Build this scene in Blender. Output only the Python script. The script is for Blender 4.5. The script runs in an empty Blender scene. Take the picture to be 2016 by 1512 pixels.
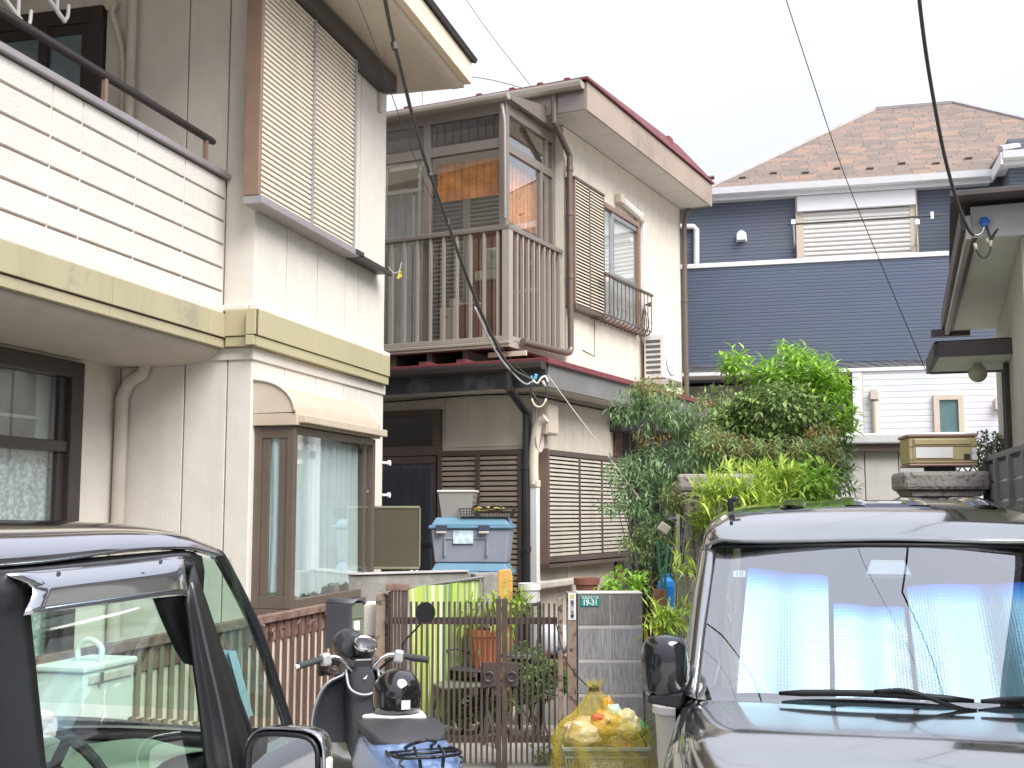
import bpy, bmesh, math, random
from mathutils import Vector as V, Matrix, noise
from math import sin, cos, pi, radians, atan, atan2, sqrt
S = bpy.context.scene
COL = S.collection
RN = random.Random(11)

# ---------------------------------------------------------------- camera
F = 2325.0                     # focal length in photograph pixels (2016 wide)
TH = atan(254 / F)             # camera tilted up a little
CAM = V((0, 0, 1.65))
cam_d = bpy.data.cameras.new('camera')
cam_d.sensor_width = 36
cam_d.lens = 36 * F / 2016
cam_d.clip_start = .05
cam_d.clip_end = 2000
cam = bpy.data.objects.new('camera', cam_d)
COL.objects.link(cam)
cam.location = CAM
cam.rotation_euler = (pi / 2 + TH, 0, 0)
S.camera = cam

# ---------------------------------------------------------------- sky, sun, exposure
w = bpy.data.worlds.new('World')
S.world = w
w.use_nodes = True
nt = w.node_tree
nt.nodes.clear()
out = nt.nodes.new('ShaderNodeOutputWorld')
bg = nt.nodes.new('ShaderNodeBackground')
sky = nt.nodes.new('ShaderNodeTexSky')
sky.sky_type = 'NISHITA'
sky.sun_disc = False
sky.sun_elevation = radians(48)
sky.sun_rotation = radians(140)
sky.dust_density = 3
tc = nt.nodes.new('ShaderNodeTexCoord')
no = nt.nodes.new('ShaderNodeTexNoise')
no.inputs['Scale'].default_value = 1.6
no.inputs['Detail'].default_value = 4
cr = nt.nodes.new('ShaderNodeValToRGB')       # an even layer of thin cloud
cr.color_ramp.elements[0].position = .3
cr.color_ramp.elements[0].color = (7.2, 7.6, 9.0, 1)
cr.color_ramp.elements[1].position = .7
cr.color_ramp.elements[1].color = (8.2, 8.4, 9.4, 1)
mx = nt.nodes.new('ShaderNodeMixRGB')
mx.inputs[0].default_value = .86
nt.links.new(tc.outputs['Generated'], no.inputs['Vector'])
nt.links.new(no.outputs['Fac'], cr.inputs[0])
nt.links.new(sky.outputs[0], mx.inputs[1])
# an overcast sky is brighter overhead than near the horizon: (1 + 2 sin h)
sz = nt.nodes.new('ShaderNodeSeparateXYZ')
nt.links.new(tc.outputs['Generated'], sz.inputs[0])
zc = nt.nodes.new('ShaderNodeMath'); zc.operation = 'MAXIMUM'; zc.inputs[1].default_value = 0
nt.links.new(sz.outputs[2], zc.inputs[0])
za = nt.nodes.new('ShaderNodeMath'); za.operation = 'MULTIPLY_ADD'; za.inputs[1].default_value = 2 / 1.75; za.inputs[2].default_value = 1 / 1.75
nt.links.new(zc.outputs[0], za.inputs[0])
vs0 = nt.nodes.new('ShaderNodeVectorMath'); vs0.operation = 'SCALE'
nt.links.new(cr.outputs[0], vs0.inputs[0]); nt.links.new(za.outputs[0], vs0.inputs['Scale'])
nt.links.new(vs0.outputs[0], mx.inputs[2])
nt.links.new(mx.outputs[0], bg.inputs[0])
bg.inputs[1].default_value = .055
nt.links.new(bg.outputs[0], out.inputs[0])
sd = bpy.data.lights.new('sun', 'SUN')
sd.energy = 2.25
sd.angle = radians(45)
sd.color = (1, .98, .95)
sun = bpy.data.objects.new('sun', sd)
COL.objects.link(sun)
sun.rotation_euler = (radians(42), 0, radians(40))
vs = S.view_settings
vs.view_transform = 'Standard'
vs.look = 'None'
vs.gamma = 1
vs.exposure = 1.42
vs.use_curve_mapping = False
S.cycles.use_denoising = True
S.cycles.max_bounces = 8
S.cycles.diffuse_bounces = 4
S.cycles.glossy_bounces = 4
S.cycles.transmission_bounces = 6
S.cycles.transparent_max_bounces = 16
S.cycles.caustics_reflective = False
S.cycles.caustics_refractive = False

# ---------------------------------------------------------------- geometry helpers
def ray(px, py):
    v = 756 - py
    return V((px - 1008, F * cos(TH) - v * sin(TH), F * sin(TH) + v * cos(TH)))
def at(px, py, Y):
    d = ray(px, py)
    return CAM + d * (Y / d.y)
def atz(px, py, z):
    d = ray(px, py)
    return CAM + d * ((z - CAM.z) / d.z)

class Fr:
    """a place on the ground with a heading: local x along it, local y to its left, z up"""
    def __init__(s, x, y, ang, z=0):
        s.loc = V((x, y, z)); s.ang = ang
        s.M = Matrix.Translation(s.loc) @ Matrix.Rotation(ang, 4, 'Z')
        s.I = s.M.inverted()
    def L(s, p): return s.I @ V(p)
    def W(s, p): return s.M @ V(p)
    def _hit(s, px, py, k, val):
        o = s.I @ CAM
        d = s.I.to_3x3() @ ray(px, py)
        t = (val - o[k]) / d[k]
        return o + d * t
    def X(s, px, py, v=0): return s._hit(px, py, 0, v)
    def Y(s, px, py, v=0): return s._hit(px, py, 1, v)
    def Z(s, px, py, v=0): return s._hit(px, py, 2, v)

class MB:
    def __init__(s):
        s.v = []; s.f = []
    def add(s, vs, fs):
        n = len(s.v)
        s.v += [tuple(p) for p in vs]
        s.f += [tuple(n + i for i in f) for f in fs]
        return s
    def box(s, x0, x1, y0, y1, z0, z1):
        if x0 > x1: x0, x1 = x1, x0
        if y0 > y1: y0, y1 = y1, y0
        if z0 > z1: z0, z1 = z1, z0
        return s.add([(x0,y0,z0),(x1,y0,z0),(x1,y1,z0),(x0,y1,z0),(x0,y0,z1),(x1,y0,z1),(x1,y1,z1),(x0,y1,z1)],
                     [(3,2,1,0),(4,5,6,7),(0,1,5,4),(1,2,6,5),(2,3,7,6),(3,0,4,7)])
    def obox(s, c, size, rot=None):
        """box of a size about a centre, turned by a 3x3 or Euler tuple"""
        if rot is None: m = Matrix.Identity(3)
        elif isinstance(rot, Matrix): m = rot
        else:
            from mathutils import Euler
            m = Euler(rot).to_matrix()
        c = V(c); h = V(size) / 2
        P = [c + m @ V((a*h.x, b*h.y, d*h.z)) for d in (-1,1) for a, b in ((-1,-1),(1,-1),(1,1),(-1,1))]
        return s.add(P, [(3,2,1,0),(4,5,6,7),(0,1,5,4),(1,2,6,5),(2,3,7,6),(3,0,4,7)])
    def prism(s, poly, a, b, axis='z'):
        """polygon of 2D points pushed from a to b along an axis"""
        def P(p, t):
            return {'z': (p[0],p[1],t), 'y': (p[0],t,p[1]), 'x': (t,p[0],p[1])}[axis]
        n = len(poly)
        vs = [P(p, a) for p in poly] + [P(p, b) for p in poly]
        return s.add(vs, [tuple(range(n-1,-1,-1)), tuple(range(n,2*n))] + [(i,(i+1)%n,n+(i+1)%n,n+i) for i in range(n)])
    def strip(s, pts, a, b, axis='x', th=0):
        """open profile of 2D points swept from a to b along an axis"""
        def P(p, t):
            return {'z': (p[0],p[1],t), 'y': (p[0],t,p[1]), 'x': (t,p[0],p[1])}[axis]
        n = len(pts)
        return s.add([P(p, a) for p in pts] + [P(p, b) for p in pts], [(i,i+1,n+i+1,n+i) for i in range(n-1)])
    def tube(s, pts, r, n=8, cap=True):
        pts = [V(p) for p in pts]
        N = len(pts)
        rs = r if isinstance(r, (list, tuple)) else [r]*N
        b = len(s.v); fr = None
        for i, p in enumerate(pts):
            t = (pts[min(i+1,N-1)] - pts[max(i-1,0)])
            if t.length < 1e-9: t = V((0,0,1))
            t.normalize()
            if fr is None:
                fr = t.orthogonal().normalized()
            else:
                fr = (fr - t * fr.dot(t))
                fr = fr.normalized() if fr.length > 1e-6 else t.orthogonal().normalized()
            bi = t.cross(fr)
            for k in range(n):
                a = 2*pi*k/n
                s.v.append(tuple(p + (fr*cos(a) + bi*sin(a))*rs[i]))
        for i in range(N-1):
            for k in range(n):
                k2 = (k+1) % n
                s.f.append((b+i*n+k, b+i*n+k2, b+(i+1)*n+k2, b+(i+1)*n+k))
        if cap:
            s.f.append(tuple(b+k for k in range(n-1,-1,-1)))
            s.f.append(tuple(b+(N-1)*n+k for k in range(n)))
        return s
    def lathe(s, prof, c=(0,0,0), n=20, axis='z', sq=None):
        """profile of (radius, height) turned about an axis through c"""
        c = V(c); b = len(s.v)
        for r, h in prof:
            for k in range(n):
                a = 2*pi*k/n
                x, y = r*cos(a), r*sin(a)
                p = {'z': (x,y,h), 'y': (x,h,-y), 'x': (h,x,y)}[axis]
                s.v.append(tuple(c + V(p)))
        m = len(prof)
        for i in range(m-1):
            for k in range(n):
                k2 = (k+1) % n
                s.f.append((b+i*n+k, b+i*n+k2, b+(i+1)*n+k2, b+(i+1)*n+k))
        if prof[0][0] > 1e-4: s.f.append(tuple(b+k for k in range(n-1,-1,-1)))
        if prof[-1][0] > 1e-4: s.f.append(tuple(b+(m-1)*n+k for k in range(n)))
        return s
    def grid(s, rows, closed=False):
        b = len(s.v); m = len(rows); n = len(rows[0])
        for r in rows: s.v += [tuple(p) for p in r]
        for i in range(m-1):
            for j in range(n if closed else n-1):
                j2 = (j+1) % n
                s.f.append((b+i*n+j, b+i*n+j2, b+(i+1)*n+j2, b+(i+1)*n+j))
        return s
    def surf(s, ctrl, k=4):
        """smooth sheet through a grid of control points"""
        return s.grid(smooth_grid(ctrl, k))
    def leaf(s, p, d, up, L, W, bend=.15):
        """one pointed leaf: four faces folded along the rib"""
        d = d.normalized(); sd_ = d.cross(up)
        sd_ = sd_.normalized() if sd_.length > 1e-5 else d.orthogonal().normalized()
        u = sd_.cross(d)
        b = len(s.v)
        m = p + d*L*.45 - u*L*bend*.15
        e = p + d*L - u*L*bend
        s.v += [tuple(p), tuple(m + sd_*W*.5 + u*W*.18), tuple(e), tuple(m - sd_*W*.5 + u*W*.18), tuple(m)]
        s.f += [(b, b+1, b+4), (b+1, b+2, b+4), (b, b+4, b+3), (b+4, b+2, b+3)]
        return s
    def mesh(s, name, m):
        me = bpy.data.meshes.new(name)
        me.from_pydata(s.v, [], s.f)
        ms = m if isinstance(m, (list, tuple)) else [m]
        for q in ms: me.materials.append(q)
        return me
    def build(s, name, m, parent=None, smooth=False, bev=0, solid=0, sub=0, kind=None, label=None):
        me = s.mesh(name, m)
        o = bpy.data.objects.new(name, me)
        COL.objects.link(o)
        if parent is not None: o.parent = parent
        if smooth:
            me.polygons.foreach_set('use_smooth', [True]*len(me.polygons))
            if smooth == 'auto':
                bm = bmesh.new(); bm.from_mesh(me)
                for e in bm.edges:
                    if len(e.link_faces) == 2 and e.calc_face_angle(0) > radians(38): e.smooth = False
                bm.to_mesh(me); bm.free()
        if sub:
            q = o.modifiers.new('sub', 'SUBSURF'); q.levels = sub; q.render_levels = sub
        if solid:
            q = o.modifiers.new('solid', 'SOLIDIFY'); q.thickness = solid; q.offset = -1
        if bev:
            q = o.modifiers.new('bevel', 'BEVEL'); q.width = bev; q.segments = 2
            q.limit_method = 'ANGLE'; q.angle_limit = radians(40)
        if kind: o['kind'] = kind
        if label: o['label'] = label
        return o

def cmr(a, b, c, d, t):
    return .5*((2*b) + (c-a)*t + (2*a-5*b+4*c-d)*t*t + (3*b-a-3*c+d)*t*t*t)
def curve(pts, k=6):
    P = [V(p) for p in pts]
    o = []
    for i in range(len(P)-1):
        a = P[i-1] if i else P[0]*2 - P[1]
        d = P[i+2] if i+2 < len(P) else P[-1]*2 - P[-2]
        for j in range(k):
            o.append(cmr(a, P[i], P[i+1], d, j/k))
    o.append(P[-1])
    return o
def smooth_grid(ctrl, k=4):
    rows = [curve(r, k) for r in ctrl]
    cols = [curve([r[j] for r in rows], k) for j in range(len(rows[0]))]
    return [[cols[j][i] for j in range(len(cols))] for i in range(len(cols[0]))]

def thing(name, label, cat, loc=(0,0,0), rz=0, group=None, fr=None, kind=None):
    o = bpy.data.objects.new(name, None)
    COL.objects.link(o)
    if fr is not None:
        loc = fr.loc; rz = fr.ang
    o.location = loc
    o.rotation_euler = (0, 0, rz)
    o.empty_display_size = .2
    if kind: o['kind'] = kind
    else:
        o['label'] = label; o['category'] = cat
    if group: o['group'] = group
    return o
def tag(o, label, cat, group=None):
    o['label'] = label; o['category'] = cat
    if group: o['group'] = group
    return o
def inst(me, name, parent, loc=(0,0,0), rot=(0,0,0), scale=(1,1,1)):
    o = bpy.data.objects.new(name, me)
    COL.objects.link(o)
    o.parent = parent
    o.location = loc; o.rotation_euler = rot; o.scale = scale
    return o
def copy_tree(o, parent=None):
    c = o.copy(); COL.objects.link(c); c.parent = parent
    for ch in list(o.children): copy_tree(ch, c)
    return c
def text(name, body, size, m, parent, loc, rot, th=.002, sx=1.0, bold=0, ls=1.0):
    cu = bpy.data.curves.new(name, 'FONT')
    cu.body = body; cu.size = size; cu.extrude = th; cu.align_x = 'CENTER'; cu.align_y = 'CENTER'
    cu.offset = bold; cu.space_line = ls; cu.resolution_u = 3
    ob = bpy.data.objects.new(name, cu); COL.objects.link(ob)
    dg = bpy.context.evaluated_depsgraph_get()
    me = bpy.data.meshes.new_from_object(ob.evaluated_get(dg))
    bpy.data.objects.remove(ob)
    me.materials.clear(); me.materials.append(m)
    return inst(me, name, parent, loc, rot, (sx, 1, 1))

# ---------------------------------------------------------------- materials
MATS = {}
def mat(name, col, rough=.6, metal=0, var=.12, vs_=6, bump=0, bs=60, coat=0, streak=0, stain=None, stain_amt=0, stain_scale=3, spec=.5, sss=0, trans=0, alpha=1, bd=.004):
    """base colour with mottling, fine relief, vertical weather streaks and stains with edges"""
    if name in MATS: return MATS[name]
    m = bpy.data.materials.new(name); m.use_nodes = True
    t = m.node_tree; N = t.nodes; Lk = t.links.new
    b = N['Principled BSDF']
    b.inputs['Roughness'].default_value = rough
    b.inputs['Metallic'].default_value = metal
    b.inputs['Specular IOR Level'].default_value = spec
    b.inputs['Coat Weight'].default_value = coat
    b.inputs['Coat Roughness'].default_value = .04
    if trans: b.inputs['Transmission Weight'].default_value = trans
    if alpha < 1: b.inputs['Alpha'].default_value = alpha
    co = N.new('ShaderNodeTexCoord')
    c = tuple(col) + (1,)
    n1 = N.new('ShaderNodeTexNoise'); n1.inputs['Scale'].default_value = vs_; n1.inputs['Detail'].default_value = 5
    Lk(co.outputs['Object'], n1.inputs['Vector'])
    hs = N.new('ShaderNodeHueSaturation'); hs.inputs['Color'].default_value = c
    mr = N.new('ShaderNodeMapRange')
    mr.inputs[1].default_value = .3; mr.inputs[2].default_value = .7
    mr.inputs[3].default_value = 1 - var; mr.inputs[4].default_value = 1 + var
    Lk(n1.outputs['Fac'], mr.inputs[0]); Lk(mr.outputs[0], hs.inputs['Value'])
    last = hs.outputs[0]
    if streak:
        mp = N.new('ShaderNodeMapping'); mp.inputs['Scale'].default_value = (9, 9, .5)
        Lk(co.outputs['Object'], mp.inputs[0])
        n2 = N.new('ShaderNodeTexNoise'); n2.inputs['Scale'].default_value = 1.5; n2.inputs['Detail'].default_value = 6
        Lk(mp.outputs[0], n2.inputs['Vector'])
        r2 = N.new('ShaderNodeMapRange'); r2.inputs[1].default_value = .48; r2.inputs[2].default_value = .78
        r2.inputs[3].default_value = 0; r2.inputs[4].default_value = streak
        Lk(n2.outputs['Fac'], r2.inputs[0])
        x = N.new('ShaderNodeMixRGB'); x.blend_type = 'MULTIPLY'
        x.inputs[2].default_value = (.55, .5, .44, 1)
        Lk(r2.outputs[0], x.inputs[0]); Lk(last, x.inputs[1]); last = x.outputs[0]
    if stain is not None:
        n3 = N.new('ShaderNodeTexNoise'); n3.inputs['Scale'].default_value = stain_scale; n3.inputs['Detail'].default_value = 7
        n3.inputs['Roughness'].default_value = .65
        Lk(co.outputs['Object'], n3.inputs['Vector'])
        r3 = N.new('ShaderNodeMapRange'); r3.inputs[1].default_value = .53; r3.inputs[2].default_value = .62
        r3.inputs[4].default_value = stain_amt
        Lk(n3.outputs['Fac'], r3.inputs[0])
        x = N.new('ShaderNodeMixRGB'); x.inputs[2].default_value = tuple(stain) + (1,)
        Lk(r3.outputs[0], x.inputs[0]); Lk(last, x.inputs[1]); last = x.outputs[0]
    Lk(last, b.inputs['Base Color'])
    if bump:
        n4 = N.new('ShaderNodeTexNoise'); n4.inputs['Scale'].default_value = bs; n4.inputs['Detail'].default_value = 3
        Lk(co.outputs['Object'], n4.inputs['Vector'])
        bu = N.new('ShaderNodeBump'); bu.inputs['Strength'].default_value = bump; bu.inputs['Distance'].default_value = bd
        Lk(n4.outputs['Fac'], bu.inputs['Height']); Lk(bu.outputs[0], b.inputs['Normal'])
    MATS[name] = m
    return m

def glass(name, tint=(.9,.95,.93), refl=.08, rough=.0, opaq=0, col=(.5,.55,.55)):
    """pane: mirror by Fresnel over a tinted clear layer, with an optional milky share"""
    if name in MATS: return MATS[name]
    m = bpy.data.materials.new(name); m.use_nodes = True
    t = m.node_tree; N = t.nodes; Lk = t.links.new
    N.remove(N['Principled BSDF'])
    o = N['Material Output']
    tr = N.new('ShaderNodeBsdfTransparent'); tr.inputs[0].default_value = tuple(tint) + (1,)
    gl = N.new('ShaderNodeBsdfGlossy'); gl.inputs['Roughness'].default_value = rough; gl.inputs[0].default_value = (1,1,1,1)
    fr = N.new('ShaderNodeLayerWeight'); fr.inputs[0].default_value = .5
    pw = N.new('ShaderNodeMath'); pw.operation = 'POWER'; pw.inputs[1].default_value = 3.5
    ad = N.new('ShaderNodeMath'); ad.operation = 'MULTIPLY_ADD'; ad.inputs[1].default_value = 1 - refl; ad.inputs[2].default_value = refl; ad.use_clamp = True
    Lk(fr.outputs['Facing'], pw.inputs[0]); Lk(pw.outputs[0], ad.inputs[0])
    mx = N.new('ShaderNodeMixShader')
    base = tr.outputs[0]
    if opaq:
        df = N.new('ShaderNodeBsdfDiffuse'); df.inputs[0].default_value = tuple(col) + (1,)
        m2 = N.new('ShaderNodeMixShader'); m2.inputs[0].default_value = opaq
        Lk(tr.outputs[0], m2.inputs[1]); Lk(df.outputs[0], m2.inputs[2]); base = m2.outputs[0]
    Lk(ad.outputs[0], mx.inputs[0]); Lk(base, mx.inputs[1]); Lk(gl.outputs[0], mx.inputs[2])
    Lk(mx.outputs[0], o.inputs[0])
    MATS[name] = m
    return m

def leafmat(name, col, col2, var=.35):
    """leaf: two greens by noise through the crown, some light let through"""
    if name in MATS: return MATS[name]
    m = bpy.data.materials.new(name); m.use_nodes = True
    t = m.node_tree; N = t.nodes; Lk = t.links.new
    b = N['Principled BSDF']; b.inputs['Roughness'].default_value = .5; b.inputs['Specular IOR Level'].default_value = .35
    g = N.new('ShaderNodeNewGeometry')
    cr_ = N.new('ShaderNodeValToRGB')
    cr_.color_ramp.elements[0].color = tuple(col) + (1,); cr_.color_ramp.elements[1].color = tuple(col2) + (1,)
    Lk(g.outputs['Random Per Island'], cr_.inputs[0])
    Lk(cr_.outputs[0], b.inputs['Base Color'])
    tl = N.new('ShaderNodeBsdfTranslucent'); Lk(cr_.outputs[0], tl.inputs[0])
    mx = N.new('ShaderNodeMixShader'); mx.inputs[0].default_value = .3
    Lk(b.outputs[0], mx.inputs[1]); Lk(tl.outputs[0], mx.inputs[2])
    Lk(mx.outputs[0], N['Material Output'].inputs[0])
    MATS[name] = m
    return m

M_stucco = mat('stucco', (.66, .62, .55), .85, var=.04, bump=.5, bs=110, bd=.005, streak=.10)
M_stucco_gap = mat('stucco_gap', (.30, .26, .22), .9)
M_paraw = mat('parapet_panel', (.68, .64, .58), .85, var=.04, bump=.6, bs=65, bd=.007, streak=.08)
M_groove = mat('groove', (.50, .42, .385), .8)
M_band = mat('olive_band', (.42, .37, .235), .5, var=.08, vs_=2, stain=(.27,.24,.19), stain_amt=.6, stain_scale=3.4, streak=.12)
M_bandp = mat('olive_band_plain', (.43, .385, .235), .5, var=.04, vs_=2, streak=.05)
M_cove = mat('cove', (.52, .46, .39), .85, var=.06, bump=.4, bs=80)
M_capgrey = mat('cap_grey', (.36, .33, .34), .4, metal=.3, var=.06, streak=.2)
M_bronze = mat('bronze_dark', (.06, .05, .047), .4, metal=.3, var=.08)
M_brownal = mat('brown_aluminium', (.165, .128, .10), .38, metal=.35, var=.06)
M_copper = mat('copper_brown', (.30, .20, .15), .45, metal=.3, var=.1)
M_slat = mat('cream_slat', (.70, .62, .50), .45, var=.05)
M_cream = mat('cream_metal', (.58, .50, .40), .4, var=.04, streak=.12)
M_pipe = mat('pipe_beige', (.55, .50, .43), .5, var=.08, streak=.2)
M_tape = mat('tape_wrap', (.62, .55, .45), .7, var=.12, vs_=30)
M_curtain = mat('curtain_white', (.80, .93, .94), .9, var=.04)
def see_light(m, k):
    t = m.node_tree; b = t.nodes['Principled BSDF']; tl = t.nodes.new('ShaderNodeBsdfTranslucent'); x = t.nodes.new('ShaderNodeMixShader'); x.inputs[0].default_value = k
    t.links.new(b.inputs['Base Color'].links[0].from_socket, tl.inputs[0]); t.links.new(b.outputs[0], x.inputs[1]); t.links.new(tl.outputs[0], x.inputs[2]); t.links.new(x.outputs[0], t.nodes['Material Output'].inputs[0])
see_light(M_curtain, .4)
M_lace = mat('lace', (.80, .80, .76), .9, var=.5, vs_=38)
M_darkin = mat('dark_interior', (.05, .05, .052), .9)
M_midin = mat('dim_interior', (.17, .165, .16), .9)
M_glass = glass('window_glass', (.98,.99,.985), .04)
M_glassd = glass('window_glass_dim', (.85,.9,.9), .08)
M_white = mat('white_plastic', (.78, .77, .74), .4, var=.04)
M_black = mat('black_rubber', (.025, .025, .027), .55)
M_steel = mat('steel', (.6, .6, .6), .25, metal=.9, var=.05)
# ================================================================ LEFT HOUSE
A = Fr(-1.794, 8.1, radians(75.57))
def spanY(fr, pxs, py, v=0): return [fr.Y(p, py, v).x for p in pxs]
house = thing('beige_house', 'pale beige stucco house with olive band and parapet balcony, behind the black car', 'house', fr=A)
LW = A.Y(757, 600).x                       # length of the street wing
ZS = 5.60                                  # soffit height
YB = .23; YW = 1.03; YW2 = 2.7
z_bt = A.X(486, 613, 0).z; z_bb = A.X(486, 676, 0).z      # olive band
core = MB()
core.box(.03, LW - .03, .03, 5, 0, ZS)
core.box(-7, .03, YW2 + .03, 5, 2.9, ZS)
core.box(-7, .03, YW + .35, 5, 0, 2.75)
core.build('wall', M_stucco_gap, house)
# stucco panels of the wing, recessed joints between them
def panels(name, m, edges, z0, z1, plane, gap=.012, th=.04, axis='y', parent=None, bev=.003):
    for a, b in zip(edges[:-1], edges[1:]):
        q = MB()
        if axis == 'y': q.box(a + gap/2, b - gap/2, plane, plane + th, z0, z1)
        else: q.box(plane, plane + th, a + gap/2, b - gap/2, z0, z1)
        q.build(name, m, parent, bev=bev)
exs = [0.003] + spanY(A, [564, 625, 680, 706], 560) + [LW]
panels('wall_panel', M_stucco, exs, z_bt + .03, ZS - .004, 0, parent=house)
panels('wall_panel', M_stucco, exs, 0, z_bb - .115, 0, parent=house)
eys = [.003] + [A.X(p, 300, 0).y for p in (447, 366)] + [1.6, YW2]
panels('wall_panel', M_stucco, [-.0] + eys[1:3] + [A.X(207,100,0).y], z_bt + .03, ZS - .004, 0, axis='x', parent=house)
eys2 = [0] + [A.X(p, 900, 0).y for p in (443, 359, 232)] + [YW + .35]
panels('wall_panel', M_stucco, eys2, 0, 2.74, 0, axis='x', parent=house)
# far end wall and ledges above and below the band
q = MB(); q.box(LW - .03, LW, .043, 5, 0, ZS - .003); q.build('end_wall', M_stucco, house)
q = MB(); q.box(-.05, LW + .03, -.05, .02, z_bt, z_bt + .045); q.box(-.05, -.004, .02, YB - .002, z_bt, z_bt + .045); q.build('ledge', M_stucco, house, bev=.01)
q = MB(); q.box(-.016, LW + .01, -.016, .02, z_bb - .115, z_bb - .03); q.box(-.016, -.004, .02, 1.0, z_bb - .115, z_bb - .03); q.build('ledge', M_stucco, house, bev=.01)
# olive band boards of the wing
def band_board(x0, x1, y0, y1, M_band=M_bandp):
    q = MB(); q.box(x0, x1, y0, y1, z_bb + .045, z_bt - .002); q.build('band_board', M_band, house, bev=.003)
    q = MB(); q.box(x0, x1, y0 + (.012 if y1 - y0 < .2 else 0), y1, z_bb - .028, z_bb + .04); q.build('band_trim', M_band, house, bev=.003)
bx = [-.075] + spanY(A, [503, 630, 755], 650, -.075) + [A.Y(768, 740, -.075).x]
for a, b in zip(bx[:-1], bx[1:]): band_board(a + .003, b - .003, -.075, -.002)
q = MB(); q.box(-.073, -.004, .001, YB - .05, z_bb + .045, z_bt - .002); q.build('band_board', M_band, house, bev=.003)
q = MB(); q.box(-.062, -.004, .001, YB - .05, z_bb - .028, z_bb + .04); q.build('band_trim', M_band, house, bev=.003)
# balcony
zc0 = A.Y(300, 272, YB).z; zc1 = zc0 + .05
zbt = A.Y(300, 565, YB - .06).z
zbt_top = A.Y(200, 536, YB-.05).z
zbb = A.Y(200, 610, YB-.05).z
bal = MB()
bal.box(-7, -.004, YB + .02, YB + .14, zbb - .02, zc0 - .002)
bal.build('parapet_core', M_groove, house)
gy = [A.Y(100, y, YB).z for y in (158+52.9, 220+49.2, 283.7+45.1, 347+41.9, 411+37.4)]
gzs = [zc0 - .01] + gy + [zbt_top + .055]
gxs = spanY(A, [428, 365, 269, 159, 96], 350, YB)
gxs = [-.02] + spanY(A, [365.6, 269.5, 160.5, 99], 330, YB)
step = gxs[3] - gxs[4]
while gxs[-1] > -6.5: gxs.append(gxs[-1] - (.62 if len(gxs) % 2 else .39))
for i in range(len(gxs) - 1):
    for j in range(len(gzs) - 1):
        q = MB(); q.box(gxs[i+1] + .006, gxs[i] - .006, YB, YB + .03, gzs[j+1] + .008, gzs[j] - (.008 if j else .0))
        q.build('parapet_panel', M_paraw, house, bev=.004)
    q = MB(); q.box(gxs[i+1] - .006, gxs[i+1] + .006, YB + .008, YB + .025, gzs[-1], gzs[0]); q.build('joint_strip', M_paraw, house)
q = MB(); q.box(-7, -.006, YB - .02, YB + .02, zbt_top, zbt_top + .06); q.build('ledge', M_stucco, house, bev=.012)
q = MB(); q.box(-7, -.004, YB - .035, YB + .17, zc0, zc0 + .035); q.box(-7, -.02, YB - .005, YB + .14, zc0 + .035, zc0 + .06)
q.build('parapet_cap', M_capgrey, house, bev=.006)
bb = spanY(A, [435, 413, 222], 600, YB - .05)
bb = [-.006, bb[1], bb[2], bb[2] - 1.4, bb[2] - 2.8, -7]
for a, b in zip(bb[1:], bb[:-1]):
    q = MB(); q.box(a + .003, b - .003, YB - .05, YB + .01, zbb + .05, zbt_top - .002); q.build('band_board', M_band, house, bev=.003)
    q = MB(); q.box(a + .003, b - .003, YB - .035, YB + .01, zbb - .02, zbb + .042); q.build('band_trim', M_band, house, bev=.003)
zsf = A.X(340, 722, 0).z
prof = [(YB + .01 + .42*(1 - cos(t*pi/2)) , (zbb - .022) - ((zbb - .022) - zsf)*sin(t*pi/2)) for t in [i/10 for i in range(11)]]
prof += [(YW + .4, zsf)]
q = MB(); q.strip(prof, -7, -.001, 'x'); q.build('cove_soffit', M_cove, house, smooth=True)
q = MB(); q.box(-7, -.003, YB + .15, YW2 + .02, 2.86, 2.95); q.build('balcony_floor', M_pipe, house)
# handrail
hr = A.Y(200, 150, YB + .04)
zr = A.Y(212, 152, YB + .05).z
q = MB(); q.tube([(-7, YB + .05, zr), (-.16, YB + .05, zr), (-.12, YB + .05, zr)], [.027, .027, .022], 12); q.build('handrail', M_bronze, house, smooth='auto')
for px in (205, 405):
    x = A.Y(px, 200 if px < 300 else 290, YB + .05).x
    q = MB(); q.box(x - .014, x + .014, YB + .035, YB + .065, zc0 + .06, zr - .01); q.box(x - .03, x + .03, YB + .02, YB + .08, zc0 + .06, zc0 + .072)
    q.build('rail_post', M_copper, house, bev=.003)
for x in (-2.4, -3.7, -5):
    q = MB(); q.box(x - .014, x + .014, YB + .035, YB + .065, zc0 + .06, zr - .01); q.build('rail_post', M_copper, house)
# upstairs window in the return wall
yw0 = A.X(207, 100, 0).y; zt = A.X(120, 25, 0).z
win = MB()
for a, b, c, d in ((yw0 + .004, yw0 + .13, 3.0, zt), (yw0 + .13, 2.6, zt - .12, zt), (1.72, 1.79, 3.0, zt - .12), (2.55, 2.6, 3.0, zt - .12)):
    win.box(-.05, .03, a, b, c, d)
wf = win.build('window_frame', M_bronze, house, bev=.005)
q = MB(); q.box(-.03, -.005, yw0 + .13, 2.56, 4.3, 4.36); q.box(-.035, -.005, yw0 + .13, yw0 + .18, 3.0, zt - .12); q.box(-.035, -.005, yw0 + .18, 2.55, zt - .19, zt - .12); q.build('window_sash', M_bronze, house, bev=.004)
q = MB(); q.box(-.015, -.01, yw0 + .13, 2.55, 3, zt - .12); q.build('window_pane', M_glassd, house)
q = MB(); q.box(0, .02, yw0 + .13, 2.55, 3, zt - .10); q.build('window_blind', mat('blue_blind', (.34,.40,.47), .8, var=.4, vs_=3), house)
q = MB(); q.box(-.0, .04, yw0 + .0, YW2, zt + .003, ZS - .004); q.build('wall_panel', M_stucco, house, bev=.003)
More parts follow.
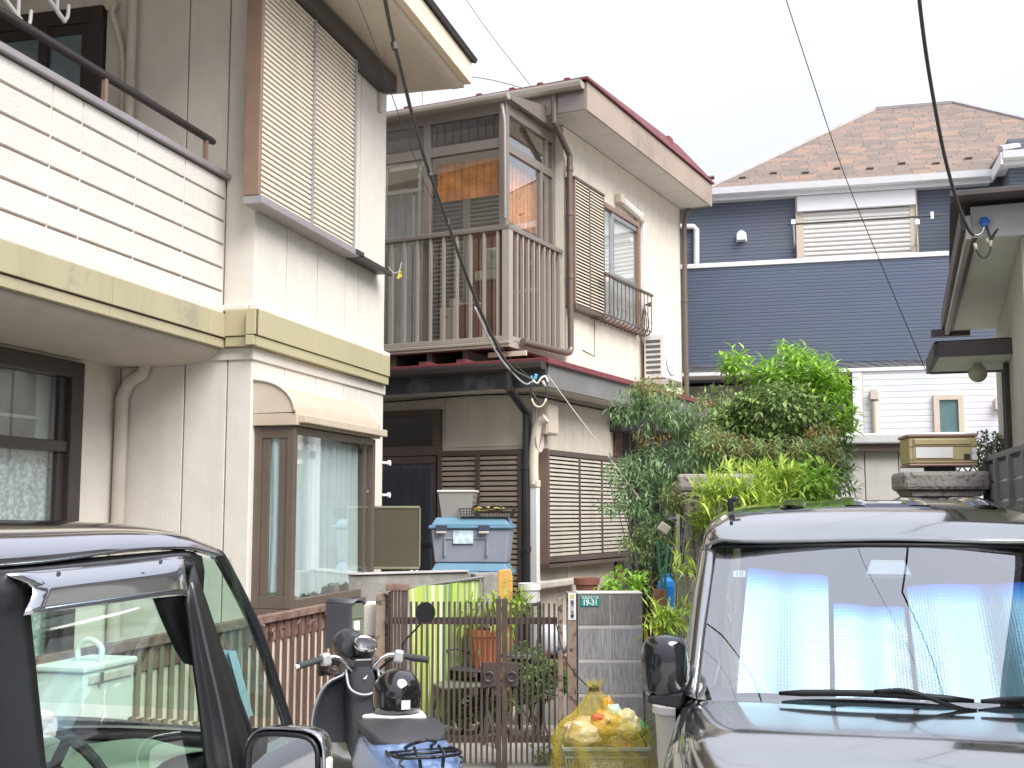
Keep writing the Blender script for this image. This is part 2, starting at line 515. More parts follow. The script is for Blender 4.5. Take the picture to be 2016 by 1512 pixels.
# wall up in the balcony recess
q = MB(); q.box(-7, -.02, YW2, YW2 + .03, 2.95, ZS - .003); q.build('wall_panel', M_stucco, house)
# downpipe and taped refrigerant hose
px_, = [A.X(258, 100, -.06).y]
q = MB(); q.tube([(-.06, px_, 2.96), (-.06, px_, ZS)], .037, 14); 
q.build('downpipe', M_pipe, house, smooth='auto')
for z in (4.75, 3.9):
    q = MB(); q.tube([(-.06, px_, z - .03), (-.06, px_, z + .03)], .042, 14); q.build('pipe_clamp', M_pipe, house, smooth='auto')
hp = [A.X(a, b, -.05) for a, b in ((224, 12), (222, 30), (232, 62), (241, 105), (243, 150), (241, 240), (241, 300))]
q = MB(); q.tube(curve(hp, 4), .022, 10); q.lathe([(.0, -.03), (.05, -.03), (.05, .01), (.0, .012)], A.X(222, 12, -.03), 14, 'x'); q.build('taped_hose', M_tape, house, smooth='auto')
# ground floor window under the balcony
q = MB()
wx1 = A.Y(155, 800, YW).x
zt2 = A.Y(80, 700, YW).z
q.box(wx1 - .13, wx1, YW - .04, YW + .08, .3, zt2); q.box(-7, wx1 - .13, YW - .04, YW + .08, zt2 - .11, zt2)
zm = A.Y(60, 862, YW).z; zm2 = A.Y(60, 885, YW).z
q.box(-7, wx1 - .13, YW - .02, YW + .06, zm2, zm)
q.box(wx1 - .20, wx1 - .13, YW + .0, YW + .05, .3, zt2 - .11)
q.box(-3.2, -3.1, YW, YW + .05, .3, zt2 - .11); q.box(-7, wx1 - .13, YW - .02, YW + .07, .3, .42)
q.build('window_frame', M_bronze, house, bev=.006)
q = MB(); q.box(-7, wx1 - .2, YW + .02, YW + .026, .42, zt2 - .11); q.build('window_pane', M_glassd, house)
q = MB(); q.box(wx1 + .003, -.003, YW, YW + .04, 0, zsf + .05); q.build('wall_panel', M_stucco, house, bev=.003)
q = MB(); q.box(-7, wx1, YW, YW + .04, zt2 + .003, zsf + .05); q.build('wall_panel', M_stucco, house, bev=.003)
q = MB(); q.box(-7, wx1, YW, YW + .05, 0, .297); q.build('wall_panel', M_stucco, house, bev=.003)
def drape(x0, x1, y, z0, z1, folds, amp, m, parent, name='curtain', flare=0, scal=0):
    """hanging cloth with irregular folds"""
    n = max(24, int(folds*10)); rows = []
    rr = random.Random(int(folds*100 + x0*10)); ph = [rr.uniform(0, 6) for _ in range(4)]
    for j in range(13):
        t = j/12; row = []
        for i in range(n + 1):
            s_ = i/n
            a = sin(s_*folds*2*pi + .8*sin(s_*7 + ph[0]) + .15*t*sin(9*s_ + ph[1])) * amp * (.45 + .55*t)
            a += .3*amp*sin(s_*folds*4.7*pi + ph[2])
            row.append((x0 + (x1 - x0)*s_ + flare*t*(s_ - .5), y + a, z1 + (z0 - z1)*t + scal*abs(sin(s_*folds*2*pi))*t**6))
        rows.append(row)
    q = MB(); q.grid(rows)
    return q.build(name, m, parent, smooth=True)
q = MB(); q.box(-7, wx1 - .2, YW + .25, YW + .3, .3, zt2); q.build('room_dark', M_midin, house)
drape(wx1 - 2.6, A.Y(103, 950, YW + .1).x, YW + .1, .4, zm2 - .01, 13, .02, M_lace, house, 'lace_curtain')
q = MB(); q.tube([(-5, YW + .08, A.Y(60, 822, YW + .08).z), (wx1 - .28, YW + .08, A.Y(60, 822, YW+.08).z)], .012, 8); q.build('curtain_rod', M_white, house)
q = MB(); xx = A.Y(92, 780, YW + .1).x; q.box(xx - .07, xx + .09, YW + .12, YW + .13, zm - .1, zt2 - .1); q.build('curtain_strip', M_curtain, house)
# square downpipe under the balcony
dp = [A.X(a, b, -.06) for a, b in ((285, 712), (283, 735), (205, 757), (200, 780), (200, 1150))]
for p in dp[2:]: p.y = YW - .06
q = MB()
q.tube(curve(dp[:2], 2) + curve([dp[2] + V((0, -.05, .01)), dp[3] + V((0, 0, -.02))], 2) + [V((dp[3].x, dp[3].y, .1))], .047, 10)
q.build('downpipe', M_pipe, house, smooth='auto')
q = MB(); y0 = A.X(222, 900, -.03).y; q.box(-.02, -.001, y0 - .018, y0 + .018, 0, zsf); q.build('corner_trim', M_stucco, house)
# storm shutter box with louvred doors on the wing
u0, u1 = A.Y(504, 300, -.10).x + .01, A.Y(698, 300, -.10).x
um = A.Y(616, 300, -.10).x
zb_ = A.Y(604, 440, -.10).z; ztp = 5.44
u2 = A.Y(762, 520, -.10).x
q = MB(); q.box(u0 - .0, u0 + .035, -.12, -.001, zb_, ztp); q.box(u0 + .04, u0 + .06, -.11, -.001, zb_, ztp); q.build('shutter_side', M_copper, house, bev=.004)
q = MB(); q.box(u1 - .012, u1 + .02, -.11, -.001, zb_, ztp); q.box(um - .016, um + .016, -.112, -.03, zb_, ztp); q.build('shutter_stile', M_capgrey, house, bev=.003)
q = MB(); q.box(u0 + .003, u1 + .02, -.15, -.001, zb_ - .06, zb_ - .003); q.build('shutter_sill', M_capgrey, house, bev=.006)
q = MB(); q.box(u1 + .021, u2, -.13, -.001, zb_ - .05, zb_ - .015); q.box(u1 + .021, u2, -.15, -.12, zb_ - .07, zb_ - .03); q.build('shutter_track', M_bronze, house, bev=.004)
q = MB(); q.box(u1 - .06, u1 + .1, -.16, -.13, zb_ - .045, zb_ - .01); q.build('track_clip', M_bronze, house)
q = MB(); q.box(-.3, u2 + .05, -.16, -.001, ztp + .003, ZS - .01); q.build('shutter_head', M_bronze, house, bev=.01)
q = MB(); q.box(u0 + .06, u1 - .012, -.045, -.03, zb_, ztp); q.build('shutter_back', M_groove, house)
sl_n = 42; dz = (ztp - zb_)/sl_n
for a, b in ((u0 + .062, um - .017), (um + .017, u1 - .013)):
    me = MB().add([(a,-.06,0),(b,-.06,0),(b,-.098,-dz*.12),(a,-.098,-dz*.12),(a,-.101,-dz*.72),(b,-.101,-dz*.72),(a,-.06,-dz*.85),(b,-.06,-dz*.85)],
                  [(0,1,2,3),(3,2,5,4),(4,5,7,6)]).mesh('slat', M_slat)
    for k in range(sl_n): inst(me, 'slat', house, (0, 0, ztp - k*dz))
q = MB(); x0 = A.Y(742, 300).x; q.box(x0, x0 + .05, -.03, -.001, ztp - .18, ztp); q.build('bracket', M_pipe, house)
# eaves
e1 = A.Z(888, 172, ZS); e0 = A.Z(772, 0, ZS)
ov = -e1.y; xe = e1.x
q = MB(); q.box(-7, xe, -ov, 5.4, ZS, ZS + .05); q.build('soffit', M_cream, house)
q = MB(); q.strip([(-ov - .0, ZS), (-ov - .05, ZS + .005), (-ov - .085, ZS + .03), (-ov - .10, ZS + .07)], -7, xe + .06, 'x')
q.build('soffit_edge', M_cream, house, smooth=True)
q = MB(); q.box(-7, xe + .10, -ov - .17, -ov - .10, ZS + .05, ZS + .26); q.box(xe, xe + .1, -ov - .10, 5.4, ZS + .02, ZS + .26); q.build('fascia', mat('fascia_gold', (.70,.60,.45), .45, var=.05), house, bev=.006)
q = MB(); q.prism([(-ov - .2, ZS + .263), (5.4, ZS + 1.9), (5.4, ZS + 1.96), (-ov - .22, ZS + .3)], -7, xe + .14, 'x'); q.build('roof', M_bronze, house)
# laundry pole hooks hanging from the eave over the balcony
for (a, b, c) in (((0, 38), (22, 38), (52, 40)), ((88, 5), (118, 32), (138, 30))):
    pass
for hx, hy in (((118, 30), .36), ((42, 42), .33)):
    p = A.Y(hx[0], hx[1], YB + .35)
    q = MB(); q.tube(curve([p + V((-.03,0,.45)), p + V((-.03,0,.06)), p + V((-.01,0,0)), p + V((.05,0,-.005)), p + V((.075,0,.03)), p + V((.08,0,.10))], 5), .011, 8)
    q.tube([p + V((-.26, 0, .12)), p + V((.05, 0, -.02))], .014, 8)
    q.build('pole_hook', M_white, house, smooth='auto')

# ---- bay window of the ground floor
bay = house
P = .30
bx0 = A.Y(500, 1000, 0).x + .02
bc = A.Y(577, 1000, -P)                     # outer corner
bx0 = bc.x
bx1 = A.Y(738, 1000, -P).x
bz0 = A.Y(650, 1186, -P).z; bz1 = A.Y(575, 838, -P).z
bw = .055
q = MB()
q.box(bx0, bx0 + bw, -P, -P + bw, bz0, bz1)                       # corner post
q.box(bx1 - bw*.8, bx1, -P, -.002, bz0, bz1)
q.box(bx0, bx0 + .05, -bw, -.002, bz0, bz1)
q.box(bx0 + bw, bx1 - bw*.8, -P, -P + .05, bz1 - .05, bz1); q.box(bx0 + bw, bx1 - bw*.8, -P, -P + .05, bz0, bz0 + .06)
q.box(bx0 + .003, bx0 + .05, -P + bw, -bw, bz1 - .08, bz1); q.box(bx0 + .003, bx0 + .05, -P + bw, -bw, bz0, bz0 + .09)
q.box(bx0 - .02, bx1 + .02, -P - .03, -.002, bz0 - .04, bz0 - .002)
q.box(bx0 + .01, bx0 + .03, -.055 - .06, -.055, bz0 + .09, bz1 - .08)
q.box(bx0 + .01, bx0 + .03, -P + .055, -P + .115, bz0 + .09, bz1 - .08)
q.build('bay_window_frame', M_brownal, house, bev=.004)
q = MB(); q.box(bx1 - .19, bx1 - .17, -P + .012, -P + .04, bz0 + .06, bz1 - .05); q.build('bay_window_stile', M_brownal, house)
q = MB(); q.box(bx0 + bw, bx1 - .045, -P + .02, -P + .024, bz0 + .06, bz1 - .05); q.build('bay_window_pane', M_glass, house)
q = MB(); q.box(bx0 + .018, bx0 + .022, -P + bw, -bw, bz0 + .09, bz1 - .08); q.build('bay_window_pane', M_glass, house)
q = MB(); q.box(bx0 + .06, bx1 - .05, -.02, -.003, bz0, bz1); q.build('bay_window_back', mat('bay_inside', (.55,.57,.54), .9), house)
cm = (bx0 + bx1 - .2)/2
drape(bx0 + .09, cm + .02, -P + .09, bz0 + .06, bz1 - .09, 5.2, .034, M_curtain, house, 'curtain', .05, .03)
drape(cm - .0, bx1 - .2, -P + .10, bz0 + .10, bz1 - .06, 5.7, .034, M_curtain, house, 'curtain', -.02, .03)
rows = []
for j in range(13):
    t = j/12
    rows.append([(bx0 + .042 + .012*sin(i*.9 + t), -P + .08 + (.19 - .08*t)*i/12*(1) + .05*t*t, bz1 - .05 - (bz1 - bz0 - .16)*t) for i in range(13)])
q = MB(); q.grid(rows); q.build('curtain', M_curtain, house, smooth=True)
# curved hood over the bay
M_hood = mat('hood_cream', (.54, .445, .345), .4, var=.04, streak=.1)
hz0 = bz1 + .003; hz1 = A.Y(520, 755, 0).z
hb = .085
hx0, hx1 = bx0 - .03, bx1 + .03
q = MB(); q.box(hx0, hx1, -P - .03, -.002, hz0 + .003, hz0 + hb); q.build('hood_box', M_hood, house, bev=.004)
q = MB(); q.box(hx0 + .03, hx1 + .03, -P - .08, -P - .03, hz0 + .02, hz0 + hb - .01); q.build('hood_gutter', M_hood, house, bev=.006)
arc = [(-.002 - (P + .01)*sin(t*pi/2), hz0 + hb + (hz1 - hz0 - hb)*cos(t*pi/2)) for t in [i/12 for i in range(13)]]
q = MB(); q.strip(arc, hx0 + .01, hx1 - .01, 'x'); q.build('hood_shell', M_hood, house, smooth=True)
for x in (hx0, hx1 - .012):
    q = MB(); q.prism([(-.002, hz0 + hb + .002)] + [(a*1.0, b + .006) for a, b in arc], x, x + .012, 'x'); q.build('hood_end', M_cream, house, bev=.003)
for (a, b) in arc[:0]: pass
q = MB()
for x in (hx0 - .004, hx1 + .002): q.tube([(x, a, b + .006) for a, b in arc], .010, 8)
q.build('hood_rim', M_cream, house, smooth=True)
# taps and hooks on the far edge of the wing
for py in (912, 975):
    p = A.Y(762, py, -.01); q = MB(); q.tube([(LW - .02, -.0, p.z), (LW + .05, -.04, p.z)], .012, 8); q.lathe([(0,-.012),(.025,-.01),(.025,.01),(0,.012)], (LW + .05, -.045, p.z), 10, 'y')
    q.build('wall_hook', M_white, house, smooth='auto')
# ================================================================ MIDDLE HOUSE
B = Fr(.564, 12.68, radians(-26.57))
mh = thing('cream_house', 'cream two storey house with red metal roof edge and glazed balcony room', 'house', fr=B)
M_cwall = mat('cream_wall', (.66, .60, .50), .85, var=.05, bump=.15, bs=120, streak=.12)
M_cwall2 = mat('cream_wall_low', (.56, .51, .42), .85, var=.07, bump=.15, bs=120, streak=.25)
M_cgap = mat('wall_joint', (.34, .30, .25), .9)
M_red = mat('red_roof', (.17, .04, .045), .45, var=.15, streak=.2)
M_bfascia = mat('brown_fascia', (.34, .27, .215), .5, var=.08, vs_=2, stain=(.22,.17,.14), stain_amt=.55, stain_scale=1.6)
M_gfascia = mat('slate_fascia', (.16, .155, .15), .5, var=.12, vs_=2, stain=(.30,.29,.27), stain_amt=.6, stain_scale=1.3)
M_soff = mat('soffit_board', (.66, .63, .57), .8, var=.04)
M_balu = mat('baluster_bronze', (.42, .37, .31), .4, metal=.3, var=.06)
M_frame = mat('sunroom_frame', (.25, .215, .19), .38, metal=.35, var=.06)
M_dbrown = mat('dark_brown_frame', (.095, .068, .056), .45, metal=.1, var=.1)
M_gslat = mat('grey_slat', (.52, .48, .42), .5, var=.08)
M_bslat = mat('brown_slat', (.30, .245, .20), .5, var=.1)
M_yslat = mat('pale_slat', (.62, .55, .43), .45, var=.06)
YF = B.Y(1003, 560, 0)
pc = Fr(0,0,0)
bcx = B.L(at(1003, 560, 11.5))          # balcony corner in house terms
BX, BY = bcx.x, bcx.y
GX, GY = .122, -1.034
zs2 = B.X(1225, 330, 0).z               # upper soffit on the side wall
zlow = 3.05
yE = B.X(1341, 600, 0).y                # far end of the side wall
core = MB()
core.box(-6.5, -.03, .03, 7.5 if yE > 7 else yE - .0, 2.6, zs2)
core.build('wall', M_cgap, mh)
# side wall panels upstairs
ej = [0.0] + [B.X(p, 300, 0).y for p in (1158, 1254, 1297)] + [yE]
for a, b in zip(ej[:-1], ej[1:]):
    q = MB(); q.box(-.03, 0, a + .003, b - .003, 2.6, zs2 - .003); q.build('wall_panel', M_cwall, mh, bev=.002)
# front wall upstairs, seen through the glass
q = MB(); q.box(-6.5, -.031, -.0, .03, 2.6, zs2 - .003); q.build('wall_panel', M_cwall, mh)
# upper roof: soffit boards, fascia, red metal edge
sc_ = B.Z(1153, 214, zs2 + .0)
ex, ey = sc_.x, sc_.y                    # eave corner
ff = B.Z(1397, 405, zs2)
ye2 = ff.y
nb = 5
for k in range(nb):
    a = ey + (ye2 - ey)*k/nb; b = ey + (ye2 - ey)*(k + 1)/nb
    q = MB(); q.box(.004, ex - .004, a + .004, b - .004, zs2 - .0, zs2 + .02); q.build('soffit_board', M_soff, mh)
for k in range(4):
    q = MB(); q.box(-1.6*(k + 1), -1.6*k + .0 - .004, ey + .004, -.006, zs2, zs2 + .02); q.build('soffit_board', M_soff, mh)
fh = B.X(1159, 166, ex).z - zs2
bj = [ey] + [B.X(p, 300, ex).y for p in (1254, 1312)] + [ye2]
for a, b in zip(bj[:-1], bj[1:]):
    q = MB(); q.box(ex - .003, ex + .02, a + .002, b - .002, zs2 - .015, zs2 + fh); q.build('fascia_board', M_bfascia, mh, bev=.003)
q = MB(); q.box(-6.5, ex, ey - .02, ey, zs2 - .01, zs2 + fh - .01); q.build('front_fascia', M_frame, mh, bev=.003)
q = MB(); q.box(-6.5, ex + .02, ye2, ye2 + .02, zs2 - .01, zs2 + fh); q.build('rear_fascia', M_bfascia, mh)
# red metal roofing, a low slope up to a ridge
rm = MB()
yr = (ey + ye2)/2 + .8
rm.add([(-6.5, ey - .06, zs2 + fh + .01), (ex + .05, ey - .06, zs2 + fh + .01), (ex + .05, ye2 + .05, zs2 + fh + .012), (-6.5, ye2 + .05, zs2 + fh + .012),
        (-6.5, ey - .06, zs2 + fh + .035), (ex + .05, ey - .06, zs2 + fh + .035), (ex + .05, ye2 + .05, zs2 + fh + .037), (-6.5, ye2 + .05, zs2 + fh + .037),
        (-6.5, yr, zs2 + fh + .16), (ex + .02, yr, zs2 + fh + .16)],
       [(3,2,1,0), (0,1,5,4), (1,2,6,9,5), (2,3,7,6), (4,5,9,8), (8,9,6,7), (3,0,4,8,7)])
rm.build('roof', M_red, mh)
for px in (755+48, 945, 1010, 1065, 1118):
    p = B.Y(px, 190, ey); q = MB(); q.box(p.x - .03, p.x + .03, ey - .04, ey + .3, zs2 + fh + .03, zs2 + fh + .065); q.build('seam_cap', M_red, mh)
p = B.X(1316, 300, ex); q = MB(); q.box(ex - .25, ex + .04, p.y - .08, p.y + .08, zs2 + fh + .05, zs2 + fh + .17); q.build('ridge_cap', M_red, mh, bev=.01)
# front gutter
def gutter(name, m, parent, x0, x1, y, z, r=.06):
    pr = [(y - r, z + .015), (y - r, z - .01), (y - r*.85, z - r*.7), (y - r*.4, z - r), (y + r*.4, z - r), (y + r*.85, z - r*.7), (y + r*.9, z)]
    q = MB(); q.strip(pr, x0, x1, 'x'); q.prism(pr, x1 - .004, x1, 'x'); 
    return q.build(name, m, parent, solid=.004)
gutter('gutter', M_balu, mh, -6.5, ex + .0, ey - .08, zs2 + fh - .03, .07)
# ---- glazed balcony room
zrt = B.Y(1000, 445, BY).z; zrb = B.Y(995, 660, BY).z; zbb2 = B.Y(997, 683, BY).z
zst = B.Y(997, 197, BY + .08).z
SY = BY + .09; SX = BX - .09
q = MB(); q.box(-6.5, BX, BY, BY + .07, zrt - .03, zrt + .02); q.box(BX - .07, BX, BY + .071, -.01, zrt - .03, zrt + .02)
q.build('top_rail', M_frame, mh, bev=.008)
q = MB(); q.box(-6.5, BX - .06, BY + .005, BY + .06, zrb - .05, zrb); q.box(BX - .06, BX - .005, BY + .06, -.01, zrb - .05, zrb); q.build('bottom_rail', M_balu, mh, bev=.005)
q = MB(); q.box(-6.5, BX - .0, BY - .01, BY + .10, zbb2, zrb - .053); q.box(BX - .11, BX, BY + .10, -.01, zbb2, zrb - .053)
q.box(-6.5, BX + .01, BY - .02, BY + .0, zbb2 + .03, zbb2 + .06); q.build('edge_beam', M_balu, mh, bev=.006)
q = MB(); q.box(-6.5, BX - .11, BY + .10, -.01, zbb2 + .03, zrb - .02); q.build('balcony_deck', M_dbrown, mh)
q = MB(); q.box(BX - .085, BX - .002, BY + .002, BY + .085, zbb2, zrt - .03); q.build('corner_post', M_balu, mh, bev=.004)
bm_ = MB().box(-.0125, .0125, -.016, .016, zrb, zrt - .03).mesh('baluster', M_balu)
x = B.Y(978, 560, BY).x; st = (B.Y(978, 560, BY).x - B.Y(769, 560, BY).x)/8
while x > -6.4:
    inst(bm_, 'baluster', mh, (x, BY + .03, 0)); x -= st
ys = [B.X(p, 560, BX).y for p in (1022, 1105)]
for k in range(9): inst(bm_, 'baluster', mh, (BX - .03, ys[0] + (ys[1] - ys[0])*k/8, 0), (0, 0, pi/2))
# frame of the glazing
q = MB()
xp = B.Y(839, 500, SY).x; xq = B.Y(762, 500, SY).x
t_l = B.Y(844, 302, SY).z
zh = zst
q.box(-6.5, SX, SY, SY + .06, zh - .12, zh); q.box(SX - .06, SX, SY + .06, -.02, zh - .12, zh)
q.box(SX - .07, SX + .01, SY - .01, SY + .07, zrb, zh + .0)
q.box(xp - .04, xp + .04, SY, SY + .06, zrb, zh - .12); q.box(xq - .7, xq - .62, SY, SY + .06, zrb, zh - .12)
q.box(xp + .04, SX - .07, SY + .003, SY + .057, t_l - .05, t_l + .05); q.box(-6.5, xp - .04, SY + .003, SY + .057, t_l - .05, t_l + .05)
zt_s = B.X(1050, 318, SX).z
q.box(SX - .055, SX - .003, SY + .07, -.02, zt_s - .05, zt_s + .04)
ysm = B.X(1068, 500, SX).y
q.box(SX - .05, SX - .005, ysm - .03, ysm + .03, zrb, zt_s - .05)
q.box(SX - .055, SX, -.08, -.02, zrb, zh - .12)
yv = B.X(1078, 300, SX).y
q.box(SX - .05, SX - .005, yv - .025, yv + .025, zt_s + .04, zh - .12)
q.build('sunroom_frame', M_frame, mh, bev=.004)
# thinner sashes in the left bay and bars behind the fanlight
q = MB()
for px in (757, 825):
    p = B.Y(px, 500, SY + .03); q.box(p.x - .02, p.x + .02, SY + .03, SY + .05, zrb, t_l - .05)
q.box(xq, xp - .05, SY + .03, SY + .05, t_l - .13, t_l - .05); q.box(xq - .3, xp - .06, SY + .032, SY + .048, B.Y(800, 375, SY).z - .02, B.Y(800, 375, SY).z + .02)
p = B.Y(812, 500, SY + .04); q.box(p.x - .012, p.x + .012, SY + .052, SY + .07, zrb, B.Y(800, 375, SY).z)
q.build('window_sash', M_pipe, mh, bev=.003)
fb = MB().box(-.007, .007, -.007, .007, t_l + .05, zh - .12).mesh('fanlight_bar', M_dbrown)
for k in range(9):
    inst(fb, 'fanlight_bar', mh, (xp + .07 + (SX - xp - .14)*k/8, SY + .08, 0))
M_sg = glass('sunroom_glass', (.97,.98,.97), .12)
def pane(x0, x1, y0, y1, z0, z1, m=M_sg, name='window_pane', par=None):
    q = MB(); q.box(x0, x1, y0, y1, z0, z1); return q.build(name, m, par or mh)
pane(xp + .04, SX - .07, SY + .03, SY + .034, t_l + .05, zh - .12); pane(xp + .04, SX - .07, SY + .03, SY + .034, zrb, t_l - .05)
pane(xq - .62, xp - .04, SY + .02, SY + .024, t_l + .05, zh - .12); pane(xq - .62, xp - .04, SY + .02, SY + .024, zrb, t_l - .05)
pane(SX - .03, SX - .026, SY + .07, -.08, zt_s + .04, zh - .12); pane(SX - .03, SX - .026, SY + .07, ysm - .03, zrb, zt_s - .05); pane(SX - .03, SX - .026, ysm + .03, -.08, zrb, zt_s - .05)
# lean-to roof of the room and its gutter
q = MB(); q.add([(-6.5, BY - .02, zh + .002), (BX - .03, BY - .02, zh + .002), (BX - .03, -.0, zh + .22), (-6.5, -.0, zh + .22), (-6.5, BY - .02, zh + .03), (BX - .03, BY - .02, zh + .03), (BX - .03, 0, zh + .25), (-6.5, 0, zh + .25)],
      [(3,2,1,0),(4,5,6,7),(0,1,5,4),(1,2,6,5),(2,3,7,6),(3,0,4,7)])
q.build('lean_to_roof', glass('roof_sheet', (.8,.8,.78), .12, .1, .5, (.6,.6,.58)), mh)
q = MB(); q.add([(BX - .02, SY, zh + .0), (BX - .02, -.02, zh + .0), (BX - .02, -.02, zh + .26), (BX - .02, SY, zh + .05), (BX - .06, SY, zh + .0), (BX - .06, -.02, zh + .0), (BX - .06, -.02, zh + .26), (BX - .06, SY, zh + .05)],
      [(0,1,2,3),(7,6,5,4),(0,4,5,1),(3,2,6,7),(0,3,7,4)])
q.build('gable_panel', M_frame, mh)
gutter('room_gutter', M_balu, mh, -6.5, BX + .01, BY - .04, zh + .01, .05)
pp = [B.Y(a, b, BY - .02) for a, b in ((988, 205), (991, 225), (993, 240), (994, 430))]
q = MB(); q.tube(pp, .022, 10); q.build('room_downpipe', M_frame, mh, smooth='auto')
# what stands behind the glass: bamboo blinds, grey shutters, shelf and boxes
def blind_mat():
    m = mat('bamboo_blind', (.82, .32, .09), .7, var=.3, vs_=7, bump=.6, bs=40)
    return m
M_bl = blind_mat()
def blind(axis, a0, a1, off, z0, z1, m=M_bl):
    n = int((z1 - z0)/.018); q = MB(); rr = random.Random(5)
    for k in range(n):
        z = z0 + (z1 - z0)*k/n; w_ = .004 + .004*rr.random(); sw = .015*sin(k*.9)*0
        if axis == 'y': q.box(a0, a1, off - w_, off + w_, z, z + .015)
        else: q.box(off - w_, off + w_, a0, a1, z, z + .015)
    o = q.build('reed_panel', m, None)
    q = MB()
    for j in range(9):
        c = a0 + (a1 - a0)*(j + .5)/9
        if axis == 'y': q.box(c - .0014, c + .0014, off - .010, off + .010, z0, z1)
        else: q.box(off - .010, off + .010, c - .0014, c + .0014, z0, z1)
    return o, q
t = thing('bamboo_blind', 'orange bamboo roll blind behind the wide front glass of the balcony room', 'blind', fr=B)
o, q = blind('y', xp + .07, SX - .09, SY + .11, B.Y(915, 392, SY + .11).z, B.Y(915, 318, SY + .11).z); o.parent = t; q.build('cord', M_dbrown, t)
t = thing('bamboo_blind', 'orange bamboo blind behind the narrow side glass of the balcony room', 'blind', fr=B)
o, q = blind('x', SY + .15, ysm + .1, SX - .12, B.X(1040, 455, SX - .12).z, B.X(1040, 345, SX - .12).z); o.parent = t; q.build('cord', M_dbrown, t)
t = thing('brown_cabinet', 'reddish brown cabinet against the side glass of the balcony room', 'cabinet', fr=B)
q = MB(); yz = (SY + .25, -.2); q.box(SX - .55, SX - .14, yz[0], yz[1], zrb, zrt + .05); q.build('carcass', mat('red_brown_wood', (.24,.09,.05), .5, var=.2), t, bev=.01)
for k in range(3):
    a = yz[0] + (yz[1] - yz[0])*k/3; q = MB(); q.box(SX - .138, SX - .125, a + .015, a + (yz[1] - yz[0])/3 - .015, zrb + .05, zrt + .0); q.build('cabinet_door', MATS['red_brown_wood'], t, bev=.004)
# grey louvred shutters on the inner wall
xa, xb = B.Y(850, 500, -.05).x, B.Y(995, 500, -.05).x
zA, zB = zrb, B.Y(915, 330, -.05).z
q = MB(); q.box(xa - .04, xa, -.07, -.004, zA, zB); q.box((xa+xb)/2 - .05, (xa+xb)/2 + .03, -.08, -.004, zA, zB); q.build('inner_shutter_stile', M_pipe, mh)
n = 44; dz = (zB - zA)/n
for a, b in ((xa, (xa+xb)/2 - .05), ((xa+xb)/2 + .03, xb)):
    me = MB().add([(a,-.02,0),(b,-.02,0),(b,-.06,-dz*.3),(a,-.06,-dz*.3),(a,-.06,-dz*.6),(b,-.06,-dz*.6),(a,-.02,-dz*.9),(b,-.02,-dz*.9)], [(0,1,2,3),(3,2,5,4),(4,5,7,6)]).mesh('inner_slat', M_gslat)
    for k in range(n): inst(me, 'inner_slat', mh, (0, 0, zB - k*dz))
drape(B.Y(700, 500, -.2).x, B.Y(832, 500, -.2).x, -.2, zrb, t_l, 7, .03, mat('grey_curtain', (.62,.64,.62), .9, var=.08), mh, 'room_curtain')
t = thing('cream_shelf', 'small cream shelf with folded cloth behind the balcony glass', 'shelf', fr=B)
p = B.Y(965, 545, SY + .3); q = MB(); q.box(p.x - .13, p.x + .16, SY + .2, SY + .45, p.z - .05, p.z + .05); q.build('shelf_top', M_cream, t, bev=.01)
q = MB(); q.box(p.x - .06, p.x - .03, SY + .25, SY + .4, zrb, p.z - .05); q.box(p.x + .1, p.x + .13, SY + .25, SY + .4, zrb, p.z - .05); q.build('leg', M_cream, t)
q = MB(); q.box(p.x - .04, p.x + .14, SY + .24, SY + .42, p.z + .052, p.z + .3); q.build('cloth_pile', mat('green_cloth', (.42,.42,.30), .9, var=.3, vs_=9), t, bev=.03)
t = thing('cream_box', 'cream file box with a dark grip on the balcony room floor', 'box', fr=B)
p = B.Y(887, 640, SY + .2); q = MB(); q.box(p.x - .09, p.x + .09, SY + .12, SY + .35, zrb, p.z + .17); q.box(p.x + .02, p.x + .09, SY + .12, SY + .35, p.z + .17, p.z + .26); q.build('body', M_cream, t, bev=.012)
q = MB(); q.box(p.x - .03, p.x + .01, SY + .114, SY + .119, p.z + .06, p.z + .08); q.build('grip', M_black, t)
t = thing('wooden_box', 'small brown wooden box between the cream file box and the shelf', 'box', fr=B)
p = B.Y(918, 630, SY + .2); q = MB(); q.box(p.x - .06, p.x + .16, SY + .15, SY + .35, zrb, p.z + .15); q.build('body', MATS['red_brown_wood'], t, bev=.01); q = MB(); q.box(p.x - .065, p.x + .165, SY + .145, SY + .355, p.z + .151, p.z + .17); q.build('lid', M_cream, t, bev=.004)
# ---- side wall: shutter box, window with rail
zz = lambda px, py, off=0: B.X(px, py, off).z
ya, yb_ = B.X(1131, 500, .10).y, B.X(1188, 500, .10).y
z0, z1 = zz(1131, 597, .1), zz(1131, 352, .1)
q = MB(); q.box(.001, .11, ya - .0, ya + .03, z0, z1); q.build('shutter_side', M_copper, mh, bev=.004)
q = MB(); q.box(.001, .12, ya - .01, yb_ + .02, z0 - .05, z0 - .002); q.box(.001, .12, ya - .01, yb_ + .02, z1 + .002, z1 + .03); q.box(.001, .11, yb_, yb_ + .02, z0, z1); q.box(.06, .112, (ya+yb_)/2 - .012, (ya+yb_)/2 + .012, z0, z1); q.build('shutter_frame', M_brownal, mh, bev=.004)
q = MB(); q.box(.02, .04, ya + .03, yb_, z0, z1); q.build('shutter_back', M_dbrown, mh)
n = 38; dz = (z1 - z0)/n
me = MB().add([(.06, ya + .03, 0), (.06, yb_, 0), (.105, yb_, -dz*.15), (.105, ya + .03, -dz*.15), (.105, ya + .03, -dz*.6), (.105, yb_, -dz*.6)], [(0,3,2,1),(3,4,5,2)]).mesh('slat', M_yslat)
for k in range(n): inst(me, 'slat', mh, (0, 0, z1 - k*dz))
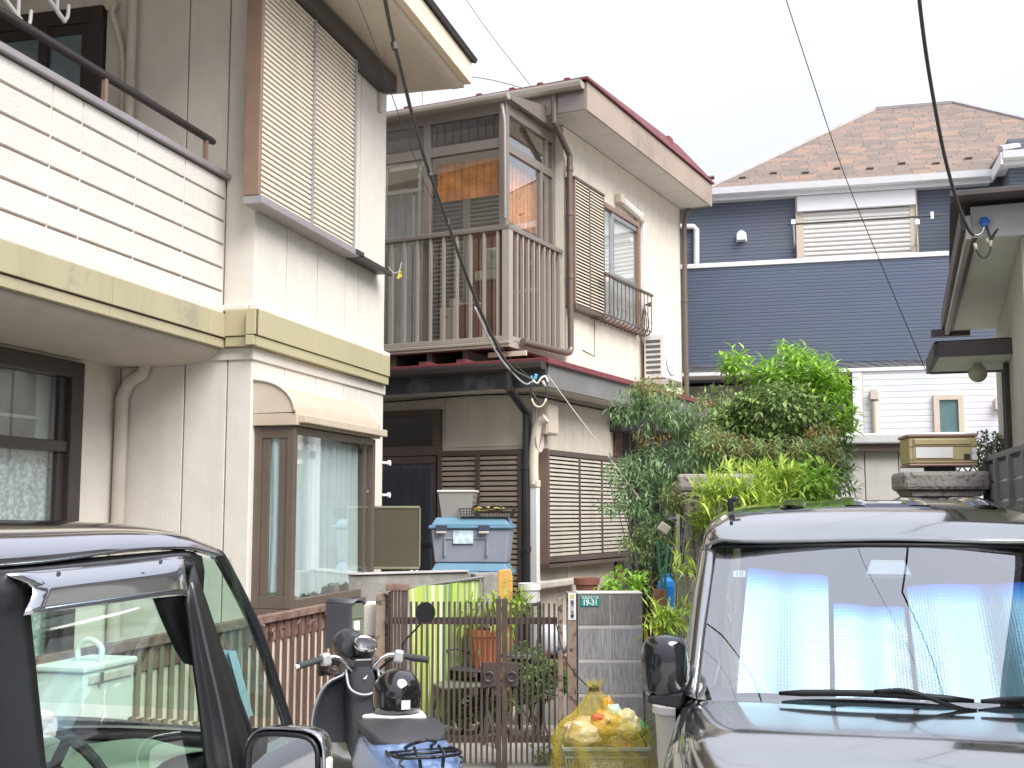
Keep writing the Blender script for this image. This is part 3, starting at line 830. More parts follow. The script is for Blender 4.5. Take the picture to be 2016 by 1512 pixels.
yc_, yd_ = yb_ + .021, B.X(1258, 500, .05).y
zw0, zw1 = zz(1225, 640, .03), zz(1225, 425, .05)
q = MB(); q.box(.001, .07, yc_, yd_, zw1 - .03, zw1 + .03); q.box(.001, .07, yd_ - .06, yd_, zw0, zw1 - .03); q.box(.001, .08, yc_, yd_, zw0 - .04, zw0); q.box(.001, .06, yc_, yc_ + .03, zw0, zw1 - .03); q.build('window_frame', M_copper, mh, bev=.004)
ym = B.X(1207, 500, .05).y
q = MB(); q.box(.02, .055, ym - .03, ym + .03, zw0, zw1 - .03); q.box(.02, .05, ym + .03, yd_ - .06, zw1 - .09, zw1 - .03); q.box(.015, .045, ym + .03, yd_ - .06, zw0 + .55, zw0 + .59); q.build('window_sash', M_steel, mh, bev=.003)
q = MB(); q.box(.03, .034, yc_ + .03, yd_ - .06, zw0, zw1 - .03); q.build('window_pane', M_glass, mh)
q = MB(); q.box(.002, .01, yc_ + .0, yd_ - .06, zw0, zw1 - .03); q.build('window_blind', mat('screen_grey', (.46,.47,.45), .9, var=.08), mh)
# curved window rail
t = thing('window_railing', 'dark bronze window guard rail with bars curving out at the foot', 'railing', fr=B)
yr0, yr1 = B.X(1191, 545, .2).y, B.X(1284, 575, .2).y
zrr = zz(1237, 560, .2); zrl = zz(1237, 640, .2)
q = MB(); q.box(.17, .22, yr0, yr1, zrr - .015, zrr + .015); q.build('top_rail', M_brownal, t, bev=.006)
cur = [(.195, zrr - .015), (.195, zrr - .35), (.20, zrl + .16), (.19, zrl + .06), (.15, zrl + .0), (.10, zrl - .01), (.02, zrl - .01)]
me = MB().tube(curve([(a, 0, b) for a, b in cur], 4), .008, 6).mesh('bar', M_brownal)
for k in range(13): inst(me, 'bar', t, (0, yr0 + .02 + (yr1 - yr0 - .04)*k/12, 0))
q = MB()
for z in (zrl - .01, zrl + .03):
    q.tube([(.1 if z < zrl else .19, yr0, z), (.1 if z < zrl else .19, yr1, z)], .009, 6)
for k in range(4):
    q.tube(curve([(.19, yr1 + .0, zrr - .08 - k*.02), (.1, yr1, zrr - .12), (.06 + .03*k, yr1, zrr - .3), (.06 + .03*k, yr1, zrl + .1), (.1 + .02*k, yr1, zrl)], 4), .007, 6)
q.build('brace', M_brownal, t)
# refrigerant trunking and air conditioner on the lower roof
t = thing('trunking', 'cream pipe cover running down the cream wall beside the upstairs window', 'pipe cover', fr=B)
def rbox_path(pts, w_, d_, m, name, par):
    q = MB()
    q.tube(pts, w_, 8); return q.build(name, m, par, smooth='auto')
P1 = [B.X(a, b, .05) for a, b in ((1222, 393), (1258, 425), (1266, 440), (1266, 560), (1266, 650), (1276, 680), (1284, 700))]
rbox_path(P1[:2], .05, 0, M_white, 'duct', t); rbox_path(curve(P1[1:3], 3) + [P1[3], P1[4]], .045, 0, M_white, 'duct', t); rbox_path(P1[4:], .04, 0, M_white, 'duct', t)
q = MB(); q.obox(P1[0] + V((0, -.02, .0)), (.1, .14, .12)); q.build('wall_cap', M_cream, t, bev=.02)
q = MB(); q.obox(P1[1] + V((0, .03, -.01)), (.11, .12, .14)); q.build('elbow', M_cream, t, bev=.03)
t = thing('air_conditioner', 'white outdoor air conditioner unit standing on the red lower roof', 'air conditioner', fr=B)
pa = B.X(1286, 745, .18)
ay0 = pa.y; ax0 = .06
aw, ad, ah = .62, .27, .56
zac = pa.z
axx = B.X(1312, 700, .36)
# unit seen from its end: grille end towards camera, fan side out
q = MB(); q.box(ax0, ax0 + .27, ay0, ay0 + aw, zac, zac + ah); q.build('case', M_white, t, bev=.015)
for k in range(7):
    q = MB(); q.box(ax0 + .03, ax0 + .22, ay0 - .006, ay0 - .001, zac + .06 + k*.065, zac + .095 + k*.065); q.build('vent_slot', mat('vent_dark', (.12,.12,.12), .6), t)
fc = (ax0 + .272, ay0 + .26, zac + ah/2)
q = MB(); q.lathe([(.205, 0), (.22, .006), (.22, .014), (.205, .016)], fc, 28, 'x'); q.build('fan_ring', M_white, t, smooth='auto')
q = MB(); q.lathe([(0, .001), (.2, .001), (.2, .003), (0, .003)], fc, 28, 'x'); q.build('fan_recess', MATS['vent_dark'], t)
for k in range(3):
    a0_ = k*2*pi/3; rows = []
    for j in range(5):
        a = a0_ + j*.22; rows.append([(fc[0] + .005 + .004*j, fc[1] + r_*cos(a), fc[2] + r_*sin(a)) for r_ in (.03, .1, .18)])
    q = MB(); q.grid(rows); q.build('fan_blade', mat('grey_plastic', (.4,.4,.4), .5), t)
q = MB()
for r_ in (.05, .1, .15, .195): q.tube([(fc[0] + .022, fc[1] + r_*cos(a*pi/12), fc[2] + r_*sin(a*pi/12)) for a in range(25)], .003, 4)
for a in range(8): q.tube([(fc[0] + .022, fc[1], fc[2]), (fc[0] + .022, fc[1] + .2*cos(a*pi/4), fc[2] + .2*sin(a*pi/4))], .003, 4)
q.build('fan_guard', M_white, t)
for yy in (ay0 + .06, ay0 + aw - .1):
    q = MB(); q.box(ax0 - .02, ax0 + .3, yy, yy + .05, zac - .07, zac - .002); q.build('foot', M_steel, t)
# roof drain pipes
def pipe(fr, pts, r, m, par, name='downpipe', clamps=()):
    q = MB(); q.tube(pts, r, 12); o = q.build(name, m, par, smooth='auto')
    for c in clamps:
        q = MB(); q.tube([(c[0], c[1], c[2] - .025), (c[0], c[1], c[2] + .025)], r*1.2, 12); q.build('pipe_clamp', m, par, smooth='auto')
xs_ = .07
Pd = [B.Y(1091, 195, ey - .06)] 
top = V((B.Y(1091, 195, ey - .03).x, ey - .03, zs2 + fh - .06))
p2 = V((top.x, ey - .03, zs2 - .1)); p3 = B.X(1113, 262, xs_); p3.y = .05; 
p4 = V((.07, .02, zs2 - .35)); p5 = V((.07, .02, B.X(1118, 683, .07).z))
pipe(B, [top, p2, p4, p5], .035, M_brownal, mh, clamps=[(.07, .02, zs2 - 1.0), (.07, .02, zs2 - 1.7), (.07, .02, zs2 - .5)])
pipe(B, curve([p5, p5 + V((0, -.03, -.05)), p5 + V((0, -.12, -.07))], 4) + [V((.05, BY + .2, p5.z - .08))], .035, M_brownal, mh)
pf = B.X(1342, 420, .05)
pipe(B, [V((.12, yE + .05, zs2 - .01)), V((.08, yE + .0, zs2 - .12)), V((.06, yE - .0, zs2 - .3)), V((.06, yE - .0, 2.9))], .035, M_brownal, mh, clamps=[(.06, yE, 4.6), (.06, yE, 3.6)])
# faint old pipe mark
q = MB(); p = B.X(1171, 625, .01); q.tube([(.006, p.y, p.z), (.006, p.y, p.z - .45), (.006, p.y - .35, p.z - .42)], .005, 5); q.build('old_cable', M_cgap, mh)
# ---- lower roof
zl = B.Y(900, 775, GY).z                 # soffit height of the lower eave
cx_ = B.Z(1076, 756, zl); LX, LY = cx_.x, cx_.y
lf = B.X(1395, 803, LX)
yLE = B.X(1395, 790, LX).y
lh = B.Y(1076, 712, LY).z - zl
q = MB(); q.box(-6.5, LX - .005, LY + .005, GY - .002, zl - .02, zl); q.box(GX + .002, LX - .005, GY - .001, yLE, zl - .02, zl); q.build('lower_soffit', M_soff, mh)
lj = [LY + .02, B.X(1190, 750, LX).y, B.X(1300, 750, LX).y, yLE]
for a, b in zip(lj[:-1], lj[1:]):
    q = MB(); q.box(LX - .02, LX + .01, a + .002, b - .002, zl - .025, zl + lh); q.build('fascia_board', M_gfascia, mh, bev=.003)
q = MB(); q.box(-6.5, LX + .0, LY - .01, LY + .015, zl - .025, zl + lh - .01); q.build('front_fascia', mat('blue_black', (.055,.06,.07), .45, var=.15, stain=(.2,.2,.2), stain_amt=.4), mh, bev=.003)
zr1 = zbb2 - .02
rf = MB()
rf.add([(-6.5, LY - .05, zl + lh + .003), (LX + .04, LY - .05, zl + lh + .003), (-.0, -.1, zl + lh + .07), (-6.5, -.1, zl + lh + .07), (LX + .04, yLE + .05, zl + lh + .003), (0.004, yLE + .05, zl + lh + .07)],
       [(0,1,2,3), (1,4,5,2)])
rf.build('lower_roof', M_red, mh, solid=.03)
# red rolled edge
q = MB(); q.box(-6.5, LX + .05, LY - .06, LY - .03, zl + lh - .02, zl + lh + .035); q.box(LX + .02, LX + .05, LY - .03, yLE + .05, zl + lh - .02, zl + lh + .035); q.build('roof_edge', M_red, mh, bev=.005)
for px in (838, 912):
    p = B.Y(px, 705, LY); q = MB(); q.box(p.x - .05, p.x + .05, LY - .05, LY + .12, zl + lh + .03, zl + lh + .07); q.build('seam_cap', M_red, mh)
gutter('lower_gutter', M_bronze, mh, -6.5, LX + .02, LY - .11, zl + lh - .02, .07)
# dark void and beams under the balcony
q = MB()
for px in (790, 860, 930):
    p = B.Y(px, 690, BY + .2); q.box(p.x - .03, p.x + .03, BY + .05, -.05, zbb2 - .12, zbb2 - .003)
q.build('deck_beam', M_dbrown, mh)
p = B.Y(955, 690, BY); q = MB(); q.box(p.x - .02, p.x + .4, BY + .1, BY + .13, zbb2 - .08, zbb2 - .03); q.build('deck_batten', M_cream, mh)
# ---- ground floor walls
q = MB(); q.box(-6.5, GX - .03, GY + .03, yE + .1, 0, zl - .021); q.build('wall', M_cgap, mh)
gj = [-6.5, B.Y(876, 840, GY).x, GX]
for a, b in zip(gj[:-1], gj[1:]):
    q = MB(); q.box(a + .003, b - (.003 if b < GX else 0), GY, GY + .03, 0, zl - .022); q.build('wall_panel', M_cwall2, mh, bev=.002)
ygE = B.X(1207, 840, GX).y
hj = [GY + .031, B.X(1111, 820, GX).y, ygE]
for a, b in zip(hj[:-1], hj[1:]):
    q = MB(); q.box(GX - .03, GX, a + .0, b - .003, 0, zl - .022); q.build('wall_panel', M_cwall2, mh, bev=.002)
q = MB(); p = B.Y(900, 880, GY); q.box(p.x, GX - .0, GY - .008, GY - .001, p.z - .004, p.z + .004); q.build('joint_strip', M_cwall2, mh)
# upper left window and dark curtained door
xr = B.Y(872, 850, GY).x; zt_, zb2 = B.Y(872, 806, GY).z, B.Y(872, 893, GY).z
q = MB(); q.box(-6, xr, GY - .06, GY - .002, zt_ - .06, zt_); q.box(-6, xr, GY - .06, GY - .002, zb2 - .02, zb2 + .08); q.box(xr - .09, xr, GY - .06, GY - .002, zb2 + .08, zt_ - .06); q.build('window_frame', M_dbrown, mh, bev=.005)
q = MB(); q.box(-6, xr - .09, GY - .03, GY - .02, zb2 + .08, zt_ - .06); q.build('window_pane', glass('brown_glass', (.3,.27,.25), .12), mh)
xd = B.Y(857, 1000, GY).x
q = MB(); q.box(-6, xd + .03, GY - .05, GY - .002, zb2 - .10, zb2 - .023); q.box(xd, xd + .03, GY - .05, GY - .002, 0, zb2 - .10); q.box(-6, xd, GY - .05, GY - .01, B.Y(830, 1075, GY).z, B.Y(830, 1068, GY).z); q.build('door_frame', M_dbrown, mh, bev=.004)
drape(-4.5, xd, GY - .03, .1, zb2 - .1, 22, .008, mat('blue_grey_curtain', (.14,.15,.18), .8, var=.2, vs_=4), mh, 'door_curtain')
q = MB(); q.box(-6, xd, GY - .075, GY - .071, .1, zb2 - .1); q.build('door_pane', glass('door_glass', (.62,.64,.7), .10), mh)
# louvred shutters
def louvre(axis, a0, a1, z0, z1, off, n, ms, mf, parent, sw=.05, mids=(), depth=.07, out=-1):
    """framed louvre panel with real tilted boards; out gives the side it faces"""
    q = MB()
    def bx(a, b, c0, c1, za, zb):
        lo, hi = off + out*c0, off + out*c1
        if axis == 'y': q.box(a, b, lo, hi, za, zb)
        else: q.box(lo, hi, a, b, za, zb)
    ed = [a0] + list(mids) + [a1]
    bx(a0, a1, .002, depth, z1 - .055, z1); bx(a0, a1, .002, depth, z0, z0 + .055)
    for e in ed:
        l = e if e == a0 else (e - sw if e == a1 else e - sw/2)
        bx(l, l + sw, .002, depth, z0 + .055, z1 - .055)
    q.build('louvre_frame', mf, parent, bev=.004)
    q = MB(); bx(a0 + .01, a1 - .01, .0, .012, z0 + .01, z1 - .01); q.build('louvre_back', M_dbrown, parent)
    d = (z1 - z0 - .11)/n
    for i in range(len(ed) - 1):
        l = ed[i] + (sw if i == 0 else sw/2); r = ed[i+1] - (sw if i == len(ed) - 2 else sw/2)
        pr = [(.03, 0), (depth - .012, -d*.28), (depth - .012, -d*.80), (.03, -d*.55)]
        vs_ = []
        for e in (l, r):
            for c, z in pr:
                vs_.append((e, off + out*c, z) if axis == 'y' else (off + out*c, e, z))
        me = MB().add(vs_, [(0,1,5,4),(1,2,6,5),(2,3,7,6)]).mesh('slat', ms)
        for k in range(n): inst(me, 'slat', parent, (0, 0, z1 - .055 - k*d))
t = thing('louvred_shutter', 'brown framed louvred shutter standing behind the blue storage trunk', 'shutter', fr=B)
l0, l1 = B.Y(860, 1000, GY - .08).x, B.Y(1027, 1000, GY - .08).x
louvre('y', l0, l1, .0, B.Y(940, 886, GY - .08).z, GY - .005, 42, M_bslat, M_dbrown, t, mids=[B.Y(939, 1000, GY - .08).x])
t = thing('louvred_shutter', 'dark framed three bay louvred window shutter on the side wall behind the block pillar', 'shutter', fr=B)
s0, s1 = B.X(1079, 1000, GX + .1).y, B.X(1240, 1000, GX + .1).y
za_, zb_1 = B.X(1110, 1106, GX + .1).z, B.X(1110, 888, GX + .1).z
louvre('x', s0, s1, za_, zb_1, GX + .02, 24, mat('dusty_slat', (.50, .46, .39), .55, var=.12), M_dbrown, t, sw=.035, mids=[B.X(1142, 1000, GX + .1).y, B.X(1186, 1000, GX + .1).y], depth=.085, out=1)
q = MB(); q.box(GX + .002, GX + .11, s0 - .012, s0 - .001, za_ - .01, zb_1 + .01); q.build('side_board', mat('side_brown', (.17,.11,.085), .5), t, bev=.003)
q = MB(); q.box(GX + .002, GX + .12, s0 - .012, s1, za_ - .05, za_ - .012); q.build('sill', M_dbrown, t, bev=.003)
# brick piers beside the entrance
M_brick = mat('brown_brick', (.20, .12, .085), .8, var=.35, vs_=12, bump=.3)
def brick_pier(x0, x1, y0, y1, z0, z1, par):
    z = z0; k = 0
    q = MB(); q.box(x0 + .008, x1 - .008, y0 + .008, y1 - .008, z0, z1); q.build('mortar', M_dbrown, par)
    while z < z1 - .02:
        q = MB(); q.box(x0, x1, y0, y1, z + .004, min(z + .052, z1)); q.build('brick', M_brick, par); z += .06; k += 1
brick_pier(GX - .1, GX + .03, ygE + .01, ygE + .25, 0, za_ - .06, mh)
brick_pier(GX - .1, GX + .02, ygE + .01, ygE + .25, zb_1 + .02, zl - .03, mh)
q = MB(); q.box(GX - .028, GX - .01, ygE + .26, yE + .1, 0, zl - .03); q.build('entrance_shade', M_darkin, mh)  # flat dark sheet, the shade of the recessed entrance put into its colour
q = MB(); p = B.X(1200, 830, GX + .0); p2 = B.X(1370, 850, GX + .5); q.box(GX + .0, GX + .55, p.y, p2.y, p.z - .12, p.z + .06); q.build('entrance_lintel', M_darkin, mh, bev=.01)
# step, vent and base ledge
q = MB(); p = B.X(1075, 1150, GX + .08); q.box(GX + .001, GX + .12, GY - .05, B.X(1125, 1150, GX).y, p.z - .04, p.z + .03); q.build('base_ledge', M_pipe, mh, bev=.015)
q = MB(); p0_ = B.X(1065, 1118, GX); p1_ = B.X(1117, 1140, GX); q.box(GX + .002, GX + .01, p0_.y, p1_.y, p1_.z, p0_.z); q.build('base_vent', mat('vent_panel', (.3,.28,.24), .7), mh)
# black downpipe from the lower gutter
P = [B.Y(1003, 735, LY - .08), B.Y(1001, 760, LY - .06)]
a_ = V((P[0].x, LY - .11, zl + lh - .05)); b_ = V((P[0].x, LY - .09, zl - .03)); c_ = V((B.Y(1037, 820, GY - .07).x, GY - .07, B.Y(1037, 815, GY - .07).z)); d_ = V((c_.x, GY - .07, .1))
pipe(B, [a_, b_, c_, d_], .042, mat('black_pipe', (.03,.03,.033), .4, var=.1), mh, clamps=[(c_.x, GY - .07, 2.1), (c_.x, GY - .07, 1.3)])
# pale duct on the corner
xk = B.Y(1052, 1000, GY - .04).x
q = MB(); q.box(xk - .035, xk + .045, GY - .075, GY - .002, .25, 1.95); q.build('corner_duct', M_white, mh, bev=.01)
q = MB(); q.tube(curve([(xk, GY - .05, 1.93), (xk + .0, GY - .055, 2.2), (xk + .04, GY - .05, 2.5), (xk + .13, GY - .045, 2.58)], 5), [.05]*16, 10); q.build('taped_hose', M_tape, mh, smooth='auto')
q = MB(); q.box(xk - .045, xk + .055, GY - .085, GY - .002, 1.90, 1.97); q.build('duct_cap', M_tape, mh, bev=.01)
# meter box and wire coil
mb = B.X(1083, 825, GX + .1)
q = MB(); q.box(GX + .001, GX + .13, mb.y - .14, mb.y + .13, mb.z - .16, mb.z + .15); q.build('meter_box', M_cream, mh, bev=.01)
q = MB(); q.box(GX + .131, GX + .14, mb.y - .125, mb.y + .115, mb.z - .145, mb.z + .135); q.build('meter_door', M_cream, mh, bev=.004)
for k, (a, b) in enumerate(((1047, 1),(1050, 2),(1054, 3))):
    p = B.Y(a, 800, GY - .02); q = MB(); q.tube(curve([(p.x, GY - .012 - .006*k, zl - .05), (p.x + .005*k, GY - .012 - .006*k, 2.6), (p.x - .01, GY - .012 - .006*k, 1.4)], 4), .006, 5); q.build('wall_cable', M_pipe, mh)
q = MB()
for k in range(3): q.tube([(GX + .06 + .01*k, mb.y - .2 + (.07 + .008*k)*cos(a*pi/10), mb.z - .22 + (.1 + .01*k)*sin(a*pi/10)) for a in range(21)], .006, 5)
q.build('wire_coil', M_pipe, mh)
q = MB(); q.tube(curve([(-6, GY - .03, zl - .08), (-2, GY - .03, zl - .06), (-.6, GY - .03, zl - .03), (GX + .03, GY - .03, zl - .05)], 5), .008, 5); q.tube([(GX + .02, GY, zl - .06), (GX + .02, ygE, zl - .06)], .012, 5); q.build('eave_cable', M_black, mh)
# antenna mast and rear eave lines on the upper roof
t = thing('antenna_mast', 'thin pale mast rising behind the beige eave', 'mast')
p = at(833, 200, 15.5); q = MB(); q.tube([(p.x, p.y, 5.6), (p.x, p.y, 8.6)], .018, 8); q.build('pole', M_pipe, t)
# ================================================================ NAVY HOUSE AT THE BACK
NV = Fr(2.45, 17.0, radians(-14.43))
nv = thing('navy_house', 'navy clad house with brown shingle hip roof and white shuttered balcony window', 'house', fr=NV)
def siding(name, c1, c2, rib, mk=.62, rough=.6):
    """ribbed cladding: fine horizontal courses with short staggered bricks pressed in the sheet"""
    m = bpy.data.materials.new(name); m.use_nodes = True
    t = m.node_tree; N = t.nodes; Lk = t.links.new; b = N['Principled BSDF']; b.inputs['Roughness'].default_value = rough
    co = N.new('ShaderNodeTexCoord'); sx = N.new('ShaderNodeSeparateXYZ'); Lk(co.outputs['Object'], sx.inputs[0])
    cm = N.new('ShaderNodeCombineXYZ'); ad = N.new('ShaderNodeMath'); ad.operation = 'ADD'
    Lk(sx.outputs[0], ad.inputs[0]); Lk(sx.outputs[1], ad.inputs[1]); Lk(ad.outputs[0], cm.inputs[0]); Lk(sx.outputs[2], cm.inputs[1])
    br = N.new('ShaderNodeTexBrick'); Lk(cm.outputs[0], br.inputs[0])
    br.inputs['Scale'].default_value = 1; br.inputs['Brick Width'].default_value = 60; br.inputs['Row Height'].default_value = rib
    br.inputs['Mortar Size'].default_value = rib*.16; br.inputs['Mortar Smooth'].default_value = .6; br.inputs['Bias'].default_value = 0
    br.inputs['Color1'].default_value = tuple(c1) + (1,); br.inputs['Color2'].default_value = tuple(c2) + (1,)
    br.inputs['Mortar'].default_value = tuple(x*mk for x in c1) + (1,)
    n = N.new('ShaderNodeTexNoise'); n.inputs['Scale'].default_value = 1.2; Lk(co.outputs['Object'], n.inputs['Vector'])
    x = N.new('ShaderNodeMixRGB'); x.blend_type = 'MULTIPLY'; x.inputs[0].default_value = .25
    Lk(br.outputs['Color'], x.inputs[1]); Lk(n.outputs['Color'], x.inputs[2]); Lk(x.outputs[0], b.inputs['Base Color'])
    bu = N.new('ShaderNodeBump'); bu.invert = True; bu.inputs['Strength'].default_value = .5; bu.inputs['Distance'].default_value = .008
    Lk(br.outputs['Fac'], bu.inputs['Height']); Lk(bu.outputs[0], b.inputs['Normal'])
    return m
M_navy = siding('navy_siding', (.135,.16,.21), (.145,.165,.215), .055)
M_navyp = siding('navy_parapet', (.10,.13,.195), (.105,.13,.185), .05, .62)
M_wsid = siding('white_siding', (.72,.74,.78), (.78,.79,.80), .085, .96, rough=.5)
M_wtrim = mat('white_trim', (.76, .76, .77), .4, var=.03)
UPY = .95
zpt = NV.Y(1600, 508, 0).z; zpb = NV.Y(1600, 727, 0).z
xL = -2.0; xR = 9.5
zev = NV.Y(1600, 372, UPY - .2).z
xw = NV.Y(1945, 380, UPY).x
q = MB(); q.box(xL + .3, xR, UPY, UPY + 7, zpb, zev + .1); q.build('upper_wall', M_navy, nv)
q = MB(); q.box(xL, xR, 0, .16, zpb, zpt - .07); q.build('parapet', M_navyp, nv)
q = MB(); q.box(xL, xR, -.02, .18, zpt - .068, zpt); q.build('parapet_cap', M_wtrim, nv, bev=.008)
q = MB(); q.box(xL, xR, .0, UPY, zpb - .002, zpb + .1); q.build('balcony_slab', M_soff, nv)
q = MB(); q.box(xL, xR, -.015, .17, zpb - .05, zpb - .004); q.build('parapet_base', M_wtrim, nv)
xr_ = NV.Y(1687, 800, 0).x
q = MB(); q.box(xr_, xR, .01, 3, 0, zpb - .052); q.build('lower_wall', M_wsid, nv)
q = MB(); q.box(xL, xr_, 1.4, 3, 0, zpb - .052); q.build('recess_wall', mat('recess_wall', (.50,.49,.47), .7, var=.05), nv)
q = MB(); q.box(xr_ - .05, xr_ + .08, .0, .012, 0, zpb - .053); q.build('corner_trim', M_wtrim, nv)
q = MB(); a = NV.Y(1700, 800, 0); q.box(a.x - .006, a.x + .006, .002, .012, 0, zpb - .053); q.build('joint_strip', M_pipe, nv)
# wing that comes forward on the right
wy = .1
xq1 = NV.Y(1990, 400, wy).x
q = MB(); q.box(xq1, xR, wy, UPY + .0, zpt, zev + .35); q.build('wing_wall', M_navy, nv)
# eaves, gutter
def eave(x0, x1, y, z, par=nv):
    q = MB(); q.box(x0, x1, y + .02, y + .60, z - .05, z - .03); q.build('eave_soffit', M_wtrim, par)
    q = MB(); q.box(x0, x1, y, y + .03, z - .06, z + .03); q.build('eave_fascia', M_wtrim, par, bev=.004)
    q = MB(); q.strip([(y, z + .10), (y - .02, z + .02), (y - .06, z - .0), (y - .11, z + .02), (y - .13, z + .11)], x0, x1, 'x'); q.build('eave_gutter', M_wtrim, par, solid=.01)
ye_ = UPY - .2
zg = NV.Y(1600, 375, ye_).z
eave(xL, xq1 - .155, ye_, zg)
eave(xq1 - .12, xR, wy - .2, zg + .01)
q = MB(); q.box(xq1 - .15, xq1 - .12, wy - .3, ye_, zg - .06, zg + .11); q.build('eave_return', M_wtrim, nv, bev=.004)
# hip roof of separate shingles
x0e = NV.Y(1383, 352, ye_).x
ze_ = zg + .10
# ridge end: where the view line of (1722,217) meets the hip's 45 degree plane
o_ = NV.I @ CAM; d_ = NV.I.to_3x3() @ ray(1722, 217)
tt = ((x0e - ye_) - (o_.x - o_.y))/(d_.x - d_.y)
rp = o_ + d_*tt
run, rise = rp.y - ye_, rp.z - ze_
rx2 = NV.Y(1878, 207, rp.y).x
pit = atan2(rise, run)
rr_ = MB()
xre = rx2 + run
rr_.add([(x0e, ye_, ze_), (xre, ye_, ze_), (rx2, rp.y, rp.z), (rp.x, rp.y, rp.z), (x0e, rp.y + run, ze_), (xre, rp.y + run, ze_)],
        [(0,1,2,3), (1,5,2), (5,4,3,2), (4,0,3)])
M_sh = mat('shingle_base', (.085, .065, .058), .9, var=.3, vs_=9)
rr_.build('roof', M_sh, nv)
def shingle_mat():
    m = bpy.data.materials.new('shingle'); m.use_nodes = True
    t = m.node_tree; N = t.nodes; Lk = t.links.new; b = N['Principled BSDF']; b.inputs['Roughness'].default_value = .9
    oi = N.new('ShaderNodeObjectInfo'); g = N.new('ShaderNodeNewGeometry')
    ad = N.new('ShaderNodeMath'); ad.operation = 'ADD'; Lk(oi.outputs['Random'], ad.inputs[0]); Lk(g.outputs['Random Per Island'], ad.inputs[1])
    fr_ = N.new('ShaderNodeMath'); fr_.operation = 'FRACT'; Lk(ad.outputs[0], fr_.inputs[0])
    cr_ = N.new('ShaderNodeValToRGB'); Lk(fr_.outputs[0], cr_.inputs[0])
    e = cr_.color_ramp.elements; e[0].color = (.18,.145,.125,1); e[1].color = (.31,.205,.145,1)
    k = e.new(.45); k.color = (.225,.175,.145,1); k = e.new(.7); k.color = (.25,.182,.145,1)
    n = N.new('ShaderNodeTexNoise'); n.inputs['Scale'].default_value = 60
    x = N.new('ShaderNodeMixRGB'); x.blend_type = 'MULTIPLY'; x.inputs[0].default_value = .3; Lk(cr_.outputs[0], x.inputs[1]); Lk(n.outputs['Color'], x.inputs[2])
    Lk(x.outputs[0], b.inputs['Base Color'])
    return m
M_shing = shingle_mat()
sw_, sh_ = .26, .105
sl = sqrt(run*run + rise*rise)
sme = MB().box(0, sw_ - .006, 0, sh_ + .03, .0, .014).mesh('shingle', M_shing)
stuffq = MB(); cnt = 0
rowsn = int(sl/sh_); rs_ = random.Random(3)
rotm = Matrix.Rotation(pit, 3, 'X')
for r in range(rowsn):
    s_ = r*sh_; y_ = ye_ + s_*cos(pit); z_ = ze_ + s_*sin(pit)
    xa_ = x0e + s_*cos(pit); xb_ = xre - s_*cos(pit)
    x = xa_ - rs_.random()*sw_
    while x < xb_:
        l, rgt = max(x, xa_), min(x + sw_, xb_)
        if rgt - l > .05:
            big = l < 9
            if cnt < 300 and rs_.random() < .9 and l < 8.5 and r < 12:
                o = inst(sme, 'shingle', nv, (l, y_, z_ + .004 + .003*rs_.random()), (pit, 0, 0), ((rgt - l)/sw_, 1, 1)); cnt += 1
            else:
                P = [V((0,0,0)), V((rgt - l - .006,0,0)), V((rgt - l - .006, sh_ + .03, 0)), V((0, sh_ + .03, 0))]
                lift = .004 + .003*rs_.random()
                vs_ = [V((l, y_, z_ + lift)) + rotm @ (p + V((0,0,h))) for h in (0, .014) for p in P]
                stuffq.add(vs_, [(4,5,6,7), (0,1,5,4), (1,2,6,5), (3,0,4,7)])
        x += sw_*(1 if rs_.random() < .6 else .55)
stuffq.build('shingles', M_shing, nv, kind='stuff')
for a, b in (((x0e, ye_, ze_), rp), (rp, (rx2, rp.y, rp.z)), ((rx2, rp.y, rp.z), (xre, ye_, ze_))):
    q = MB(); q.tube([V(a) + V((0,0,.03)), V(b) + V((0,0,.03))], .05, 6); q.build('hip_cap', mat('hip_cap', (.42,.41,.42), .5), nv)
# snow guards
for px, py in ((1400,354),(1462,354),(1523,345),(1586,344),(1648,336),(1713,336),(1776,326),(1843,326),(1907,316)):
    s_ = .22 if True else 0
    pl = NV.Y(px, py, ye_ + .25)
    # meet the slope
    o_ = NV.I @ CAM; d_ = NV.I.to_3x3() @ ray(px, py)
    k = rise/run
    tt = (ze_ - k*ye_ + k*o_.y - o_.z)/(d_.z - k*d_.y); p = o_ + d_*tt
    q = MB(); q.obox(p + V((0, 0, .035)), (.10, .05, .05), (pit, 0, 0)); q.build('snow_guard', M_brownal, nv)
# wing's own little roof
q = MB(); q.add([(xq1 - .15, wy - .3, zg + .12), (xR, wy - .3, zg + .12), (xR, 3, zg + 1.3), (xq1 + 2.6, 3, zg + 1.3), (xq1 - .15, .8, zg + .2)], [(0,1,2,3,4)]); q.build('wing_roof', M_shing, nv, solid=.04)
q = MB(); q.tube([V((xq1 - .15, wy - .3, zg + .15)), V((xq1 + 2.6, 3, zg + 1.33))], .05, 6); q.build('hip_cap', MATS['hip_cap'], nv)
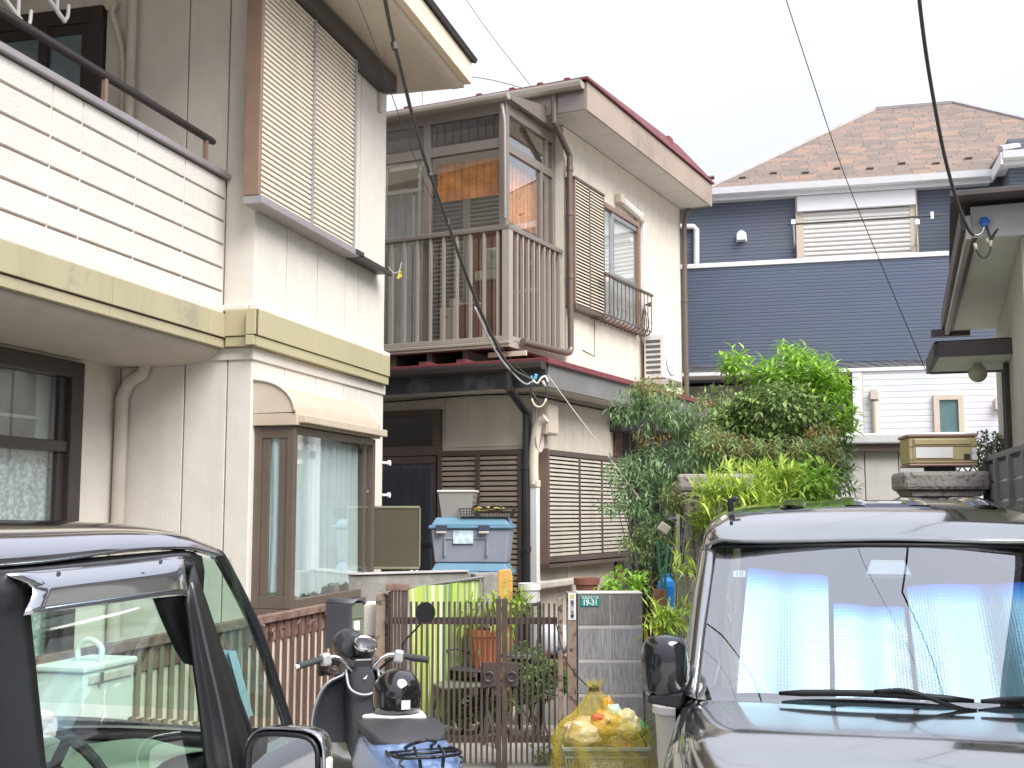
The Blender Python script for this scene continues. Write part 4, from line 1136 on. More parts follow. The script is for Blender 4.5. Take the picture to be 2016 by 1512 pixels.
# shuttered window
wy_ = UPY - .06
wa, wb = NV.Y(1570, 450, wy_).x, NV.Y(1804, 450, wy_).x
wz1 = NV.Y(1690, 381, wy_).z; wzm = NV.Y(1690, 412, wy_).z; wz0 = zpt - .5
q = MB(); q.box(wa, wa + .09, wy_ - .02, UPY - .001, wz0, wz1); q.box(wb - .09, wb, wy_ - .02, UPY - .001, wz0, wz1); q.box(wa - .02, wa, wy_ - .05, UPY - .001, wz0, wz1 + .02); q.box(wb, wb + .02, wy_ - .05, UPY - .001, wz0, wz1 + .02); q.box(wa, wb, wy_ - .06, UPY - .001, wz1, wz1 + .025); q.build('window_frame', M_cream, nv, bev=.003)
q = MB(); q.box(wa + .002, wb - .002, wy_ - .09, wy_ - .021, wzm, wz1 - .003); q.build('shutter_box', M_wtrim, nv, bev=.008)
q = MB(); q.box(wa + .09, wb - .09, wy_, wy_ + .01, wz0, wzm); q.build('shutter_back', M_pipe, nv)
d = .068; me = MB().add([(wa + .09, 0, 0), (wb - .09, 0, 0), (wb - .09, -.022, -d*.35), (wa + .09, -.022, -d*.35), (wb - .09, -.022, -d*.7), (wa + .09, -.022, -d*.7), (wb - .09, 0, -d*.95), (wa + .09, 0, -d*.95)], [(0,3,2,1), (3,5,4,2), (5,7,6,4)]).mesh('shutter_slat', mat('ivory_slat', (.68,.66,.62), .4, var=.03))
k = 0
while wzm - k*d > wz0: inst(me, 'shutter_slat', nv, (0, wy_, wzm - k*d)); k += 1
t = thing('laundry_pole', 'dark laundry pole in white brackets across the white shuttered window', 'pole', fr=NV)
pa_, pb_ = NV.Y(1550, 442, .35), NV.Y(1850, 424, .35)
q = MB(); q.tube([pa_, pb_], .015, 8); q.build('pole', M_bronze, t)
for px in (1562, 1806):
    p = NV.Y(px, 438, .35); q = MB(); q.tube(curve([(p.x, UPY, p.z - .25), (p.x, .6, p.z - .1), (p.x, .35, p.z + .03)], 4), .014, 6); q.box(p.x - .03, p.x + .03, .32, .38, p.z - .03, p.z + .04); q.build('bracket', M_white, t)
p = NV.Y(1835, 424, .35); q = MB(); q.box(p.x - .02, p.x + .02, .33, .37, p.z - .05, p.z + .05); q.build('peg', M_white, t)
def vent_hood(px, py, yy, w_, h_, par, m):
    p = NV.Y(px, py, yy); q = MB()
    pr = [(p.x - w_/2, p.z - h_/2), (p.x + w_/2, p.z - h_/2), (p.x + w_/2, p.z + h_*.1)] + [(p.x + w_/2*cos(a*pi/8), p.z + h_*.1 + w_/2*sin(a*pi/8)) for a in range(1, 8)] + [(p.x - w_/2, p.z + h_*.1)]
    q.prism(pr, yy - .10, yy - .002, 'y'); q.prism([(p.x + (a - p.x)*1.2, p.z + (b - p.z)*1.15) for a, b in pr], yy - .01, yy - .001, 'y')
    return q.build('vent_hood', m, par, bev=.01)
vent_hood(1460, 466, UPY, .13, .14, nv, M_white); vent_hood(1721, 776, .01, .11, .16, nv, M_pipe); vent_hood(1968, 794, .01, .14, .18, nv, M_pipe)
p = NV.Y(1722, 790, -.03); q = MB(); q.tube([(p.x, -.03, 0), (p.x, -.03, p.z)], .045, 10); q.build('drain_pipe', M_cream, nv, smooth='auto')
P = [NV.Y(a, b, UPY - .06) for a, b in ((1340, 446), (1366, 446), (1371, 452), (1371, 530))]
q = MB(); q.tube(P[:2] + P[2:], .045, 10); q.build('wall_duct', M_white, nv, smooth='auto')
# small window on the white wall, tall window in the recess
def nwin(x0p, x1p, y0p, y1p, yy, fr_m, gl_m):
    a, b = NV.Y(x0p, (y0p+y1p)/2, yy).x, NV.Y(x1p, (y0p+y1p)/2, yy).x
    z1_, z0_ = NV.Y((x0p+x1p)/2, y0p, yy).z, NV.Y((x0p+x1p)/2, y1p, yy).z
    f = .075
    q = MB(); q.box(a, b, yy - .05, yy - .001, z1_ - f, z1_); q.box(a, b, yy - .05, yy - .001, z0_, z0_ + f); q.box(a, a + f, yy - .05, yy - .001, z0_ + f, z1_ - f); q.box(b - f, b, yy - .05, yy - .001, z0_ + f, z1_ - f); q.build('window_frame', fr_m, nv, bev=.004)
    q = MB(); q.box(a + f, b - f, yy - .02, yy - .016, z0_ + f, z1_ - f); q.build('window_pane', gl_m, nv)
nwin(1838, 1898, 777, 862, .01, M_cream, mat('frosted_pane', (.11,.19,.19), .15, var=.1, bump=.2, bs=200))
nwin(1600, 1672, 762, 880, 1.4, M_brownal, mat('milky_pane', (.45,.47,.42), .2, var=.1))
# ================================================================ SHED
sh = Fr(0, 12.2, radians(-12))
shed = thing('storage_shed', 'low white panelled shed with a pale flat roof behind the leafy shrub', 'shed', fr=sh)
xa_, xb_ = sh.Y(1440, 940, 0).x, sh.Y(1880, 940, 0).x
zt_ = sh.Y(1700, 868, -.1).z
ed = [xa_] + [sh.Y(p, 940, 0).x for p in (1562, 1703, 1770)] + [xb_]
for a, b in zip(ed[:-1], ed[1:]):
    q = MB(); q.box(a + .004, b - .004, 0, .03, 0, zt_ - .1); q.build('wall_panel', mat('shed_panel', (.60,.58,.53), .5, var=.05, streak=.15), shed, bev=.006)
q = MB(); q.box(xa_, xb_, .031, 1.5, 0, zt_ - .1); q.build('body', M_pipe, shed)
q = MB(); q.box(xa_ - .1, xb_ + .1, -.14, 1.6, zt_ - .03, zt_ + .07); q.build('roof', mat('shed_roof', (.55,.56,.54), .5, streak=.2), shed, bev=.015)
q = MB(); q.box(xa_ - .05, xb_ + .05, -.09, -.002, zt_ - .098, zt_ - .032); q.build('roof_rail', M_brownal, shed)

# ================================================================ RIGHT HOUSE
zs3 = at(1912, 465, 6.2).z
P1_, P2_ = atz(2010, 464, zs3), atz(1969, 621, zs3)
RH = Fr(P1_.x, P1_.y, atan2(P2_.y - P1_.y, P2_.x - P1_.x))
rh = thing('old_grey_house', 'old house with dark eave and pale soffit at the far side of the grey fence', 'house', fr=RH)
e1_, e2_ = RH.L(atz(1912, 465, zs3)), RH.L(atz(1868, 652, zs3))
w2_ = RH.L(atz(1985, 655, zs3))
lenR = e2_.x
M_rwall = mat('old_wall', (.50, .49, .43), .85, var=.08, bump=.2, bs=60, streak=.3)
M_rsof = mat('old_soffit', (.80, .81, .78), .8, var=.05, stain=(.62,.62,.57), stain_amt=.5)
M_rdark = mat('old_dark_trim', (.08, .068, .065), .6, var=.2, streak=.3)
M_rpale = mat('old_verge', (.42, .41, .40), .7, var=.12, stain=(.3,.29,.28), stain_amt=.5)
q = MB(); q.box(-.0, lenR + .5, -6, 0, 0, zs3 - .003); q.build('wall', M_rwall, rh)
q = MB(); q.add([(e1_.x, e1_.y, zs3), (e2_.x, e2_.y, zs3), (e2_.x + .1, -6, zs3), (e1_.x, -6, zs3)], [(0,1,2,3)]); q.build('soffit', M_rsof, rh)
dirE = (e2_ - e1_).normalized(); nE = V((-dirE.y, dirE.x, 0))
def along(name, p, q_, off0, off1, z0, z1, m, par, ext=(0, 0)):
    d = (q_ - p).normalized(); n = V((-d.y, d.x, 0)); p = p - d*ext[0]; q_ = q_ + d*ext[1]
    b = MB(); P = [p + n*off0, q_ + n*off0, q_ + n*off1, p + n*off1]
    b.prism([(v.x, v.y) for v in P], z0, z1, 'z'); return b.build(name, m, par, bev=.004)
along('inner_verge_trim', e1_, e2_, -.03, .0, zs3 - .012, zs3 - .002, M_rdark, rh)
along('verge_board', e1_, e2_, .0, .03, zs3 - .03, zs3 + .10, M_rpale, rh, (.06, 0))
along('verge_trim', e1_, e2_, .031, .055, zs3 + .02, zs3 + .14, M_rdark, rh, (.06, .05))
along('front_board', e1_ + V((-.04, 0, 0)), V((e1_.x - .04, e1_.y - .31, 0)), -.02, .02, zs3 - .02, zs3 + .15, M_rpale, rh)
along('front_beam', V((e1_.x - .04, e1_.y - .312, 0)), V((e1_.x - .04, -6, 0)), -.03, .01, zs3 - .0, zs3 + .11, M_rdark, rh)
along('roof_edge', V((e1_.x - .10, e1_.y + .10, 0)), V((e1_.x - .10, -6, 0)), -.12, .04, zs3 + .17, zs3 + .20, M_rdark, rh)
q = MB(); q.tube([V((e1_.x - .12, e1_.y - .28, zs3 + .16)), V((e1_.x - .12, -6, zs3 + .16))], .035, 10); q.build('gutter', mat('copper_gutter', (.30,.16,.13), .4, metal=.3, var=.15), rh, smooth='auto')
q = MB(); q.prism([(e1_.x - .12, zs3 + .205), (lenR + .15, zs3 + .205), (lenR/2, zs3 + .32)], -6, e1_.y + .1, 'y'); q.build('roof', M_rdark, rh)
for k in range(9):
    q = MB(); q.box(e1_.x - .10, e1_.x + .2, -.35 - k*.28, -.12 - k*.28, zs3 + .206, zs3 + .235 + .01*(k % 2)); q.build('roof_tile', mat('roof_tile', (.24,.15,.12), .7, var=.4, vs_=4), rh, bev=.006)
q = MB(); q.box(e1_.x - .16, e1_.x + .1, -.42, -.32, zs3 + .21, zs3 + .30); q.build('ridge_end', MATS['roof_tile'], rh, bev=.01)
q = MB(); q.box(lenR + .0, lenR + .1, e1_.y - .05, e1_.y + .25, zs3 - .04, zs3 + .02); q.build('rear_gutter', M_rdark, rh)
# entrance canopy with a globe lamp
zc_ = at(1925, 700, 7.6).z
cpy = [atz(a, b, zc_) for a, b in ((1848, 700), (2075, 690), (2040, 726), (1832, 733))]
cn = thing('entrance_canopy', 'small dark flat canopy with pale underside over the doorway, globe lamp below', 'canopy', cpy[0])
cl = [p - cpy[0] for p in cpy]
q = MB(); q.prism([(p.x, p.y) for p in cl], .0, .012, 'z'); q.build('underside', mat('canopy_white', (.84,.85,.82), .7, var=.04), cn)
for i in range(4):
    a, b = cl[i], cl[(i+1) % 4]
    d = (b - a).normalized(); n = V((d.y, -d.x, 0))
    q = MB(); q.prism([((a - n*0).x, (a).y), (b.x, b.y), ((b + n*.03).x, (b + n*.03).y), ((a + n*.03).x, (a + n*.03).y)], -.012, .085, 'z'); q.build('edge_board', M_rdark, cn)
ctr = (cl[0] + cl[1] + cl[2] + cl[3])/4
q = MB(); q.add([(p.x*1.0 + (p - ctr).x*.06, p.y + (p - ctr).y*.06, .09) for p in cl] + [(ctr.x + .1, ctr.y, .17)], [(0,1,4),(1,2,4),(2,3,4),(3,0,4),(3,2,1,0)]); q.build('roof_sheet', mat('canopy_sheet', (.22,.17,.16), .5, var=.2), cn)
gl_ = at(1925, 735, 8.0)
t = thing('globe_lamp', 'round white glass globe lamp hanging under the small dark canopy', 'lamp', (gl_.x, gl_.y, gl_.z))
q = MB(); q.lathe([(.062*sin(a*pi/12), -.062*cos(a*pi/12)) for a in range(13)], (0,0,0), 20); q.build('globe', mat('globe_glass', (.50,.48,.40), .25, var=.05), t, smooth=True)
q = MB(); q.lathe([(.028, .05), (.028, zc_ - gl_.z)], (0,0,0), 14); q.build('stem', M_rpale, t, smooth='auto')
# door wall under the canopy
dwp = at(1978, 780, 7.9)
DW = Fr(dwp.x, dwp.y, radians(-20))
q = MB()
dw = thing('porch_door', 'glazed porch door with dark frame below the small canopy', 'door', fr=DW)
q.box(0, .05, -.02, .05, 0, zc_ - .01); q.box(.05, .7, -.02, .05, zc_ - .08, zc_ - .01); q.box(.05, .7, -.02, .05, 1.95, 2.0); q.box(.14, .17, -.02, .04, 0, zc_ - .08); q.build('door_frame', M_rdark, dw, bev=.004)
q = MB(); q.box(.05, .7, .01, .016, 0, zc_ - .08); q.build('door_pane', glass('porch_glass', (.5,.55,.55), .12, opaq=.35, col=(.25,.29,.28)), dw)
q = MB(); q.box(-.0, .7, .3, .32, 0, zc_ - .02); q.build('door_back', M_midin, dw)

# ================================================================ GATEPOSTS, LETTERBOX, GREY FENCE
def granite():
    m = mat('granite', (.33, .30, .27), .85, var=.2, vs_=4, bump=.9, bs=45, bd=.01, stain=(.10,.085,.08), stain_amt=.85, stain_scale=30)
    return m
M_gran = granite()
def gatepost(px, py, Y, label, wcap=.47):
    p = at(px, py, Y)
    fr_ = Fr(p.x, p.y, radians(-8))
    t = thing('granite_gatepost', label, 'gatepost', fr=fr_, group='granite gateposts')
    zt = p.z
    q = MB(); q.box(0, wcap, 0, .40, zt - .105, zt); q.build('cap', M_gran, t, bev=.022)
    q = MB(); q.prism([(.02, zt - .106), (wcap - .02, zt - .106), (wcap - .05, zt - .14), (.05, zt - .14)], .03, .37, 'y'); q.build('cap_foot', M_gran, t, bev=.006)
    q = MB(); q.box(.05, wcap - .05, .05, .36, 0, zt - .142); q.build('shaft', M_gran, t, bev=.006)
    for k in range(8):
        x = .055 + k*(wcap - .11)/8
        q = MB(); q.box(x + .004, x + (wcap - .11)/8 - .004, .036, .049, .3, zt - .15 - .003*(k % 3)); q.build('rib', M_gran, t, bev=.004)
    return fr_, zt
gp, gz = gatepost(1778, 928, 6.6, 'granite gatepost with a ribbed shaft carrying the gold letterbox')
gatepost(1333, 933, 7.3, 'granite gatepost half hidden by the yellow green bamboo leaves')
# letterbox
lp = at(1793, 905, 6.62)
LB = Fr(lp.x, lp.y + .02, radians(-8))
t = thing('letterbox', 'gold and white letterbox on a dark foot on top of the granite gatepost', 'letterbox', fr=LB)
M_gold = mat('gold_metal', (.52, .43, .22), .4, metal=.25, var=.06)
lz = lp.z - .02
W_ = .365
q = MB(); q.box(0, W_, 0, .28, lz, lz + .145); q.build('body', M_gold, t, bev=.006)
q = MB(); q.box(-.008, W_ + .008, -.01, .30, lz + .147, lz + .165); q.build('lid', mat('rose_brown', (.33,.21,.17), .45), t, bev=.007)
q = MB(); q.box(-.002, W_ + .002, -.006, .29, lz - .016, lz - .002); q.build('base_lip', MATS['rose_brown'], t, bev=.006)
q = MB(); q.box(.115, .255, .04, .2, gz, lz - .017); q.build('foot', M_black, t)
q = MB(); q.box(.03, W_ - .03, -.008, -.001, lz + .105, lz + .135); q.build('flap', M_gold, t, bev=.002)
q = MB(); q.box(.02, .022, -.004, -.001, lz, lz + .14); q.box(.0, W_, -.004, -.001, lz + .094, lz + .097); q.box(.0, W_, -.004, -.001, lz + .02, lz + .023); q.build('door_seam', MATS['rose_brown'], t)
q = MB(); q.box(.035, .235, -.006, -.001, lz + .03, lz + .09); q.build('name_plate', M_white, t)
q = MB(); q.box(.295, .325, -.010, -.001, lz + .022, lz + .052); q.build('knob', M_black, t, bev=.003)
q = MB(); q.box(.335, .362, -.007, -.001, lz + .018, lz + .085); st_ = q.build('sticker', M_white, t)
text('sticker_lettering', 'マイ', .022, mat('ink_blue', (.06,.13,.35), .6), st_, (.3485, -.0075, lz + .055), (pi/2, 0, 0), .0004, ls=.8)
# fence of grey horizontal boards
FP = at(1943, 900, 6.72)
GF = Fr(FP.x, FP.y, radians(75.57 + 180))
gf = thing('grey_board_fence', 'grey fence of wide horizontal boards with slots beside the granite gatepost', 'fence', fr=GF)
M_gf = mat('grey_board', (.20, .195, .19), .55, var=.06, streak=.15)
ztf = FP.z
q = MB(); q.box(-.02, 3.4, -.02, .04, ztf - .03, ztf); q.build('top_rail', M_gf, gf, bev=.004)
for k in range(8):
    q = MB(); q.box(.45*k, .45*k + .045, -.03, .03, 0, ztf - .031); q.build('post', M_gf, gf, bev=.003)
z = ztf - .05; k = 0
while z > .1:
    for j in range(7):
        q = MB(); q.box(.45*j + .047, .45*j + .448, -.008, .008, z - .088, z); q.build('board', M_gf, gf)
    z -= .104; k += 1
# thin white railing beyond the gatepost
t = thing('white_railing', 'thin white railing with crossed bars seen between gatepost and grey fence', 'railing')
a, b = at(1880, 917, 9.5), at(1950, 920, 9.5)
q = MB()
q.tube([a, b], .012, 6); q.tube([a - V((0,0,.07)), b - V((0,0,.07))], .01, 6); q.build('rail', M_white, t)
q = MB()
for k in range(3):
    u_ = a.lerp(b, .2 + .3*k); q.tube([u_ + V((-.06,0,-.07)), u_ + V((.0,0,0)), u_ + V((.06,0,-.07))], .008, 5)
q.build('crossed_bars', M_bronze, t)
for f_ in (.0, 1.):
    u_ = a.lerp(b, f_); q = MB(); q.tube([u_, V((u_.x, u_.y, 0))], .014, 6); q.build('post', M_white, t)
# ================================================================ GROUND
M_conc = mat('concrete', (.42, .40, .37), .9, var=.12, vs_=3, bump=.5, bs=35, stain=(.26,.25,.23), stain_amt=.5, stain_scale=1.4)
q = MB(); q.box(-300, 300, -300, 300, -.5, -.03); q.build('ground', mat('earth', (.30,.27,.23), .95, var=.2, bump=.6, bs=20), kind='structure')
q = MB(); q.prism([(-60, -60), (60, -60), (60, 7.55), (-60, 7.55)], -.029, .0, 'z'); q.build('road', mat('worn_paving', (.44,.43,.41), .9, var=.15, vs_=25, bump=.7, bs=140), kind='structure')
q = MB(); q.prism([(-4, 7.56), (6, 7.56), (6, 8.3), (-4, 8.3)], -.02, .01, 'z'); q.build('kerb_apron', M_conc, kind='structure', bev=.01)
path = MB(); path.prism([(-1.15, 7.95), (.8, 7.95), (.66, 11.2), (.02, 11.2), (-.02, 9.5), (-1.05, 9.3)], .012, .03, 'z'); path.build('path', mat('pale_paving', (.55,.51,.46), .9, var=.12, vs_=5, bump=.4), kind='structure')
q = MB(); q.prism([(-1.3, 8.31), (3.5, 8.31), (4.5, 16), (-3, 16)], -.02, .011, 'z'); q.build('garden_soil', mat('soil', (.20,.16,.12), .95, var=.3, bump=.9, bs=15, bd=.03), kind='structure')
# scattered leaves and pebbles on the path edges
rg = random.Random(4); q = MB()
for i in range(420):
    x, y = rg.uniform(-1.0, -.05), rg.uniform(8.6, 9.6); r = rg.uniform(.01, .03)
    q.obox((x, y, .018 + r*.3), (r*2, r*1.6, r), (rg.random(), rg.random(), rg.random()*3))
q.build('pebbles', mat('pebble', (.45,.42,.37), .9, var=.35, vs_=14), kind='stuff')
# ================================================================ BROWN FENCE
FN = Fr(-1.744, 6.0, radians(75.57))
M_fb = mat('maroon_slat', (.13, .068, .056), .6, var=.15, stain=(.24,.15,.11), stain_amt=.5, stain_scale=9)
M_fr = mat('rusty_rail', (.21, .13, .10), .7, var=.3, vs_=12, stain=(.10,.06,.045), stain_amt=.8, stain_scale=14)
M_fback = mat('fence_backing', (.68, .60, .49), .8, var=.06, streak=.15)
fz = 1.05
def bfence(x0, x1, label, backing=True, ms=M_fb):
    t = thing('slatted_fence', label, 'fence', fr=FN, group='slatted fence along the beige house')
    q = MB(); q.box(x0, x1, -.03, .03, fz - .045, fz); q.build('top_rail', M_fr, t, bev=.004)
    q = MB(); q.box(x0, x1, -.0, .02, fz - .16, fz - .047); q.build('rail', M_fr, t); q = MB(); q.box(x0, x1, 0, .02, .12, .15); q.build('rail', M_fr, t)
    me = MB().box(-.018, .018, -.010, -.003, .04, fz - .047).mesh('slat', ms)
    n = int((x1 - x0)/.098)
    for k in range(n): inst(me, 'slat', t, (x0 + .03 + k*(x1 - x0 - .06)/max(1, n - 1), 0, 0))
    if backing:
        q = MB(); q.box(x0, x1, .012, .03, 0, fz - .162); q.build('backing_panel', M_fback, t)
    return t
xg = FN.Y(640, 1187, 0).x
bfence(-1.9, .84, 'slatted fence section seen through the black car windows', True, mat('olive_slat', (.24,.21,.15), .6, var=.15))
bfence(.86, xg + .25, 'maroon slatted fence with rusty top rail in front of the bay window')
rb = random.Random(8)
q = MB()
for k in range(9):
    x = .9 + rb.random()*(xg - .8); q.obox((x, -.034, fz - .03 - rb.random()*.09), (.02 + rb.random()*.04, .012, .012 + rb.random()*.02), (rb.random(), rb.random()*.4, rb.random()))
q.build('rust_flakes', M_fr, bpy.data.objects['slatted_fence.001'], kind='stuff')
# cream wall end and brown post next to the letterbox
EP = at(728, 1190, 7.95)
t = thing('gate_jamb', 'pale painted wall end with a peeling brown post between dark letterbox and gate', 'post', (0, 0, 0))
a, b = at(715, 1200, 7.98), at(739, 1200, 7.98)
q = MB(); q.box(a.x, b.x, 7.98, 8.2, 0, a.z + .04); q.build('wall_end', M_paraw, t, bev=.012)
q = MB(); q.box(a.x, b.x, 7.965, 7.978, a.z - .23, a.z - .17); q.build('patch', M_fr, t)
M_peel = mat('peeling_brown', (.30, .22, .165), .7, var=.12, vs_=8, stain=(.055,.04,.035), stain_amt=.95, stain_scale=17, bump=.4, bs=25)
a, b = at(740, 1168, 7.85), at(759, 1168, 7.85)
q = MB(); q.box(a.x, b.x, 7.85, 7.95, 0, a.z); q.box(b.x + .002, b.x + .035, 7.87, 7.93, 0, a.z - .01); q.build('post', M_peel, t, bev=.004)
# dark letterbox on its post
MBX = at(640, 1260, 7.25)
ML = Fr(MBX.x, MBX.y, radians(8))
t = thing('pillar_letterbox', 'dark grey pillar letterbox with olive door and blank white sticker by the fence', 'letterbox', fr=ML)
zt_ = at(640, 1178, 7.25).z; za_ = MBX.z - .05
wd = at(716, 1200, 7.25).x - MBX.x
fw = .15
prof_ = [(0, za_), (wd - .01, za_), (wd - .01, zt_ - .03)]
M_lbx = mat('charcoal_paint', (.075, .08, .09), .45, var=.1)
# side faces the viewer on the left, door on the right; rounded lid
q = MB()
q.prism([(0, .0), (fw, -.10), (wd, -.04), (wd - fw, .12)], za_ - .0, zt_ - .03, 'z'); q.build('body', M_lbx, t, bev=.006)
def rx(u, v): 
    P0, P1, P3 = V((0, 0, 0)), V((fw, -.10, 0)), V((wd - fw, .12, 0))
    return P0 + (P1 - P0)*v + (P3 - P0)*u
P0, P1, P2, P3 = V((0,0,0)), V((fw,-.10,0)), V((wd,-.04,0)), V((wd-fw,.12,0))
rows = []
for i in range(9):
    a = i/8; h = .028*sin(a*pi)**.7
    rows.append([P0.lerp(P3, a) + V((0,0,zt_ - .028 + h)) + (P0 - P1)*.02, P1.lerp(P2, a) + V((0,0,zt_ - .028 + h)) + (P1 - P0)*.08])
q = MB(); q.grid(rows); q.build('lid', M_lbx, t, smooth=True, solid=.01)
def face_quad(u0, u1, z0, z1, off):
    d = (P2 - P1).normalized(); n = V((d.y, -d.x, 0))
    L_ = (P2 - P1).length
    A_ = P1 + d*(u0*L_) + n*off; B_ = P1 + d*(u1*L_) + n*off
    b = MB(); C_ = A_ - n*.004; D_ = B_ - n*.004
    b.add([(A_.x,A_.y,z0),(B_.x,B_.y,z0),(B_.x,B_.y,z1),(A_.x,A_.y,z1),(C_.x,C_.y,z0),(D_.x,D_.y,z0),(D_.x,D_.y,z1),(C_.x,C_.y,z1)], [(0,1,2,3),(7,6,5,4),(0,4,5,1),(2,6,7,3),(1,5,6,2),(0,3,7,4)]); return b
M_old = mat('olive_door', (.14,.16,.11), .5, var=.08)
face_quad(.06, .95, zt_ - .115, zt_ - .025, .006).build('flap', M_old, t); face_quad(.06, .95, za_ + .01, zt_ - .12, .006).build('door', M_old, t)
face_quad(.2, .62, zt_ - .185, zt_ - .13, .009).build('sticker', M_white, t)
q = MB(); q.box(.12, .17, 0, .06, 0, za_); q.build('post', M_lbx, t)
# ================================================================ GATE
GD = 7.83
def gx(px): return (px - 1008)/2339*GD
zg1 = at(900, 1184, GD).z; zg0 = .05
M_gate = mat('gate_brown', (.075, .052, .042), .5, var=.18, vs_=9, stain=(.18,.13,.10), stain_amt=.3, stain_scale=12)
gt = thing('double_gate', 'brown double gate of thin upright bars with two ring latches', 'gate', (0, GD, 0))
def leafg(xa, xb, n, z1):
    for z in (at(900, 1222, GD).z, at(900, 1455, GD).z):
        q = MB(); q.box(xa, xb, -.008, .012, z - .022, z + .022); q.build('rail', M_gate, gt, bev=.002)
    me = MB().box(-.0075, .0075, -.022, -.009, zg0, z1).mesh('bar', M_gate)
    for k in range(n): inst(me, 'bar', gt, (xa + (xb - xa)*(k + .5)/n, 0, 0), (0, 0, 0))
leafg(gx(806), gx(976), 16, zg1)
leafg(gx(1000), gx(1096), 9, zg1 - .012)
M_gdark = mat('gate_dark', (.07, .05, .045), .5, var=.15)
for px0, px1, m in ((977, 987, M_gdark), (988.5, 999, M_gate)):
    q = MB(); q.box(gx(px0), gx(px1), -.03, .02, zg0 - .03, zg1 + .02); q.build('meeting_stile', m, gt, bev=.003)
q = MB(); q.box(gx(1097), gx(1107), -.03, .02, zg0, zg1 + .02); q.build('hinge_stile', M_peel, gt, bev=.003)
q = MB(); q.box(gx(766), gx(771), -.01, .02, zg0, zg1 + .06); q.build('hinge_stile', M_gate, gt, bev=.003)
for px in (774, 781, 788, 795, 802):
    q = MB(); q.box(gx(px) - .009, gx(px) + .009, -.022, -.009, zg0, zg1 + .1); q.build('bar', M_gate, gt)
q = MB(); q.box(gx(762), gx(806), -.008, .012, at(800, 1222, GD).z - .022, at(800, 1222, GD).z + .022); q.build('rail', M_gate, gt)
q = MB(); q.box(gx(762), gx(806), -.03, .03, zg1 + .07, zg1 + .115); q.build('cap_rail', M_fr, gt, bev=.004)
for px in (964, 1008):
    zc = at(px, 1327, GD).z
    q = MB(); q.box(gx(px) - .042, gx(px) + .042, -.034, -.023, zc - .075, zc + .08); lt = q.build('latch_plate', M_gdark, gt, bev=.003)
    q = MB(); q.tube([(gx(px) + .03*cos(a*pi/12), -.048, zc - .01 + .03*sin(a*pi/12)) for a in range(25)], .0055, 6); q.build('ring', mat('ring_iron', (.11,.10,.10), .4, metal=.5), lt, smooth=True)
    q = MB(); q.tube([(gx(px), -.034, zc + .02), (gx(px), -.052, zc + .02)], .008, 8); q.build('ring_pin', MATS['ring_iron'], lt)
# peeling post and hose wire on the right
t = thing('peeling_post', 'peeling brown steel post between gate and block pillar', 'post', (0, GD, 0))
a, b = gx(1115), gx(1133)
q = MB(); q.box(a, b, -.02, .08, 0, at(1120, 1168, GD).z); q.build('post', M_peel, t, bev=.005)
q = MB(); q.box(a, b + .004, -.023, .083, at(1120,1168,GD).z + .002, at(1120,1168,GD).z + .008); q.build('cap', M_steel, t)
zsn = at(1125, 1193, GD).z
t = thing('dog_warning_sign', 'narrow white sign with a yellow square and Japanese lettering on the peeling post', 'sign', ((gx(1118) + gx(1132))/2, GD - .0245, zsn))
sg_w, sg_h = gx(1132) - gx(1117), .175
q = MB(); q.box(-sg_w/2, sg_w/2, 0, .003, -sg_h/2, sg_h/2); pl = q.build('plate', M_white, t)
q = MB(); q.box(-.012, .012, -.0015, -.0005, .050, .076); q.build('yellow_square', mat('sign_yellow', (.62,.52,.12), .5), pl)
text('lettering', '猛\n犬\nに\n注\n意', .0265, mat('sign_ink', (.03,.03,.06), .6), pl, (0, -.001, -.022), (pi/2, 0, 0), .0004, bold=.0006, ls=.88)
# block pillar
t = thing('block_pillar', 'grey concrete block pillar with scored blocks and pale mortar joints', 'pillar', (0, GD, 0))
M_blk = mat('scratched_block', (.31, .305, .31), .85, var=.12, vs_=7, bump=.8, bs=60, bd=.006)
def scratch():
    m = M_blk; T = m.node_tree; N = T.nodes; Lk = T.links.new
    co = N.new('ShaderNodeTexCoord'); mp = N.new('ShaderNodeMapping'); mp.inputs['Scale'].default_value = (130, 130, 9)
    n = N.new('ShaderNodeTexNoise'); n.inputs['Scale'].default_value = 1; n.inputs['Detail'].default_value = 4
    Lk(co.outputs['Object'], mp.inputs[0]); Lk(mp.outputs[0], n.inputs['Vector'])
    b = N['Principled BSDF']; src = b.inputs['Base Color'].links[0].from_socket
    mr = N.new('ShaderNodeMapRange'); mr.inputs[1].default_value = .3; mr.inputs[2].default_value = .7; mr.inputs[3].default_value = .66; mr.inputs[4].default_value = 1.35
    Lk(n.outputs['Fac'], mr.inputs[0])
    vm = N.new('ShaderNodeVectorMath'); vm.operation = 'SCALE'; Lk(src, vm.inputs[0]); Lk(mr.outputs[0], vm.inputs['Scale']); Lk(vm.outputs[0], b.inputs['Base Color'])
    bu = b.inputs['Normal'].links[0].from_node; Lk(n.outputs['Fac'], bu.inputs['Height'])
scratch()
M_blk2 = M_blk.copy(); M_blk2.name = 'damp_block'
for nd in M_blk2.node_tree.nodes:
    if nd.type == 'HUE_SAT': nd.inputs['Color'].default_value = (.21, .20, .19, 1)
M_mort = mat('mortar', (.50, .48, .46), .9, var=.12, bump=.5, bs=60)
xa, xb = gx(1136), gx(1263)
zt_ = at(1200, 1168, GD).z
q = MB(); q.box(xa + .004, xb - .004, .003, .19, 0, zt_ - .006); q.build('mortar', M_mort, t)
hh = .2185; z = zt_ - .006; k = 0
